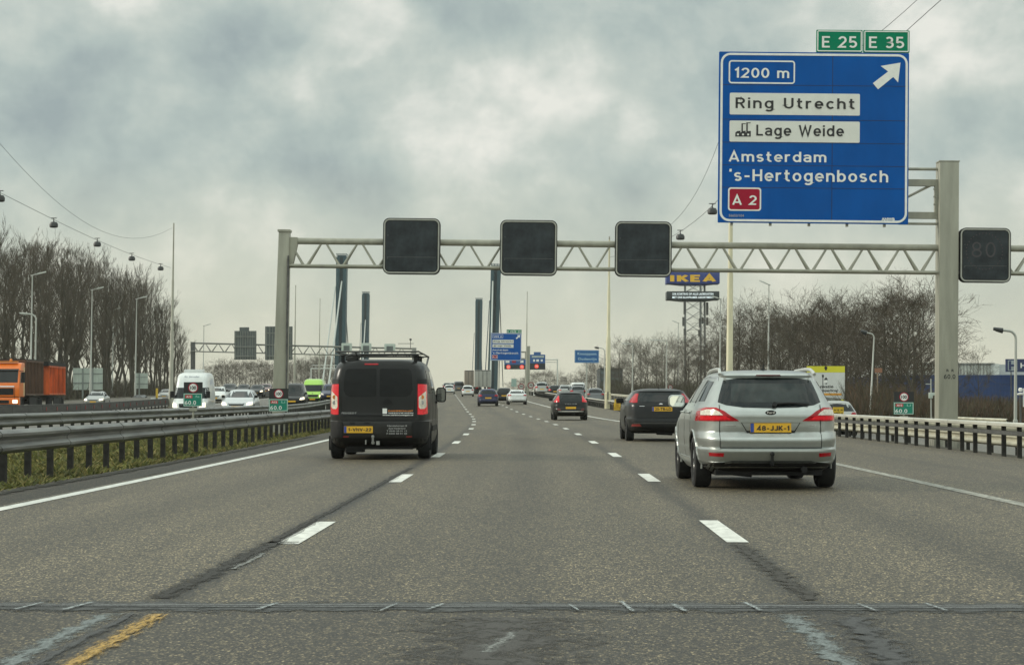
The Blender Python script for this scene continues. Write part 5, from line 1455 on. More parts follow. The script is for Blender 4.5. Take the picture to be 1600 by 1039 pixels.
SC('car', 'blue grey car with a yellow post before it, left of the cream mast', 'car', 'hatch', 256, 285, 1.85, 4.4, 1.46, SLV, True, -.45, lit=False)

def big_van(name, label, cat, px, Y, w2, H, pm, zoff, pod=False, logo=None):
    w, Lc = w2 / 2, 5.6
    bd = Body([(.28, .2, Lc - .2, w * .88, 7), (.40, .03, Lc - .03, w * .96, 7), (.60, 0, Lc, w * .98, 7), (.85, 0, Lc - .04, w, 7), (1.0, 0, Lc - .16, w, 7), (1.15, 0, Lc - .55, w, 7), (1.25, 0, Lc - .80, w * .995, 7), (1.9, .02, Lc - 1.25, w * .945, 6.5), (H - .30, .05, Lc - 1.55, w * .90, 6), (H - .12, .09, Lc - 1.85, w * .84, 5.5), (H - .03, .2, Lc - 2.2, w * .70, 4.6), (H, .4, Lc - 2.5, w * .5, 4)], 3)
    t = thing(name, label, cat)
    o = bpy.data.objects.new('body', bd.mesh('body', [pm], 72)); link(o, t)
    place(t, px, Y, zoff, -1)
    t.location = t.location - (Matrix.Rotation(t.rotation_euler.z, 3, 'Z') @ Vector((0, 1, 0))) * Lc
    panel(bd, 'front', [(-w * .93, 1.24), (w * .93, 1.24), (w * .88, 1.86), (-w * .88, 1.86)], GLASS, 'windscreen', t, .008, 18, 6)
    panel(bd, 'front', [(-w * .5, .72), (w * .5, .72), (w * .55, .95), (-w * .55, .95)], BLACK, 'grille', t, .008, 12, 2)
    panel(bd, 'front', [(-w * .92, .30), (w * .92, .30), (w * .94, .62), (-w * .94, .62)], BLACK, 'bumper', t, .010, 16, 3)
    for s in (-1, 1):
        f = (lambda q: q) if s > 0 else sym
        panel(bd, 'front', f([(w * .62, .74), (w * .93, .76), (w * .92, 1.02), (w * .70, .96)]), HEADL, 'headlight', t, .014, 10, 3)
        panel(bd, 'side', [(Lc - 2.1, 1.25), (Lc - 1.05, 1.25), (Lc - 1.4, 1.88), (Lc - 2.05, 1.88)], GLASS, 'side_window', t, .006, 10, 4, s)
        mb = MB(); yy = Lc - 1.05; xm = bd.side(yy, 1.4)
        mb.prism(rrect(s * (xm + .17) - .10, s * (xm + .17) + .10, 1.28, 1.66, .05), yy - .05, yy + .07); mb.box(min(s * (xm - .05), s * (xm + .09)), max(s * (xm - .05), s * (xm + .09)), yy, yy + .05, 1.36, 1.42); mb.build('wing_mirror', BLACK, t)
        for y in (1.0, Lc - 1.0):
            panel(bd, 'side', [(y + .42 * math.cos(a), max(.30, .34 + .42 * math.sin(a))) for a in np.linspace(0, math.pi, 12)] + [(y - .42, .30), (y + .42, .30)], BLACK, 'wheel_arch', t, .004, 12, 4, s)
            wheel(t, s * (bd.side(y, .45) - .10), y, .34, .22, True)
    plate(t, bd, -.26, .26, .46, .57, '', 'front', False, False)
    mb = MB(); mb.lathe([(0, .02), (.012, .07), (0, .075)], 'y', 14, 0, (0, bd.front(0, 1.02) + .004, 1.02)); mb.build('badge', CHROME, t)
    if pod:
        mb = MB(); mb.prism(rrect(-.55, .55, H - .04, H + .16, .07), 2.2, 3.2); bevel(mb.build('roof_air_unit', WHT, t), .03)
        for i, zz in enumerate((H - .33,)):
            me_ = text('St. Jansdal', -.42, .42, zz, zz + .12, 0, mat('grey_script', (.25, .27, .30), .5), t, yf=lambda x, z: bd.front(x, z) + .012, bold=.02)
            for v_ in me_.data.vertices: v_.co.x = -v_.co.x
    return t
big_van('camper_van', 'tall white oncoming van with a roof air unit behind a kilometre sign', 'van', 294, 121, 2.0, 2.75, WHT, -.15, True)
big_van('delivery_van', 'bright lime green oncoming van with lit headlights', 'van', 488, 200, 2.02, 2.42, LIME, -.05)

# --- oncoming orange lorry with two containers
def lorry():
    Y, zz = 150, .03
    t = thing('lorry', 'orange lorry with a brown container and an orange skip trailer at the left edge', 'truck')
    q = P(2, 622, Y); t.location = (q.x, Y, g(Y) + zz); t.rotation_euler = (0, 0, math.atan(hdg(Y + 8)) + math.pi)
    # local: +y forward (towards us), so everything behind is -y; +x is to our left
    w = 1.25
    cabp = [(-1.95, 1.0), (0, 1.0), (.02, 1.6), (-.02, 1.95), (-.35, 2.95), (-.75, 3.35), (-1.0, 3.42), (-1.95, 3.42)]
    mb = MB(); n = len(cabp)
    vs = [(-w, y, z) for y, z in cabp] + [(w, y, z) for y, z in cabp]
    mb.add(vs, [tuple(range(n)), tuple(range(2 * n - 1, n - 1, -1))] + [(i, i + n, (i + 1) % n + n, (i + 1) % n) for i in range(n)])
    mb.box(-w, w, -.45, .05, .38, .995)
    cab = bevel(mb.build('cab', ORNG, t), .07, 3)
    def fr(x0, x1, z0, z1, m, nm, par, o=.02):   # a plate on the front of the cab
        yy = lambda z: np.interp(z, [1.0, 1.6, 1.95, 2.95, 3.35], [0, .02, -.02, -.35, -.75])
        mb = MB(); zs = np.linspace(z0, z1, 6)
        vs = []
        for z in zs: vs += [(x0, yy(z) + o, z), (x1, yy(z) + o, z), (x1, yy(z) - .05, z), (x0, yy(z) - .05, z)]
        fs = []
        for j in range(5):
            for i in range(4): fs.append((j * 4 + i, j * 4 + (i + 1) % 4, (j + 1) * 4 + (i + 1) % 4, (j + 1) * 4 + i))
        fs += [(0, 1, 2, 3), (20, 21, 22, 23)]
        mb.add(vs, fs); return mb.build(nm, m, par)
    fr(-1.12, 1.12, 2.02, 2.85, GLASS, 'windscreen', cab)
    fr(-.85, .85, 1.15, 1.62, BLACK, 'grille', cab, .03)
    fr(-.9, .9, 1.70, 1.78, CHROME, 'chrome_bar', cab, .045)
    fr(-1.15, 1.15, 2.86, 2.98, mat('sun_visor', (.03, .03, .03), .5), 'sun_visor', cab, .16)
    mb = MB()
    for xx in (-.5, .1): mb.tube((xx, -.05, 2.08), (xx + .45, -.10, 2.22), .018)
    mb.build('wiper', BLACK, cab)
    mb = MB(); mb.box(-1.24, 1.24, -.47, .062, .985, 1.0); mb.box(-.93, -.92, -.3, .07, .5, 1.66); mb.box(.92, .93, -.3, .07, .5, 1.66); mb.build('panel_gap', BLACK, cab)
    mb = MB(); mb.box(-1.2, 1.2, -.2, .10, .36, .50); mb.box(-.55, .55, .051, .09, .55, .78); mb.build('bumper_grille', BLACK, cab)
    for s in (-1, 1):
        mb = MB(); mb.prism(rrect(s * .97 - .17, s * .97 + .17, .56, .80, .05), .03, .075); mb.build('headlight', HEADL, cab)
        mb = MB(); mb.box(s * 1.46 - .12, s * 1.46 + .12, -.35, -.2, 2.0, 2.75); mb.box(min(s * 1.2, s * 1.5), max(s * 1.2, s * 1.5), -.3, -.26, 2.8, 2.84); mb.build('wing_mirror', BLACK, cab)
        mb = MB(); mb.add([(s * 1.256, -.35, 2.0), (s * 1.256, -1.15, 2.0), (s * 1.256, -1.15, 2.75), (s * 1.256, -.60, 2.75)], [(0, 1, 2, 3)]); mb.build('side_window', GLASS, cab)
        mb = MB(); mb.box(min(s * 1.15, s * 1.262), max(s * 1.15, s * 1.262), -1.9, -1.45, 1.1, 3.1); mb.build('air_deflector', mat('pale_orange_deflector', (.62, .42, .22), .4, 0, .25), cab)
    mb = MB(); mb.box(-1.0, 1.0, -.95, -.6, 3.42, 3.52); mb.lathe([(3.52, .09), (3.62, .10), (3.70, .06)], 'z', 12, 0, (-.5, -.8, 0)); mb.build('roof_beacon', ORANGEL, cab)
    # ribbed containers
    def container(y0, y1, z0, z1, m, nm):
        mb = MB(); mb.box(-1.22, 1.22, y0, y1, z0, z1)
        n = int((y1 - y0) / .55)
        for i in range(n + 1):
            y = y0 + .06 + (y1 - y0 - .12) * i / n
            for s in (-1, 1): mb.box(min(s * 1.20, s * 1.285), max(s * 1.20, s * 1.285), y - .055, y + .055, z0 + .06, z1 - .06)
        mb.box(-1.29, 1.29, y0 - .02, y1 + .02, z1 - .10, z1 + .02); mb.box(-1.29, 1.29, y0 - .02, y1 + .02, z0 - .02, z0 + .10)
        return mb.build(nm, m, t)
    container(-8.9, -2.3, 1.15, 3.62, mat('brown_container_paint', (.085, .042, .022), .6, 0, .4, (2, 2, .6), .1), 'brown_container')
    container(-18.2, -11.3, 1.2, 3.35, mat('orange_skip_paint', (.50, .085, .012), .55, 0, .4, (2, 2, .6), .1), 'orange_skip')
    mb = MB(); mb.box(-1.27, 1.27, -18.3, -11.0, 3.35, 3.66); mb.box(-1.26, 1.26, -8.9, -2.3, 3.62, 3.72); mb.build('black_tarpaulin', BLACK, t)
    mb = MB()
    for s in (-1, 1):
        mb.box(s * .5 - .06, s * .5 + .06, -18.2, -.6, .82, 1.12)
        mb.box(s * 1.18 - .03, s * 1.18 + .03, -7.0, -4.0, .45, .95)
        mb.box(s * 1.18 - .03, s * 1.18 + .03, -16.5, -13.5, .45, .95)
    mb.box(-.08, .08, -11.4, -8.8, .7, .85); mb.build('chassis', BLACK, t)
    for y in (-.75 - .6, -7.0, -8.3, -12.4, -16.3, -17.4):
        for s in (-1, 1): wheel(t, s * 1.05, y, .50, .34, True)
lorry()

# --- box lorries going away, far ahead
def box_lorry(label, px, Y, wd, top, cream, Lb=12):
    t = thing('box_lorry', label, 'truck'); place(t, px, Y)
    mb = MB(); mb.box(-wd / 2, wd / 2, 0, Lb, 1.1, top); b_ = bevel(mb.build('cargo_box', cream, t), .04)
    mb = MB()
    for x in (-wd * .25, 0, wd * .25):
        mb.tube((x, -.03, 1.15), (x, -.03, top - .1), .03, None, 6)
    mb.box(-wd / 2 + .03, wd / 2 - .03, -.02, -.003, top - .16, top - .04); mb.build('door_bars', GALVD, b_)
    mb = MB(); mb.box(-wd / 2 + .05, wd / 2 - .05, -.03, .15, .62, .80); mb.box(-.5, -.38, .2, Lb, .8, 1.09); mb.box(.38, .5, .2, Lb, .8, 1.09); mb.build('underrun_bar', BLACK, t)
    for s in (-1, 1):
        mb = MB(); mb.box(s * wd * .40 - .17, s * wd * .40 + .17, -.045, -.031, .86, .98); mb.build('tail_lamp', REDL, t)
        for y in (1.5, 2.8, Lb - 1): wheel(t, s * (wd / 2 - .2), y, .5, .34, True)
    return t
box_lorry('pale box lorry on the slope, partly in front of the right bridge tower', 754.5, 333, 2.5, 3.75, mat('lorry_cream', (.36, .36, .32), .5, 0, .15, (2, 2, .5)))
box_lorry('narrow brownish box lorry half hidden left of the pale box lorry', 737.5, 372, 2.5, 3.85, mat('lorry_brown', (.24, .20, .16), .5, 0, .15, (2, 2, .5)))

# ------------------------------------------------------------------ street lamps
LAMPP = mat('lamp_post_paint', (.40, .41, .37), .45, .2, .12, (3, 3, .6))
def lamp_straight(px, ptop, Y, label, sgn=1, tilt=.25, arm=1.3, group='street lamps with short tilted heads', zb=0.0):
    q = P(px, 622, Y); top = P(px, ptop, Y)
    t = thing('street_lamp', label, 'street lamp', (q.x, Y, g(Y) + zb), 0, group, LEAN)
    H = top.z - g(Y) - zb
    mb = MB(); mb.lathe([(0, .14), (H * .14, .14), (H * .145, .105), (H, .055)], 'z', 10); mb.build('pole', LAMPP, t, 40)
    mb = MB(); a = Vector((-sgn * .15, 0, H - .05)); b = Vector((sgn * arm, 0, H + arm * tilt))
    mb.tube(a, b, .06, .05, 6)
    c0 = a.lerp(b, .45)
    mb.add([c0 + Vector((0, -.16, -.05)), b + Vector((0, -.14, -.05)), b + Vector((0, .14, -.05)), c0 + Vector((0, .16, -.05)), c0 + Vector((0, -.12, .09)), b + Vector((0, -.08, .06)), b + Vector((0, .08, .06)), c0 + Vector((0, .12, .09))], [(0, 3, 2, 1), (4, 5, 6, 7), (0, 1, 5, 4), (1, 2, 6, 5), (2, 3, 7, 6), (3, 0, 4, 7)])
    mb.build('lamp_head', LAMPP, t)
    return t
def lamp_curved(px, ptop, Y, pxh, label, zb=0.0, lean=None, r=.05, group='curved arm street lamps'):
    q = P(px, 622, Y); top = P(px, ptop, Y); hd = P(pxh, ptop, Y)
    t = thing('street_lamp', label, 'street lamp', (q.x, Y, g(Y) + zb), 0, group, LEAN if lean is None else lean)
    H = top.z - g(Y) - zb; dx = hd.x - top.x
    s = 1 if dx > 0 else -1; rr = min(abs(dx) * .35, .8)
    mb = MB(); mb.lathe([(0, r * 1.9), (H * .15, r * 1.9), (H * .155, r * 1.35), (H - rr, r)], 'z', 10)
    arc = [Vector((s * rr * (1 - math.cos(a)), 0, H - rr + rr * math.sin(a))) for a in np.linspace(0, math.pi / 2, 8)]
    mb.path(arc + [Vector((dx * .62, 0, H + .03))], r, 8); mb.build('pole', LAMPP, t, 40)
    mb = MB(); a = Vector((dx * .58, 0, H + .02)); b = Vector((dx, 0, H + .08))
    mb.tube(a, b, .10, .07, 8); mb.tube(a + Vector((0, 0, -.07)), b + Vector((-s * .1, 0, -.05)), .07, .06, 8); mb.build('lamp_head', LAMPG if px > 900 else LAMPP, t, 40)
    return t
lamp_straight(47, 430, 205, 'grey street lamp rising from behind the orange lorry')
lamp_straight(141, 453, 243, 'pale street lamp in front of the wide pale sign back')
lamp_straight(211, 467, 282, 'pale street lamp beside the narrow pale sign back')
lamp_straight(175, 484, 300, 'dim street lamp between the two pale sign backs', arm=1.0)
lamp_straight(317, 509, 372, 'thin street lamp behind the left end of the rear gantry', arm=1.2)
lamp_curved(54, 491, 190, 28, 'curved street lamp close to the grey lamp behind the orange lorry', r=.07)
lamp_curved(122, 510, 300, 149, 'dim curved street lamp left of the lamp before the wide sign back', r=.06)
lamp_straight(1200, 445, 226, 'grey street lamp above the roof of the silver estate car', -1, .42, 1.0)
lamp_straight(1216, 489, 300, 'shorter grey street lamp right of the one above the estate car roof', -1, .36, 1.0)
lamp_straight(1124.5, 467, 262, 'slim street lamp just left of the thick cream mast', -1, .30, 1.0)
lamp_straight(1127.5, 500, 330, 'lower slim street lamp just left of the thick cream mast', -1, .30, 1.0)
lamp_straight(1059, 505, 350, 'street lamp left of the furniture sign mast, above the charcoal hatchback', -1, .40, 1.0)
lamp_straight(1041, 532, 300, 'thin street lamp with a level arm behind the charcoal hatchback', -1, .02, 2.4)
lamp_straight(988, 537, 300, 'thin street lamp with a level arm left of the charcoal hatchback', -1, .02, 1.6)
lamp_straight(1111, 540, 320, 'thin short street lamp right of the furniture sign mast', -1, .02, 2.0)
lamp_curved(944, 544, 225, 928, 'small curved street lamp right of the blue junction sign', r=.04)
lamp_curved(1586, 517, 92, 1551, 'curved street lamp at the right edge in front of the blue warehouse', zb=-.5, r=.055)
lamp_curved(1358, 521, 105, 1337, 'leaning thin white street lamp beside the brown post', zb=-.5, lean=R(3.2), r=.035)

# ------------------------------------------------------------------ bridge towers with stay cables
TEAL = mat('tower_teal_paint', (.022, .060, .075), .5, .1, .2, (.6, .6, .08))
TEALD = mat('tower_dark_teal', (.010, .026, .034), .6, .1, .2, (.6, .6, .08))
STAY = mat('stay_cable_paint', (.36, .39, .36), .5, .1, .1)
def tower(label, px, ptop, Y, wpx, stays, basepx=None):
    q = P(px, 622, Y); top = P(px, ptop, Y).z - g(Y); w = wpx * Y / FPX
    bx = 0 if basepx is None else (basepx - px) * Y / FPX
    t = thing('bridge_tower', label, 'bridge tower', (q.x, Y, g(Y)), 0, 'teal towers of the cable bridge', LEAN)
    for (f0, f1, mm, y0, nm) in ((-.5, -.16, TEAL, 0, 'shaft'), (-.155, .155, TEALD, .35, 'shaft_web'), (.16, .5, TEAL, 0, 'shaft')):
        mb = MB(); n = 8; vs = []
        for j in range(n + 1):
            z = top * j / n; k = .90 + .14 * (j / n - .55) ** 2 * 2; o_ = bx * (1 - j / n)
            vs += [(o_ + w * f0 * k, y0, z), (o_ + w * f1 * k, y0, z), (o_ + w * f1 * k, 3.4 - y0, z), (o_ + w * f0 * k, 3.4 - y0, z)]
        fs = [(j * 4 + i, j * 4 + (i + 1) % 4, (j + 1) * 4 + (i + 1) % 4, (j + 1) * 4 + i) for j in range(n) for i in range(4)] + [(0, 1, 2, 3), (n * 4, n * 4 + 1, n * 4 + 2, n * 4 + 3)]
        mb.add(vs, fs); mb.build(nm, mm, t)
    mb = MB()
    for f in (-.42, -.14, .14, .42):
        mb.box(w * f - .04, w * f + .04, .2, .3, top, top + .9); mb.box(w * f - .04, w * f + .04, 3.0, 3.1, top, top + .9)
    mb.box(-w * .5, w * .5, .22, .28, top + .75, top + .85); mb.box(-w * .5, w * .5, 3.0, 3.06, top + .75, top + .85)
    mb.box(-w * .40, w * .40, .9, 2.4, top, top + .5); mb.build('top_railing', TEAL, t)
    M_ = Matrix.Rotation(-LEAN, 3, 'Y')
    for (pa, ya, pb, yb, Yb, r) in stays:
        a = P(pa, ya, Y - .1) if Yb < Y else P(pa, ya, Y + 3.5); b = P(pb, yb, Yb)
        mb = MB(); mb.tube(M_ @ (a - Vector(t.location)), M_ @ (b - Vector(t.location)), r, None, 8); mb.build('stay_cable', STAY if r > .12 else TEALD, t, 60)
tower('tall teal bridge tower left of the black van, nearest on the left bridge', 530.5, 402, 492, 17.5, [(524, 448, 503, 606, 430, .16), (534, 440, 513, 606, 430, .18), (538, 450, 548, 604, 585, .10)])
tower('short distant teal bridge tower above the black van roof', 569, 460, 672, 12, [(571, 500, 565, 600, 600, .16), (564, 505, 560, 600, 600, .08), (574, 505, 578, 600, 760, .08)])
tower('tall teal bridge tower partly behind the distant blue exit sign', 772.5, 418, 492, 16.5, [(765, 470, 757, 604, 440, .10), (770, 440, 766, 604, 440, .18), (780, 445, 786, 604, 585, .10)], 769)
tower('short distant teal bridge tower left of the pair on the right bridge', 746.5, 470, 672, 11.5, [(741, 520, 737, 600, 610, .08), (751, 520, 754, 600, 760, .08)])

# ------------------------------------------------------------------ rear-view gantry of the oncoming carriageway
RY = 205.0
def RP(px, py): q = P(px, py, RY); return q
g0 = RP(302, 622); G0 = Vector((g0.x, RY, g(RY)))
gt = thing('rear_gantry', 'thin grey lattice gantry over the oncoming lanes, seen from behind', 'gantry', G0)
a = RP(300, 536) - G0; b = RP(648, 545) - G0; c = RP(300, 549) - G0
GREYG = mat('grey_gantry_paint', (.20, .20, .18), .5, .2, .2, (3, 3, .5))
mb = MB(); truss(mb, a.x, b.x, 0, -(a.z - c.z), .6, 1.25, .085, .05, .032); o = mb.build('lattice_beam', GREYG, gt, 40); o.location = (0, 0, a.z); o.rotation_euler = (0, math.atan((a.z - b.z) / (b.x - a.x)), 0)
mb = MB(); mb.box(a.x - .1, a.x + .3, -.2, .2, -.2, a.z + .1); bevel(mb.build('post', GALVD, gt), .02)
mb = MB(); mb.box(b.x - .25, b.x + .15, -.2, .2, -.2, b.z + .1); bevel(mb.build('post', GREYG, gt), .02)
mb = MB(); mb.tube(b + Vector((-.4, 0, 0)), b + Vector((-.4, 0, .9)), .03); mb.tube(b + Vector((-1.6, 0, .5)), b + Vector((-.1, 0, .5)), .025); mb.box(b.x - .5, b.x - .3, -.1, .1, b.z + .8, b.z + .98); mb.build('camera_mast', GALVD, gt)
def sign_back(label, px0, px1, py0, py1, tab=None, Y=RY - .5):
    q0, q1 = P(px0, py1, Y), P(px1, py0, Y); w, h = q1.x - q0.x, q1.z - q0.z
    t = thing('reversed_sign', label, 'road sign', ((q0.x + q1.x) / 2, Y, q0.z))
    mb = MB(); mb.box(-w / 2, w / 2, .05, .10, 0, h)
    if tab: 
        x0, x1, zt_ = P(tab[0], 0, Y).x - (q0.x + q1.x) / 2, P(tab[1], 0, Y).x - (q0.x + q1.x) / 2, P(0, tab[2], Y).z - q0.z
        mb.box(x0, x1, .052, .098, h, zt_)
    mb.build('panel', SIGNBACK, t)
    mb = MB(); n = 9
    for i in range(n): mb.box(-w / 2 + w * (i + .5) / n - .03, -w / 2 + w * (i + .5) / n + .03, -.02, .05, .03, h - .03)
    for zz in (.12, .45, .8): mb.box(-w / 2 + .05, w / 2 - .05, -.06, -.02, h * zz - .05, h * zz + .05)
    mb.build('back_frame', mat('sign_back_frame', (.20, .21, .19), .5, .3, .2), t)
    return t
sign_back('dark back of a traffic sign with a small tab on the rear gantry', 366, 400.5, 517, 562, (376, 391, 511.5))
sign_back('larger dark back of a traffic sign half behind the left gantry post', 414, 457, 510, 562.5)
def head_back(px, w_, h_, label):
    q = P(px, 550, RY - .6)
    t = thing('signal_back', label, 'matrix sign', q, 0, 'backs of matrix signs on the rear gantry')
    k = RY / FPX
    mb = MB(); mb.prism(rrect(-w_ * k / 2, w_ * k / 2, 0, h_ * k, .08), 0, .35); bevel(mb.build('housing', SIGNBACKL, t), .02)
    mb = MB(); mb.box(-w_ * k * .3, w_ * k * .3, -.03, 0, h_ * k * .15, h_ * k * .7); mb.build('back_door', SIGNBACK, t)
head_back(541.5, 16, 14, 'grey matrix sign back directly left over the black van roof')
head_back(572, 16, 14, 'middle grey matrix sign back over the black van roof')
head_back(609, 17, 13, 'right hand grey matrix sign back over the black van roof')
def pale_back(label, px0, px1, py0, py1, Y, n):
    q0, q1 = P(px0, py1, Y), P(px1, py0, Y); w, h = q1.x - q0.x, q1.z - q0.z
    t = thing('reversed_sign', label, 'road sign', ((q0.x + q1.x) / 2, Y, q0.z))
    mb = MB(); mb.box(-w / 2, w / 2, 0, .06, 0, h); p = mb.build('panel', SIGNBACKL, t)
    mb = MB(); zb_ = g(Y) - q0.z - .2
    for i in range(n):
        x = -w / 2 + w * (i + 1) / (n + 1) if n > 1 else -w * .2
        mb.box(x - .09, x + .09, -.10, -.002, zb_, h)
    mb.build('post', mat('sign_post_steel', (.26, .29, .27), .5, .3, .2, (3, 3, .5)), t)
    mb = MB(); mb.box(-w / 2, w / 2, -.05, -.003, h * .28, h * .34); mb.box(-w / 2, w / 2, -.05, -.003, h * .72, h * .76); mb.build('cross_rail', mat('sign_post_steel', (.26, .29, .27)), p)
pale_back('wide pale back of a road sign with two seams, before the left trees', 114, 160.5, 575, 609, 252, 2)
pale_back('narrow pale back of a road sign before the left trees', 212, 231, 583, 607, 292, 1)

# far white portal beside the left tower
YF = 400
f0 = P(485, 622, YF)
t = thing('white_portal', 'far white portal frame over the oncoming road beside the green van', 'gantry', (f0.x, YF, g(YF)))
z1 = P(0, 576, YF).z - g(YF); z2 = P(0, 571, YF).z - g(YF); xw = P(526, 622, YF).x - f0.x
PW = mat('white_portal_paint', (.55, .57, .52), .5)
mb = MB(); mb.box(0, .2, -.1, .1, -.1, z1); mb.box(xw - .2, xw, -.1, .1, -.1, z1); mb.build('posts', PW, t)['kind'] = 'stuff'
mb = MB(); mb.tube((0, 0, z1), (xw, 0, z1), .10); mb.tube((.3, 0, z2), (xw, 0, z2), .06)
for i in range(7): mb.tube((.3 + i * xw / 7, 0, z1), (.3 + i * xw / 7, 0, z2), .04)
mb.build('portal_beam', PW, t)

# ------------------------------------------------------------------ distant signs ahead
big_sign('motorway_sign', 'far blue exit sign with green plates, in front of the right bridge tower', 766.5, 814.5, 520.5, 563.5, 318, True)
q = P(806, 622, 319)
t = thing('sign_gantry', 'cream post and arm carrying the far blue exit sign', 'gantry', (q.x, 319, g(319)), 0, None, LEAN)
zt_ = P(0, 545, 319).z - g(319)
mb = MB(); mb.box(1.6, 2.05, -.2, .2, -.2, zt_ + .4); mb.build('post', CREAM, t)
mb = MB(); mb.box(-1.8, 1.6, -.1, .1, zt_ - .6, zt_ - .4); mb.box(-1.8, 1.6, -.1, .1, zt_ - 1.6, zt_ - 1.4); mb.build('arm', CREAM, t)
mb = MB(); mb.box(-2.6, -2.45, -.1, .1, -.2, zt_ + .2); mb.build('support', CREAM, t)
def dist_panel(label, px0, px1, py0, py1, Y, tab, reds, texts):
    q0, q1 = P(px0, py1, Y), P(px1, py0, Y); w, h = q1.x - q0.x, q1.z - q0.z; cxp = (px0 + px1) / 2; k = Y / FPX
    t = thing('lane_sign', label, 'road sign', ((q0.x + q1.x) / 2, Y, q0.z))
    hm = h * .42
    mb = MB(); mb.box(-w / 2, w / 2, 0, .1, hm + .005, h)
    if tab: mb.box((tab[0] - cxp) * k, (tab[1] - cxp) * k, .002, .098, h, h + (py0 - tab[2]) * k)
    p = mb.build('blue_panel', mat('far_sign_blue', (.012, .085, .27), .45, 0, .08), t)
    mb = MB(); mb.box(-w / 2, w / 2, -.2, .2, 0, hm); d_ = mb.build('matrix_row', MATRIX, t)
    for rx in reds:
        mb = MB(); mb.lathe([(0, .28), (.01, .42), (.03, .42)], 'y', 18, 0, ((rx - cxp) * k, -.235, hm * .52)); mb.build('red_ring', mat('lit_red_ring', (.8, .05, .03), .4, emit=.4, ecol=(1, .10, .06)), d_)
        text('80' if rx != reds[-1] else '70', (rx - cxp) * k - .24, (rx - cxp) * k + .24, hm * .52 - .16, hm * .52 + .16, -.245, mat('lit_white_digits', (.8, .5, .4), .4, emit=.5), d_, bold=.02)
    for (x0, x1, fz0, fz1, mm) in texts:
        mb = MB(); mb.box((x0 - cxp) * k, (x1 - cxp) * k, -.012, -.001, hm + (h - hm) * fz0, hm + (h - hm) * fz1); mb.build('name_strip', mm, p)
dist_panel('dark matrix row with two glowing red limits below the far exit sign', 788, 822, 560, 577, 415, None, [794.5, 815.5], [(800, 806, .3, .7, SRED), (790, 796, .3, .7, WHITEP), (813, 818, .3, .7, WHITEP)])
dist_panel('far blue lane sign with a tab above one glowing red limit', 828, 852, 554, 577.5, 415, (834, 845, 550), [838.5], [(831, 850, .66, .86, mat('grey_white_strip', (.42, .46, .42), .5)), (833, 836, .2, .45, WHITEP), (838, 842, .2, .45, WHITEP), (845, 848, .2, .45, WHITEP)])
q = P(826, 622, 416)
t = thing('lane_gantry', 'slim pale gantry carrying the red lane limits', 'gantry', (q.x, 416, g(416)))
k = 416 / FPX; zz = P(0, 562, 416).z - g(416)
mb = MB(); mb.box(-.2 - 4.2 * k, .25 - 4.2 * k, .2, .6, -.2, P(0, 549, 416).z - g(416)); mb.build('post', CREAM, t)
mb = MB(); mb.box(45 * k - .12, 45 * k + .12, .2, .5, -.2, zz + .1); mb.build('post', mat('white_portal_paint', (.55, .57, .52)), t)
mb = MB(); mb.tube((-40 * k, .35, zz), (45 * k, .35, zz), .10); mb.tube((-40 * k, .35, zz - .5), (45 * k, .35, zz - .5), .06); mb.build('beam', mat('white_portal_paint', (.55, .57, .52)), t)

# junction name sign
YJ = 205
q0, q1 = P(897, 567, YJ), P(935, 547, YJ); w, h = q1.x - q0.x, q1.z - q0.z
t = thing('junction_sign', 'small blue two line sign on a tall post right of the lane', 'road sign', ((q0.x + q1.x) / 2, YJ, g(YJ)), 0, None, LEAN)
z0 = q0.z - g(YJ)
JB = mat('junction_blue', (.008, .10, .30), .45, 0, .08)
mb = MB(); mb.prism(rrect(-w / 2, w / 2, z0, z0 + h, .06), 0, .06); p = mb.build('panel', JB, t)
mb = MB(); ring_frame(mb, -w / 2 + .04, w / 2 - .04, z0 + .04, z0 + h - .04, .06, .035, -.008, 0); mb.build('border', mat('pale_blue_border', (.25, .42, .55), .5), p)
PB = mat('pale_blue_lettering', (.40, .58, .66), .5)
text('Knooppunt', -w * .38, w * .40, z0 + h * .55, z0 + h * .82, -.012, PB, p, bold=.02, space=1.15)
text('Oudenrijn', -w * .36, w * .40, z0 + h * .14, z0 + h * .42, -.012, PB, p, bold=.02, space=1.15)
mb = MB(); mb.tube((0, .12, -.2), (0, .12, z0 + h * .8), .085, .07, 10); mb.build('post', LAMPP, t, 40)

# round speed limit signs in the distance and small roadside things
def round_sign(px, py, rpx, Y, label, s='70'):
    q = P(px, py, Y); r = rpx * Y / FPX
    t = thing('speed_sign', label, 'road sign', (q.x, Y, g(Y) + prof(q.x + cur(Y))), 0, 'round speed limit signs')
    z = q.z - t.location.z
    def disc(rr, y, m, nm, par):
        mb = MB(); mb.prism([(rr * math.cos(2 * math.pi * i / 24), z + rr * math.sin(2 * math.pi * i / 24)) for i in range(24)], y, y + .02); return mb.build(nm, m, par)
    d_ = disc(r, 0, mat('faded_red_ring', (.22, .03, .035), .5), 'ring', t); disc(r * .70, -.012, mat('sign_grey_white', (.42, .42, .38), .5), 'face', d_)
    text(s, -r * .45, r * .45, z - r * .3, z + r * .3, -.02, INK, d_, bold=.03)
    mb = MB(); mb.tube((0, .06, -.1), (0, .06, z), .05, None, 8); mb.build('post', GALV, t)
round_sign(814.5, 604, 5, 300, 'round red ringed sign, left of the two before the far cars')
round_sign(829.5, 602, 5.2, 290, 'round red ringed sign, right of the two before the far cars')
round_sign(1047.5, 605, 3.6, 200, 'tiny round red ringed sign above the charcoal hatchback roof')
t = thing('small_sign', 'small pale green sign on the slope left of the round signs', 'road sign', tuple(P(803, 606, 330)))
mb = MB(); mb.box(-.4, .4, 0, .04, .2, 1.4); mb.build('panel', mat('pale_green_panel', (.30, .42, .37), .5), t)
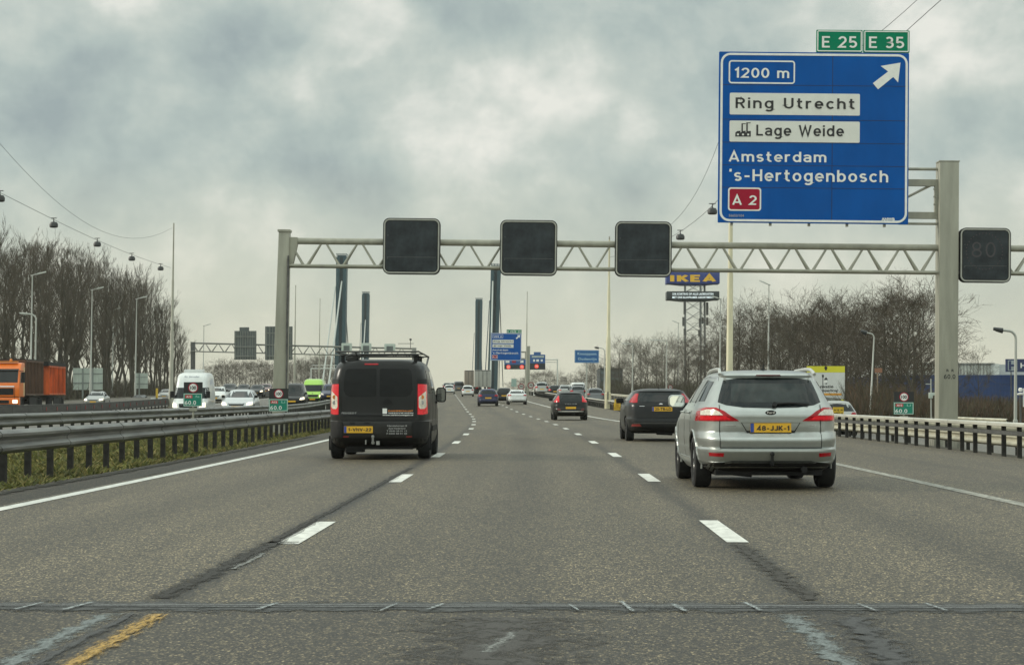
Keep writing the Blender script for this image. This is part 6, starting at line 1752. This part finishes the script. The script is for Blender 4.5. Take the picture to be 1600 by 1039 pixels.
mb = MB(); mb.tube((0, .06, -1), (0, .06, 1.2), .05); mb.build('post', GALV, t)
t = thing('marker_post', 'white leaning marker post beside the round signs', 'post', tuple(P(834.5, 612, 285)))
mb = MB(); mb.add([(-.12, 0, -.5), (.12, 0, -.5), (.25, 0, 1.1), (.05, 0, 1.1), (-.12, .1, -.5), (.12, .1, -.5), (.25, .1, 1.1), (.05, .1, 1.1)], [(0, 1, 2, 3), (7, 6, 5, 4), (0, 4, 5, 1), (1, 5, 6, 2), (2, 6, 7, 3), (3, 7, 4, 0)]); mb.build('blade', WHITEP, t)
YB = 150; q = P(964.5, 628, YB)
t = thing('crash_cushion', 'yellow two horned crash barrier end beside the yellowish mast', 'barrier', (q.x, YB, g(YB) + .1))
YELP = mat('yellow_plastic', (.62, .40, .03), .5, 0, .15, 4)
mb = MB(); mb.box(-.20, -.08, 0, .15, .2, .78); mb.box(.10, .22, 0, .15, .2, .78); mb.build('horns', YELP, t)['kind'] = 'stuff'
mb = MB(); mb.box(-.24, .24, .16, .3, .0, .5); mb.build('drum', YELP, t)
t = thing('warning_post', 'yellow warning post left of the cream mast', 'post', tuple(W3(-28.5, 250, 0)))
t.location.x = P(248, 0, 250).x; t.location.z = P(0, 622, 250).z - .1
mb = MB(); mb.box(-.12, .12, 0, .2, 0, 1.25); mb.build('board', YELP, t)
mb = MB(); mb.box(-.7, .6, .0, .3, -.3, .15); mb.build('base', WHITEP, t)

# ------------------------------------------------------------------ billboard, furniture sign mast, buildings
YBB = 120; q0, q1 = P(1261, 650, YBB), P(1320, 572, YBB); w = q1.x - q0.x
t = thing('billboard', 'white billboard with a yellow top band beside the right parallel road', 'billboard', ((q0.x + q1.x) / 2, YBB, q0.z))
h = q1.z - q0.z; k = YBB / FPX; X = lambda px: (px - 1290.5) * k; Z = lambda py: (650 - py) * k
BW = mat('billboard_white', (.62, .63, .60), .5, 0, .06, 1)
BY = mat('billboard_yellow', (.66, .62, .03), .5, 0, .06, 1)
mb = MB(); mb.box(-w / 2, w / 2, 0, .08, 0, Z(582.2)); p = mb.build('panel', BW, t)
mb = MB(); mb.box(-w / 2, w / 2, 0, .08, Z(582), h); mb.build('yellow_band', BY, t)
mb = MB(); mb.box(X(1289), X(1292), -.01, 0, Z(578.5), Z(572.5)); mb.box(X(1288), X(1293), -.012, -.002, Z(576), Z(574)); mb.build('emblem', INK, t)
text('Renovatie', X(1268), X(1302), Z(606), Z(601.5), -.012, INK, p); text('Galecopperbrug', X(1268), X(1309), Z(613), Z(608), -.012, INK, p)
mb = MB(); mb.box(X(1268), X(1315), -.010, 0, Z(617.8), Z(614.4)); mb.build('orange_strip', mat('billboard_orange', (.66, .30, .03), .5), p)
mb = MB(); mb.add([(X(1263), -.010, Z(617)), (X(1314), -.010, Z(623)), (X(1314), -.010, Z(629)), (X(1263), -.010, Z(640))], [(0, 1, 2, 3)]); mb.build('picture_field', mat('billboard_grey', (.20, .21, .19), .5, 0, .3, 2), p)
mb = MB(); mb.box(X(1313.5), X(1319), -.012, 0, Z(650), Z(624)); mb.build('yellow_edge', BY, p)
mb = MB()
for px in (1268, 1313): mb.box(X(px - 1), X(px + 1), .08, .2, -2, h * .9)
mb.build('frame', GALVD, t)
t = thing('vane_lamp', 'black and white traffic lamp post in front of the white billboard', 'post', tuple(P(1286, 650, 117)))
t.location.z = -.5
zz = P(0, 588, 117).z + .5
mb = MB(); mb.tube((0, 0, 0), (0, 0, zz), .02); mb.build('pole', INK, t)
mb = MB(); mb.prism([(.05, zz - .20), (.28, zz - .20), (.17, zz - .05)], -.03, .03); mb.lathe([(zz - .06, .05), (zz + .06, .06), (zz + .09, .03)], 'z', 10); mb.prism([(.08, zz - .40), (.24, zz - .36), (.20, zz - .44)], -.03, .03); mb.build('black_vane', INK, t)
mb = MB(); mb.prism(rrect(.03, .22, zz - .36, zz - .20, .05), -.02, .02); mb.build('white_vane', WHITEP, t)
t = thing('yellow_notice', 'yellow notice board with two black lines before the silver car', 'sign', tuple(P(1310, 660, 75)))
q0, q1 = P(1302, 648, 75), P(1318.5, 631.5, 75); z0 = q0.z - t.location.z; z1 = q1.z - t.location.z; w = q1.x - q0.x
mb = MB(); mb.box(-w / 2, w / 2, 0, .03, z0, z1 - .10); p = mb.build('panel', mat('notice_yellow', (.72, .48, .03), .5), t)
mb = MB(); mb.box(-w / 2, w / 2, 0, .03, z1 - .098, z1); mb.build('dark_header', mat('notice_dark', (.06, .06, .07), .5), t)
text('A 12  N', -w * .42, w * .40, z0 + (z1 - z0) * .36, z0 + (z1 - z0) * .54, -.006, INK, p, bold=.03); text('AFRIT 15', -w * .42, w * .42, z0 + (z1 - z0) * .06, z0 + (z1 - z0) * .24, -.006, INK, p, bold=.03)
mb = MB(); mb.tube((0, .05, -.6), (0, .05, z1 - .1), .025); mb.build('post', GALVD, t)
t = thing('brown_post', 'thin brown post with a small reddish board behind the right guardrail', 'post', (P(1368, 0, 110).x, 110, -.5))
mb = MB(); zz = P(0, 577, 110).z + .5; mb.tube((0, 0, 0), (0, 0, zz), .035); mb.build('pole', mat('rusty_brown', (.20, .15, .10), .7, 0, .3), t); mb = MB(); mb.box(-.14, .24, -.04, 0, zz - .18, zz + .05); mb.build('board', mat('reddish_board', (.25, .12, .07), .6), t)
t = thing('camera_box', 'small pale equipment box on a thin post left of the gantry post', 'camera', (P(1451, 0, 90).x, 90, -.5))
z1 = P(0, 592, 90).z + .5; z0 = P(0, 617, 90).z + .5
mb = MB(); mb.tube((0, 0, 0), (0, 0, z1), .025); mb.tube((-.22, 0, z1 - .22), (.02, 0, z1 - .22), .018); mb.build('pole', LAMPP, t); mb = MB(); mb.box(-.09, .06, -.1, .08, z0 - .14, z0 + .10); mb.box(.05, .18, -.1, -.02, z0 - .02, z0 + .10); bevel(mb.build('box', SIGNBACKL, t), .01)
t = thing('weather_station', 'small white weather instrument at the right edge by the curved lamp', 'instrument', (P(1590, 0, 85).x, 85, -.5))
z1 = P(0, 606, 85).z + .5
mb = MB(); mb.tube((0, 0, 0), (0, 0, z1 - .3), .04); mb.build('pole', GALVD, t); mb = MB(); mb.lathe([(z1 - .16, .03), (z1 - .12, .08), (z1 - .03, .08), (z1, .04)], 'z', 12); mb.lathe([(z1 - .30, .03), (z1 - .28, .12), (z1 - .23, .14), (z1 - .2, .05)], 'z', 12); mb.box(.10, .16, -.03, .03, z1 - .75, z1 - .02); mb.build('shields', WHITEP, t, 40)['kind'] = 'stuff'

YI = 420; k = YI / FPX; q = P(1084, 622, YI)
t = thing('shop_sign_mast', 'tall lattice mast with a yellow and blue shop sign above bare trees', 'sign mast', (q.x, YI, g(YI) - .5))
X = lambda px: (px - 1084) * k; Z = lambda py: P(0, py, YI).z - t.location.z
IB = mat('shop_blue', (.012, .035, .20), .45, 0, .08, .4); IY = mat('shop_yellow', (.75, .44, .02), .45, 0, .05, .4)
def hexpanel(x0, x1, z0, z1, nm, m):
    mb = MB(); d_ = 5.0
    vs = [(x0, 0, z0), (x1, 0, z0), (x1, d_, z0), (x0, d_, z0), (x0, 0, z1), (x1, 0, z1), (x1, d_, z1), (x0, d_, z1)]
    mb.add(vs, [(0, 3, 2, 1), (4, 5, 6, 7), (0, 1, 5, 4), (1, 2, 6, 5), (2, 3, 7, 6), (3, 0, 4, 7)])
    mb.prism([(x0 + .6, z0), (x1 - .6, z0), (x1 - 3, z0 - .25), (x0 + 3, z0 - .25)], .4, d_ - .4)
    return bevel(mb.build(nm, m, t), .05)
p = hexpanel(X(1042), X(1125), Z(444), Z(424), 'shop_panel', IB)
roadtext('IKEA', X(1047.5), X(1119.5), Z(441.5), Z(427.5), -.03, IY, p, space=1.5, w=.27)
DP = mat('led_board', (.018, .024, .026), .45, 0, .1)
p = hexpanel(X(1042.5), X(1124.5), Z(469), Z(456), 'message_board', DP)
LT = mat('lit_led_text', (.7, .78, .8), .5, 0, .02, 1, emit=.55)
text('25% KORTING OP ALLE LADEKASTEN', X(1051), X(1115), Z(461.7), Z(458.6), -.02, LT, p, bold=.03, space=1.05)
text('MET ONS SLAAPKAMER ASSORTIMENT', X(1051), X(1115.5), Z(467), Z(463.8), -.02, LT, p, bold=.03, space=1.05)
mb = MB()
lx = (X(1071.5), X(1095.5), X(1104)); ly = (1.2, .8, 4.4)
for x, y in zip(lx, ly): mb.tube((x, y, 0), (x, y, Z(426)), .24, .20, 8)
zs = [Z(p_) for p_ in (612, 592, 574, 556, 537, 520, 502, 486, 470, 457, 443)]
for za, zb_ in zip(zs[:-1], zs[1:]):
    mb.tube((lx[0], 1.2, za), (lx[1], .8, zb_), .06, None, 5); mb.tube((lx[1], .8, za), (lx[0], 1.2, zb_), .06, None, 5)
    mb.tube((lx[1], .8, za), (lx[2], 4.4, zb_), .05, None, 5); mb.tube((lx[0], 1.2, za), (lx[2], 4.4, zb_), .04, None, 5)
mb.build('lattice_legs', mat('mast_steel', (.20, .21, .20), .5, .3, .15), t, 40)
mb = MB()
for (px, y0, y1, yy) in ((1070, 472, 492, -.2), (1068.5, 496, 510, .6), (1070, 514, 524, -.2), (1094, 498, 512, -.1), (1107.5, 472, 492, 3.6), (1107.5, 496, 508, 3.6), (1099, 496, 506, 2), (1093, 516, 526, .1)):
    mb.box(X(px) - .22, X(px) + .22, yy - .15, yy + .15, Z(y1), Z(y0))
mb.build('antennas', GALVD, t)['kind'] = 'stuff'

WB_ = mat('warehouse_blue', (.012, .045, .16), .5, 0, .18, (.3, .3, 3))
YW = 230; k = YW / FPX
def wx(px): return P(px, 622, YW).x
t = thing('warehouse', 'long dark blue warehouse with a pale roof band at the right edge', 'building', (wx(1500), YW, -.5))
X = lambda px: wx(px) - wx(1500); Z = lambda py: P(0, py, YW).z + .5
mb = MB(); mb.box(X(1395), X(1720), 0, 60, -.2, Z(586)); mb.build('wall', WB_, t)
mb = MB(); mb.box(X(1432), X(1568), 2, 56, Z(586.1), Z(568)); p = mb.build('roof_band', mat('pale_cladding', (.74, .75, .66), .55, 0, .10, (.5, .5, 2)), t)
mb = MB(); mb.box(X(1552), X(1720), 2.2, 50, Z(586.1), Z(569.2)); mb.build('grey_roof_band', mat('grey_cladding', (.55, .57, .53), .55, 0, .1, (.8, .8, 2)), t)
mb = MB()
for i in range(24):
    px = 1434 + i * 5.2; mb.box(X(px) - .06, X(px) + .06, 1.85, 2.0, Z(586), Z(568.4))
mb.box(X(1432), X(1560), 1.7, 1.99, Z(568.4), Z(567)); mb.build('cladding_ribs', mat('rib_grey', (.36, .36, .31), .5), p)
mb = MB()
for i in range(60): mb.box(X(1397) + i * .33 * 1.1, X(1397) + i * .36 + .05, -.03, .0, 0, Z(586.5))
mb.build('wall_ribs', WB_, t)
t = thing('hotel_sign', 'dark blue sign board with a white H emblem at the right edge', 'sign', tuple(P(1600, 581, YW - 2)))
k = (YW - 2) / FPX
mb = MB(); mb.box(-28 * k, 40 * k, 0, .3, .0, 20 * k); p = mb.build('panel', mat('hotel_blue', (.018, .03, .10), .45), t)
mb = MB(); mb.box(-25 * k, -10.5 * k, -.05, -.005, 2 * k, 18 * k); em = mb.build('emblem_field', mat('emblem_grey', (.32, .36, .38), .5), p)
text('H', -23.5 * k, -12 * k, 3 * k, 17 * k, -.07, mat('hotel_blue', (.018, .03, .10)), em, bold=.05)
text('HOTEL', -5.5 * k, 37 * k, 6 * k, 14 * k, -.03, WHITEP, p, bold=.03)
mb = MB(); mb.box(-20 * k, -19 * k, .1, .3, -3, 0); mb.box(10 * k, 11 * k, .1, .3, -3, 0); mb.build('supports', GALVD, t)
t = thing('office_block', 'low dark building behind the trees right of the yellowish mast', 'building', tuple(P(965, 622, 480)))
k = 480 / FPX
mb = MB(); mb.box(-27 * k, 8 * k, 0, 30, -2, 46 * k); mb.build('wall', mat('office_dark', (.035, .045, .05), .5, 0, .2, .4), t)
mb = MB(); mb.box(-27.5 * k, 8.5 * k, -.3, 30.2, 46 * k, 47.2 * k); mb.build('roof', GALVD, t)
mb = MB()
for zz in (18, 28, 38): mb.box(-26 * k, 7 * k, -.06, -.005, zz * k, (zz + 4) * k)
mb.build('window_bands', mat('office_glass', (.10, .13, .14), .1), t)

# ------------------------------------------------------------------ bare winter trees
BARK = mat('bark', (.055, .048, .034), .9, 0, .35, (4, 4, 1.5), .2)
TWIG = mat('twigs', (.060, .049, .031), .9, 0, .35, (.5, .5, .5))
TWIGR = mat('reddish_twigs', (.058, .044, .028), .9, 0, .4, (.5, .5, .5))
def tree_meshes(seed, Ht, up, spread, nl, m_tw, twr=.016, dens=1.0, base=.22):
    r = random.Random(seed)
    tv, tf, cv, cf = [], [], [], []
    def tube3(vs, fs, a, b, ra, rb, n=3):
        d_ = (b - a)
        if d_.length < 1e-5: return
        d_ = d_.normalized(); x = d_.orthogonal().normalized(); y = d_.cross(x); o = len(vs)
        for p_, rr in ((a, ra), (b, rb)):
            for i in range(n):
                t_ = 2 * math.pi * i / n; vs.append(tuple(p_ + x * (rr * math.cos(t_)) + y * (rr * math.sin(t_))))
        for i in range(n): fs.append((o + i, o + (i + 1) % n, o + n + (i + 1) % n, o + n + i))
    def rv(s): return Vector((r.gauss(0, s), r.gauss(0, s), r.gauss(0, s)))
    def branch(p, d_, ln, rad, lev):
        segs = 3 if lev < 3 else 2
        pts = [(p.copy(), rad)]
        for i in range(segs):
            d_ = (d_ + rv(.16) + Vector((0, 0, up * .22))).normalized()
            p = p + d_ * (ln / segs)
            pts.append((p.copy(), max(rad * (1 - (i + 1) / segs * .75), twr * .55)))
        vs, fs = (tv, tf) if lev == 0 else (cv, cf)
        for (a, ra), (b, rb) in zip(pts[:-1], pts[1:]): tube3(vs, fs, a, b, ra, rb, 4 if lev <= 1 else 3)
        if lev >= 4: return
        nch = ({1: 6, 2: 5, 3: 4} if up > .5 else {1: 8, 2: 6, 3: 4})[lev] if lev else 0
        nch = max(2, int(nch * dens * r.uniform(.8, 1.2)))
        for c_ in range(nch):
            f = r.uniform(.25, 1.0); i = min(int(f * segs), segs - 1); a, b = pts[i][0], pts[i + 1][0]
            q_ = a.lerp(b, f * segs - i)
            dd = (b - a).normalized()
            o_ = dd.orthogonal().normalized(); o_ = Matrix.Rotation(r.uniform(0, 6.283), 3, dd) @ o_
            nd = (dd * (1.0 if up > .5 else .75) + o_ * r.uniform(.4, .95) * (1.0 if up < .5 else .7) + Vector((0, 0, up * .3))).normalized()
            branch(q_, nd, ln * r.uniform(.38, .62), max(pts[i][1] * .5, twr), lev + 1)
    # trunk
    pts = []; p = Vector((0, 0, -.2)); n = 7; rad0 = Ht * .014
    for i in range(n + 1):
        pts.append((Vector((r.gauss(0, .012 * Ht) * (i > 0), r.gauss(0, .012 * Ht) * (i > 0), -.2 + Ht * .93 * i / n)), max(rad0 * (1 - i / n * .88), .03)))
    for (a, ra), (b, rb) in zip(pts[:-1], pts[1:]): tube3(tv, tf, a, b, ra, rb, 6)
    for i in range(nl):
        f = base + (1 - base) * (i + r.random()) / nl
        j = min(int(f * n), n - 1); a, ra = pts[j]; b, rb = pts[j + 1]; q_ = a.lerp(b, f * n - j)
        az = i * 2.4 + r.uniform(-.5, .5)
        el = r.uniform(.25, .7) + up * .55
        d_ = Vector((math.cos(az) * math.cos(el), math.sin(az) * math.cos(el), math.sin(el)))
        shape = math.sin(math.pi * min(1, max(.08, (f - base) / (1 - base) * .82 + .16))) ** .6
        branch(q_, d_, Ht * spread * shape * r.uniform(.75, 1.2), max(ra * .45, .03), 1)
    a_ = bpy.data.meshes.new('trunk'); a_.from_pydata(tv, [], tf); a_.materials.append(BARK)
    b_ = bpy.data.meshes.new('crown'); b_.from_pydata(cv, [], cf); b_.materials.append(m_tw)
    return a_, b_
UPR = [tree_meshes(100 + i, 16.0, .85, .27, 19, TWIG, .011, .88, .17) for i in range(5)]
RND = [tree_meshes(200 + i, 10.0, .22, .46, 15, TWIG if i % 2 else TWIGR, .012, .8, .16) for i in range(5)]
def plant(name, ms, loc, s, rz, label, cat, group, sz=None):
    t = thing(name, label, cat, loc, rz, group)
    for nm, me in (('trunk', ms[0]), ('crown', ms[1])):
        o = bpy.data.objects.new(nm, me); link(o, t); o.scale = (s, s, sz or s)
    return t
r = random.Random(5)
# left row: poplars and alders along the far side of the oncoming parallel road
def sky_left(px): return float(np.interp(px, [-80, 0, 60, 130, 180, 220, 250, 280, 298], [362, 372, 386, 402, 430, 442, 462, 492, 520]))
GL_ = 'tall bare trees of the dense left row'
LL = 'tall leafless tree in the dense row left of the motorway'
for row, (u, dv, s0) in enumerate(((-47, 6.4, 1.0), (-52, 7.4, 1.03), (-58, 8.5, 1.04))):
    v = 178 + row * 3
    while v < 385:
        uu = u + r.uniform(-1.2, 1.2); p = W3(uu, v)
        px = VPX + p.x * FPX / v
        if -70 < px < 294:
            top = P(0, sky_left(px) + r.uniform(-10, 46), v).z
            H_ = (top - p.z) * s0
            plant('bare_tree', UPR[r.randrange(5)], p + Vector((0, 0, -.1)), H_ / 16.0 * r.uniform(.95, 1.15), r.uniform(0, 6.28), LL, 'tree', GL_, H_ / 16.0)
        v += dv * r.uniform(.75, 1.25)
# right wood: rounder, lower trees
def sky_right(px): return float(np.interp(px, [940, 965, 1000, 1030, 1060, 1100, 1150, 1200, 1260, 1300, 1350, 1400, 1440, 1462], [585, 545, 528, 525, 532, 526, 497, 480, 482, 474, 490, 464, 476, 510]))
LR = 'spreading leafless tree in the wood right of the motorway'
GR_ = 'bare trees of the right hand wood'
for row, (du, stp) in enumerate(((0, 17), (6, 20), (13, 25))):
    px = 955 + row * 6
    while px < 1447:
        Yv = float(np.interp(px, [955, 1060, 1200, 1300, 1450], [430, 330, 235, 195, 158])) + du * 1.6 + r.uniform(-6, 6)
        q = P(px, 622, Yv); zb_ = g(Yv) - .5
        top = P(0, sky_right(px) + r.uniform(-8, 42), Yv).z
        H_ = top - zb_
        plant('bare_tree', RND[r.randrange(5)], (q.x, Yv, zb_ - .1), H_ / 10.0 * r.uniform(.9, 1.15), r.uniform(0, 6.28), LR, 'tree', GR_, H_ / 10.0)
        px += stp * r.uniform(.7, 1.3)
for px, top, Yv, lb in ((1421, 462, 150, 'broad bare tree with fine spreading branches just left of the big gantry post'), (1302, 474, 172, 'bare tree with dark forked limbs above the yellow billboard')):
    q = P(px, 622, Yv); zb_ = -.5 + g(Yv); H_ = P(0, top, Yv).z - zb_
    plant('bare_tree', RND[2], (q.x, Yv, zb_ - .1), H_ / 10 * 1.25, 1.0, lb, 'tree', None, H_ / 10)
for px, top, Yv, lb in ((1497, 556, 215, 'thin bare tree beside the right gantry post, before the warehouse'), (1528, 554, 215, 'small wispy bare tree before the pale roof band')):
    q = P(px, 622, Yv); zb_ = -.5 + g(Yv); H_ = P(0, top, Yv).z - zb_
    plant('bare_tree', RND[1], (q.x, Yv, zb_ - .1), H_ / 10 * .9, 2.0, lb, 'tree', None, H_ / 10)
# far woods beside the bridge approach
for (x0, x1, stp, Yv0, Yv1, f, lb, gp) in ((292, 520, 5.2, 520, 620, lambda px: float(np.interp(px, [292, 330, 345, 400, 440, 520], [600, 578, 566, 570, 572, 556])), 'small hazy leafless tree in the far wood behind the oncoming traffic', 'bare trees of the far left wood'),
                                           (786, 948, 4.8, 560, 660, lambda px: float(np.interp(px, [786, 825, 850, 900, 930, 948], [604, 586, 584, 590, 572, 560])), 'small hazy leafless tree in the far wood beyond the lane signs', 'bare trees of the far right wood')):
    px = x0
    while px < x1:
        Yv = r.uniform(Yv0, Yv1); q = P(px, 622, Yv); zb_ = g(Yv) - 1.0
        H_ = P(0, f(px) + r.uniform(-3, 7), Yv).z - zb_
        plant('bare_tree', RND[r.randrange(5)], (q.x, Yv, zb_), H_ / 10 * 1.15, r.uniform(0, 6.28), lb, 'tree', gp, H_ / 10)
        px += stp * r.uniform(.7, 1.3)

# thickets: undergrowth that reads as one mass of twigs
def thicket(name, pts_f, n, hmin, hmax, mats_, seed, label, rad=.016):
    rr = random.Random(seed); vs, fs, mi = [], [], []
    for _ in range(n):
        p, hs = pts_f(rr); h_ = rr.uniform(hmin, hmax) * hs; q_ = p.copy(); d_ = Vector((rr.gauss(0, .35), rr.gauss(0, .35), 1)).normalized(); m_ = rr.randrange(len(mats_))
        for sgm in range(3):
            d_ = (d_ + Vector((rr.gauss(0, .3), rr.gauss(0, .3), .1))).normalized(); e_ = q_ + d_ * (h_ / 3); w_ = rad * (1 - sgm * .28)
            x = Vector((rr.gauss(0, 1), rr.gauss(0, 1), 0)).normalized() * w_; o = len(vs)
            vs += [tuple(q_ - x), tuple(q_ + x), tuple(e_ + x * .7), tuple(e_ - x * .7)]; fs.append((o, o + 1, o + 2, o + 3)); mi.append(m_)
            for tw in range(3):
                a = q_.lerp(e_, rr.random()); b = a + (d_ + Vector((rr.gauss(0, .7), rr.gauss(0, .7), rr.gauss(0, .3)))).normalized() * (h_ * rr.uniform(.12, .28)); o = len(vs)
                vs += [tuple(a - x * .5), tuple(a + x * .5), tuple(b)]; fs.append((o, o + 1, o + 2)); mi.append(m_)
            q_ = e_
    me = bpy.data.meshes.new(name); me.from_pydata(vs, [], fs)
    for m_ in mats_: me.materials.append(m_)
    me.polygons.foreach_set('material_index', mi)
    o = bpy.data.objects.new(name, me); COL.objects.link(o); o['kind'] = 'stuff'; tag(o, label, 'undergrowth')
SH1 = mat('brown_scrub', (.050, .039, .025), .9, 0, .4, .6); SH2 = mat('reddish_scrub', (.095, .052, .028), .9, 0, .4, .6); SH3 = mat('olive_scrub', (.055, .052, .022), .9, 0, .4, .6)
def right_pts(rr):
    px = 1330 + 330 * rr.random(); Yv = rr.uniform(100, 140); q = P(px, 622, Yv); top = float(np.interp(px, [1330, 1400, 1480, 1540, 1660], [590, 596, 612, 614, 622]))
    hmax = P(0, top, Yv).z + .5
    return Vector((q.x, Yv, -.55)), max(.5, hmax / 2.2)
thicket('scrub', right_pts, 15000, 1.0, 2.3, [SH1, SH2, SH3, SH1], 21, 'reddish brown leafless scrub behind the right guardrail', .017)
def right_far(rr):
    px = 940 + 400 * rr.random(); Yv = float(np.interp(px, [940, 1060, 1200, 1340], [380, 300, 215, 150])) + rr.uniform(-8, 25); q = P(px, 622, Yv)
    return Vector((q.x, Yv, g(Yv) - .6)), 1.0
thicket('scrub', right_far, 11000, 1.0, 3.2, [SH1, SH1, SH3], 22, 'dark leafless undergrowth below the right hand wood', .035)
def left_pts(rr):
    v = rr.uniform(170, 390); return W3(rr.uniform(-62, -46), v, -.2), 1.0
thicket('scrub', left_pts, 10000, .8, 3.0, [SH1, SH1, SH3], 23, 'dark leafless undergrowth at the foot of the left tree row', .035)

# ------------------------------------------------------------------ damp winter air
hz = bpy.data.materials.new('haze'); hz.use_nodes = True
ht = hz.node_tree; ht.nodes.clear()
ho = ht.nodes.new('ShaderNodeOutputMaterial'); hv = ht.nodes.new('ShaderNodeVolumePrincipled')
hv.inputs['Color'].default_value = (.86, .90, .86, 1); hv.inputs['Density'].default_value = HAZE; hv.inputs['Anisotropy'].default_value = .2
ht.links.new(hv.outputs[0], ho.inputs['Volume'])
mb = MB(); mb.box(-420, 420, -80, 900, -2.0, 50.0)
o = mb.build('haze', hz); o['kind'] = 'stuff'
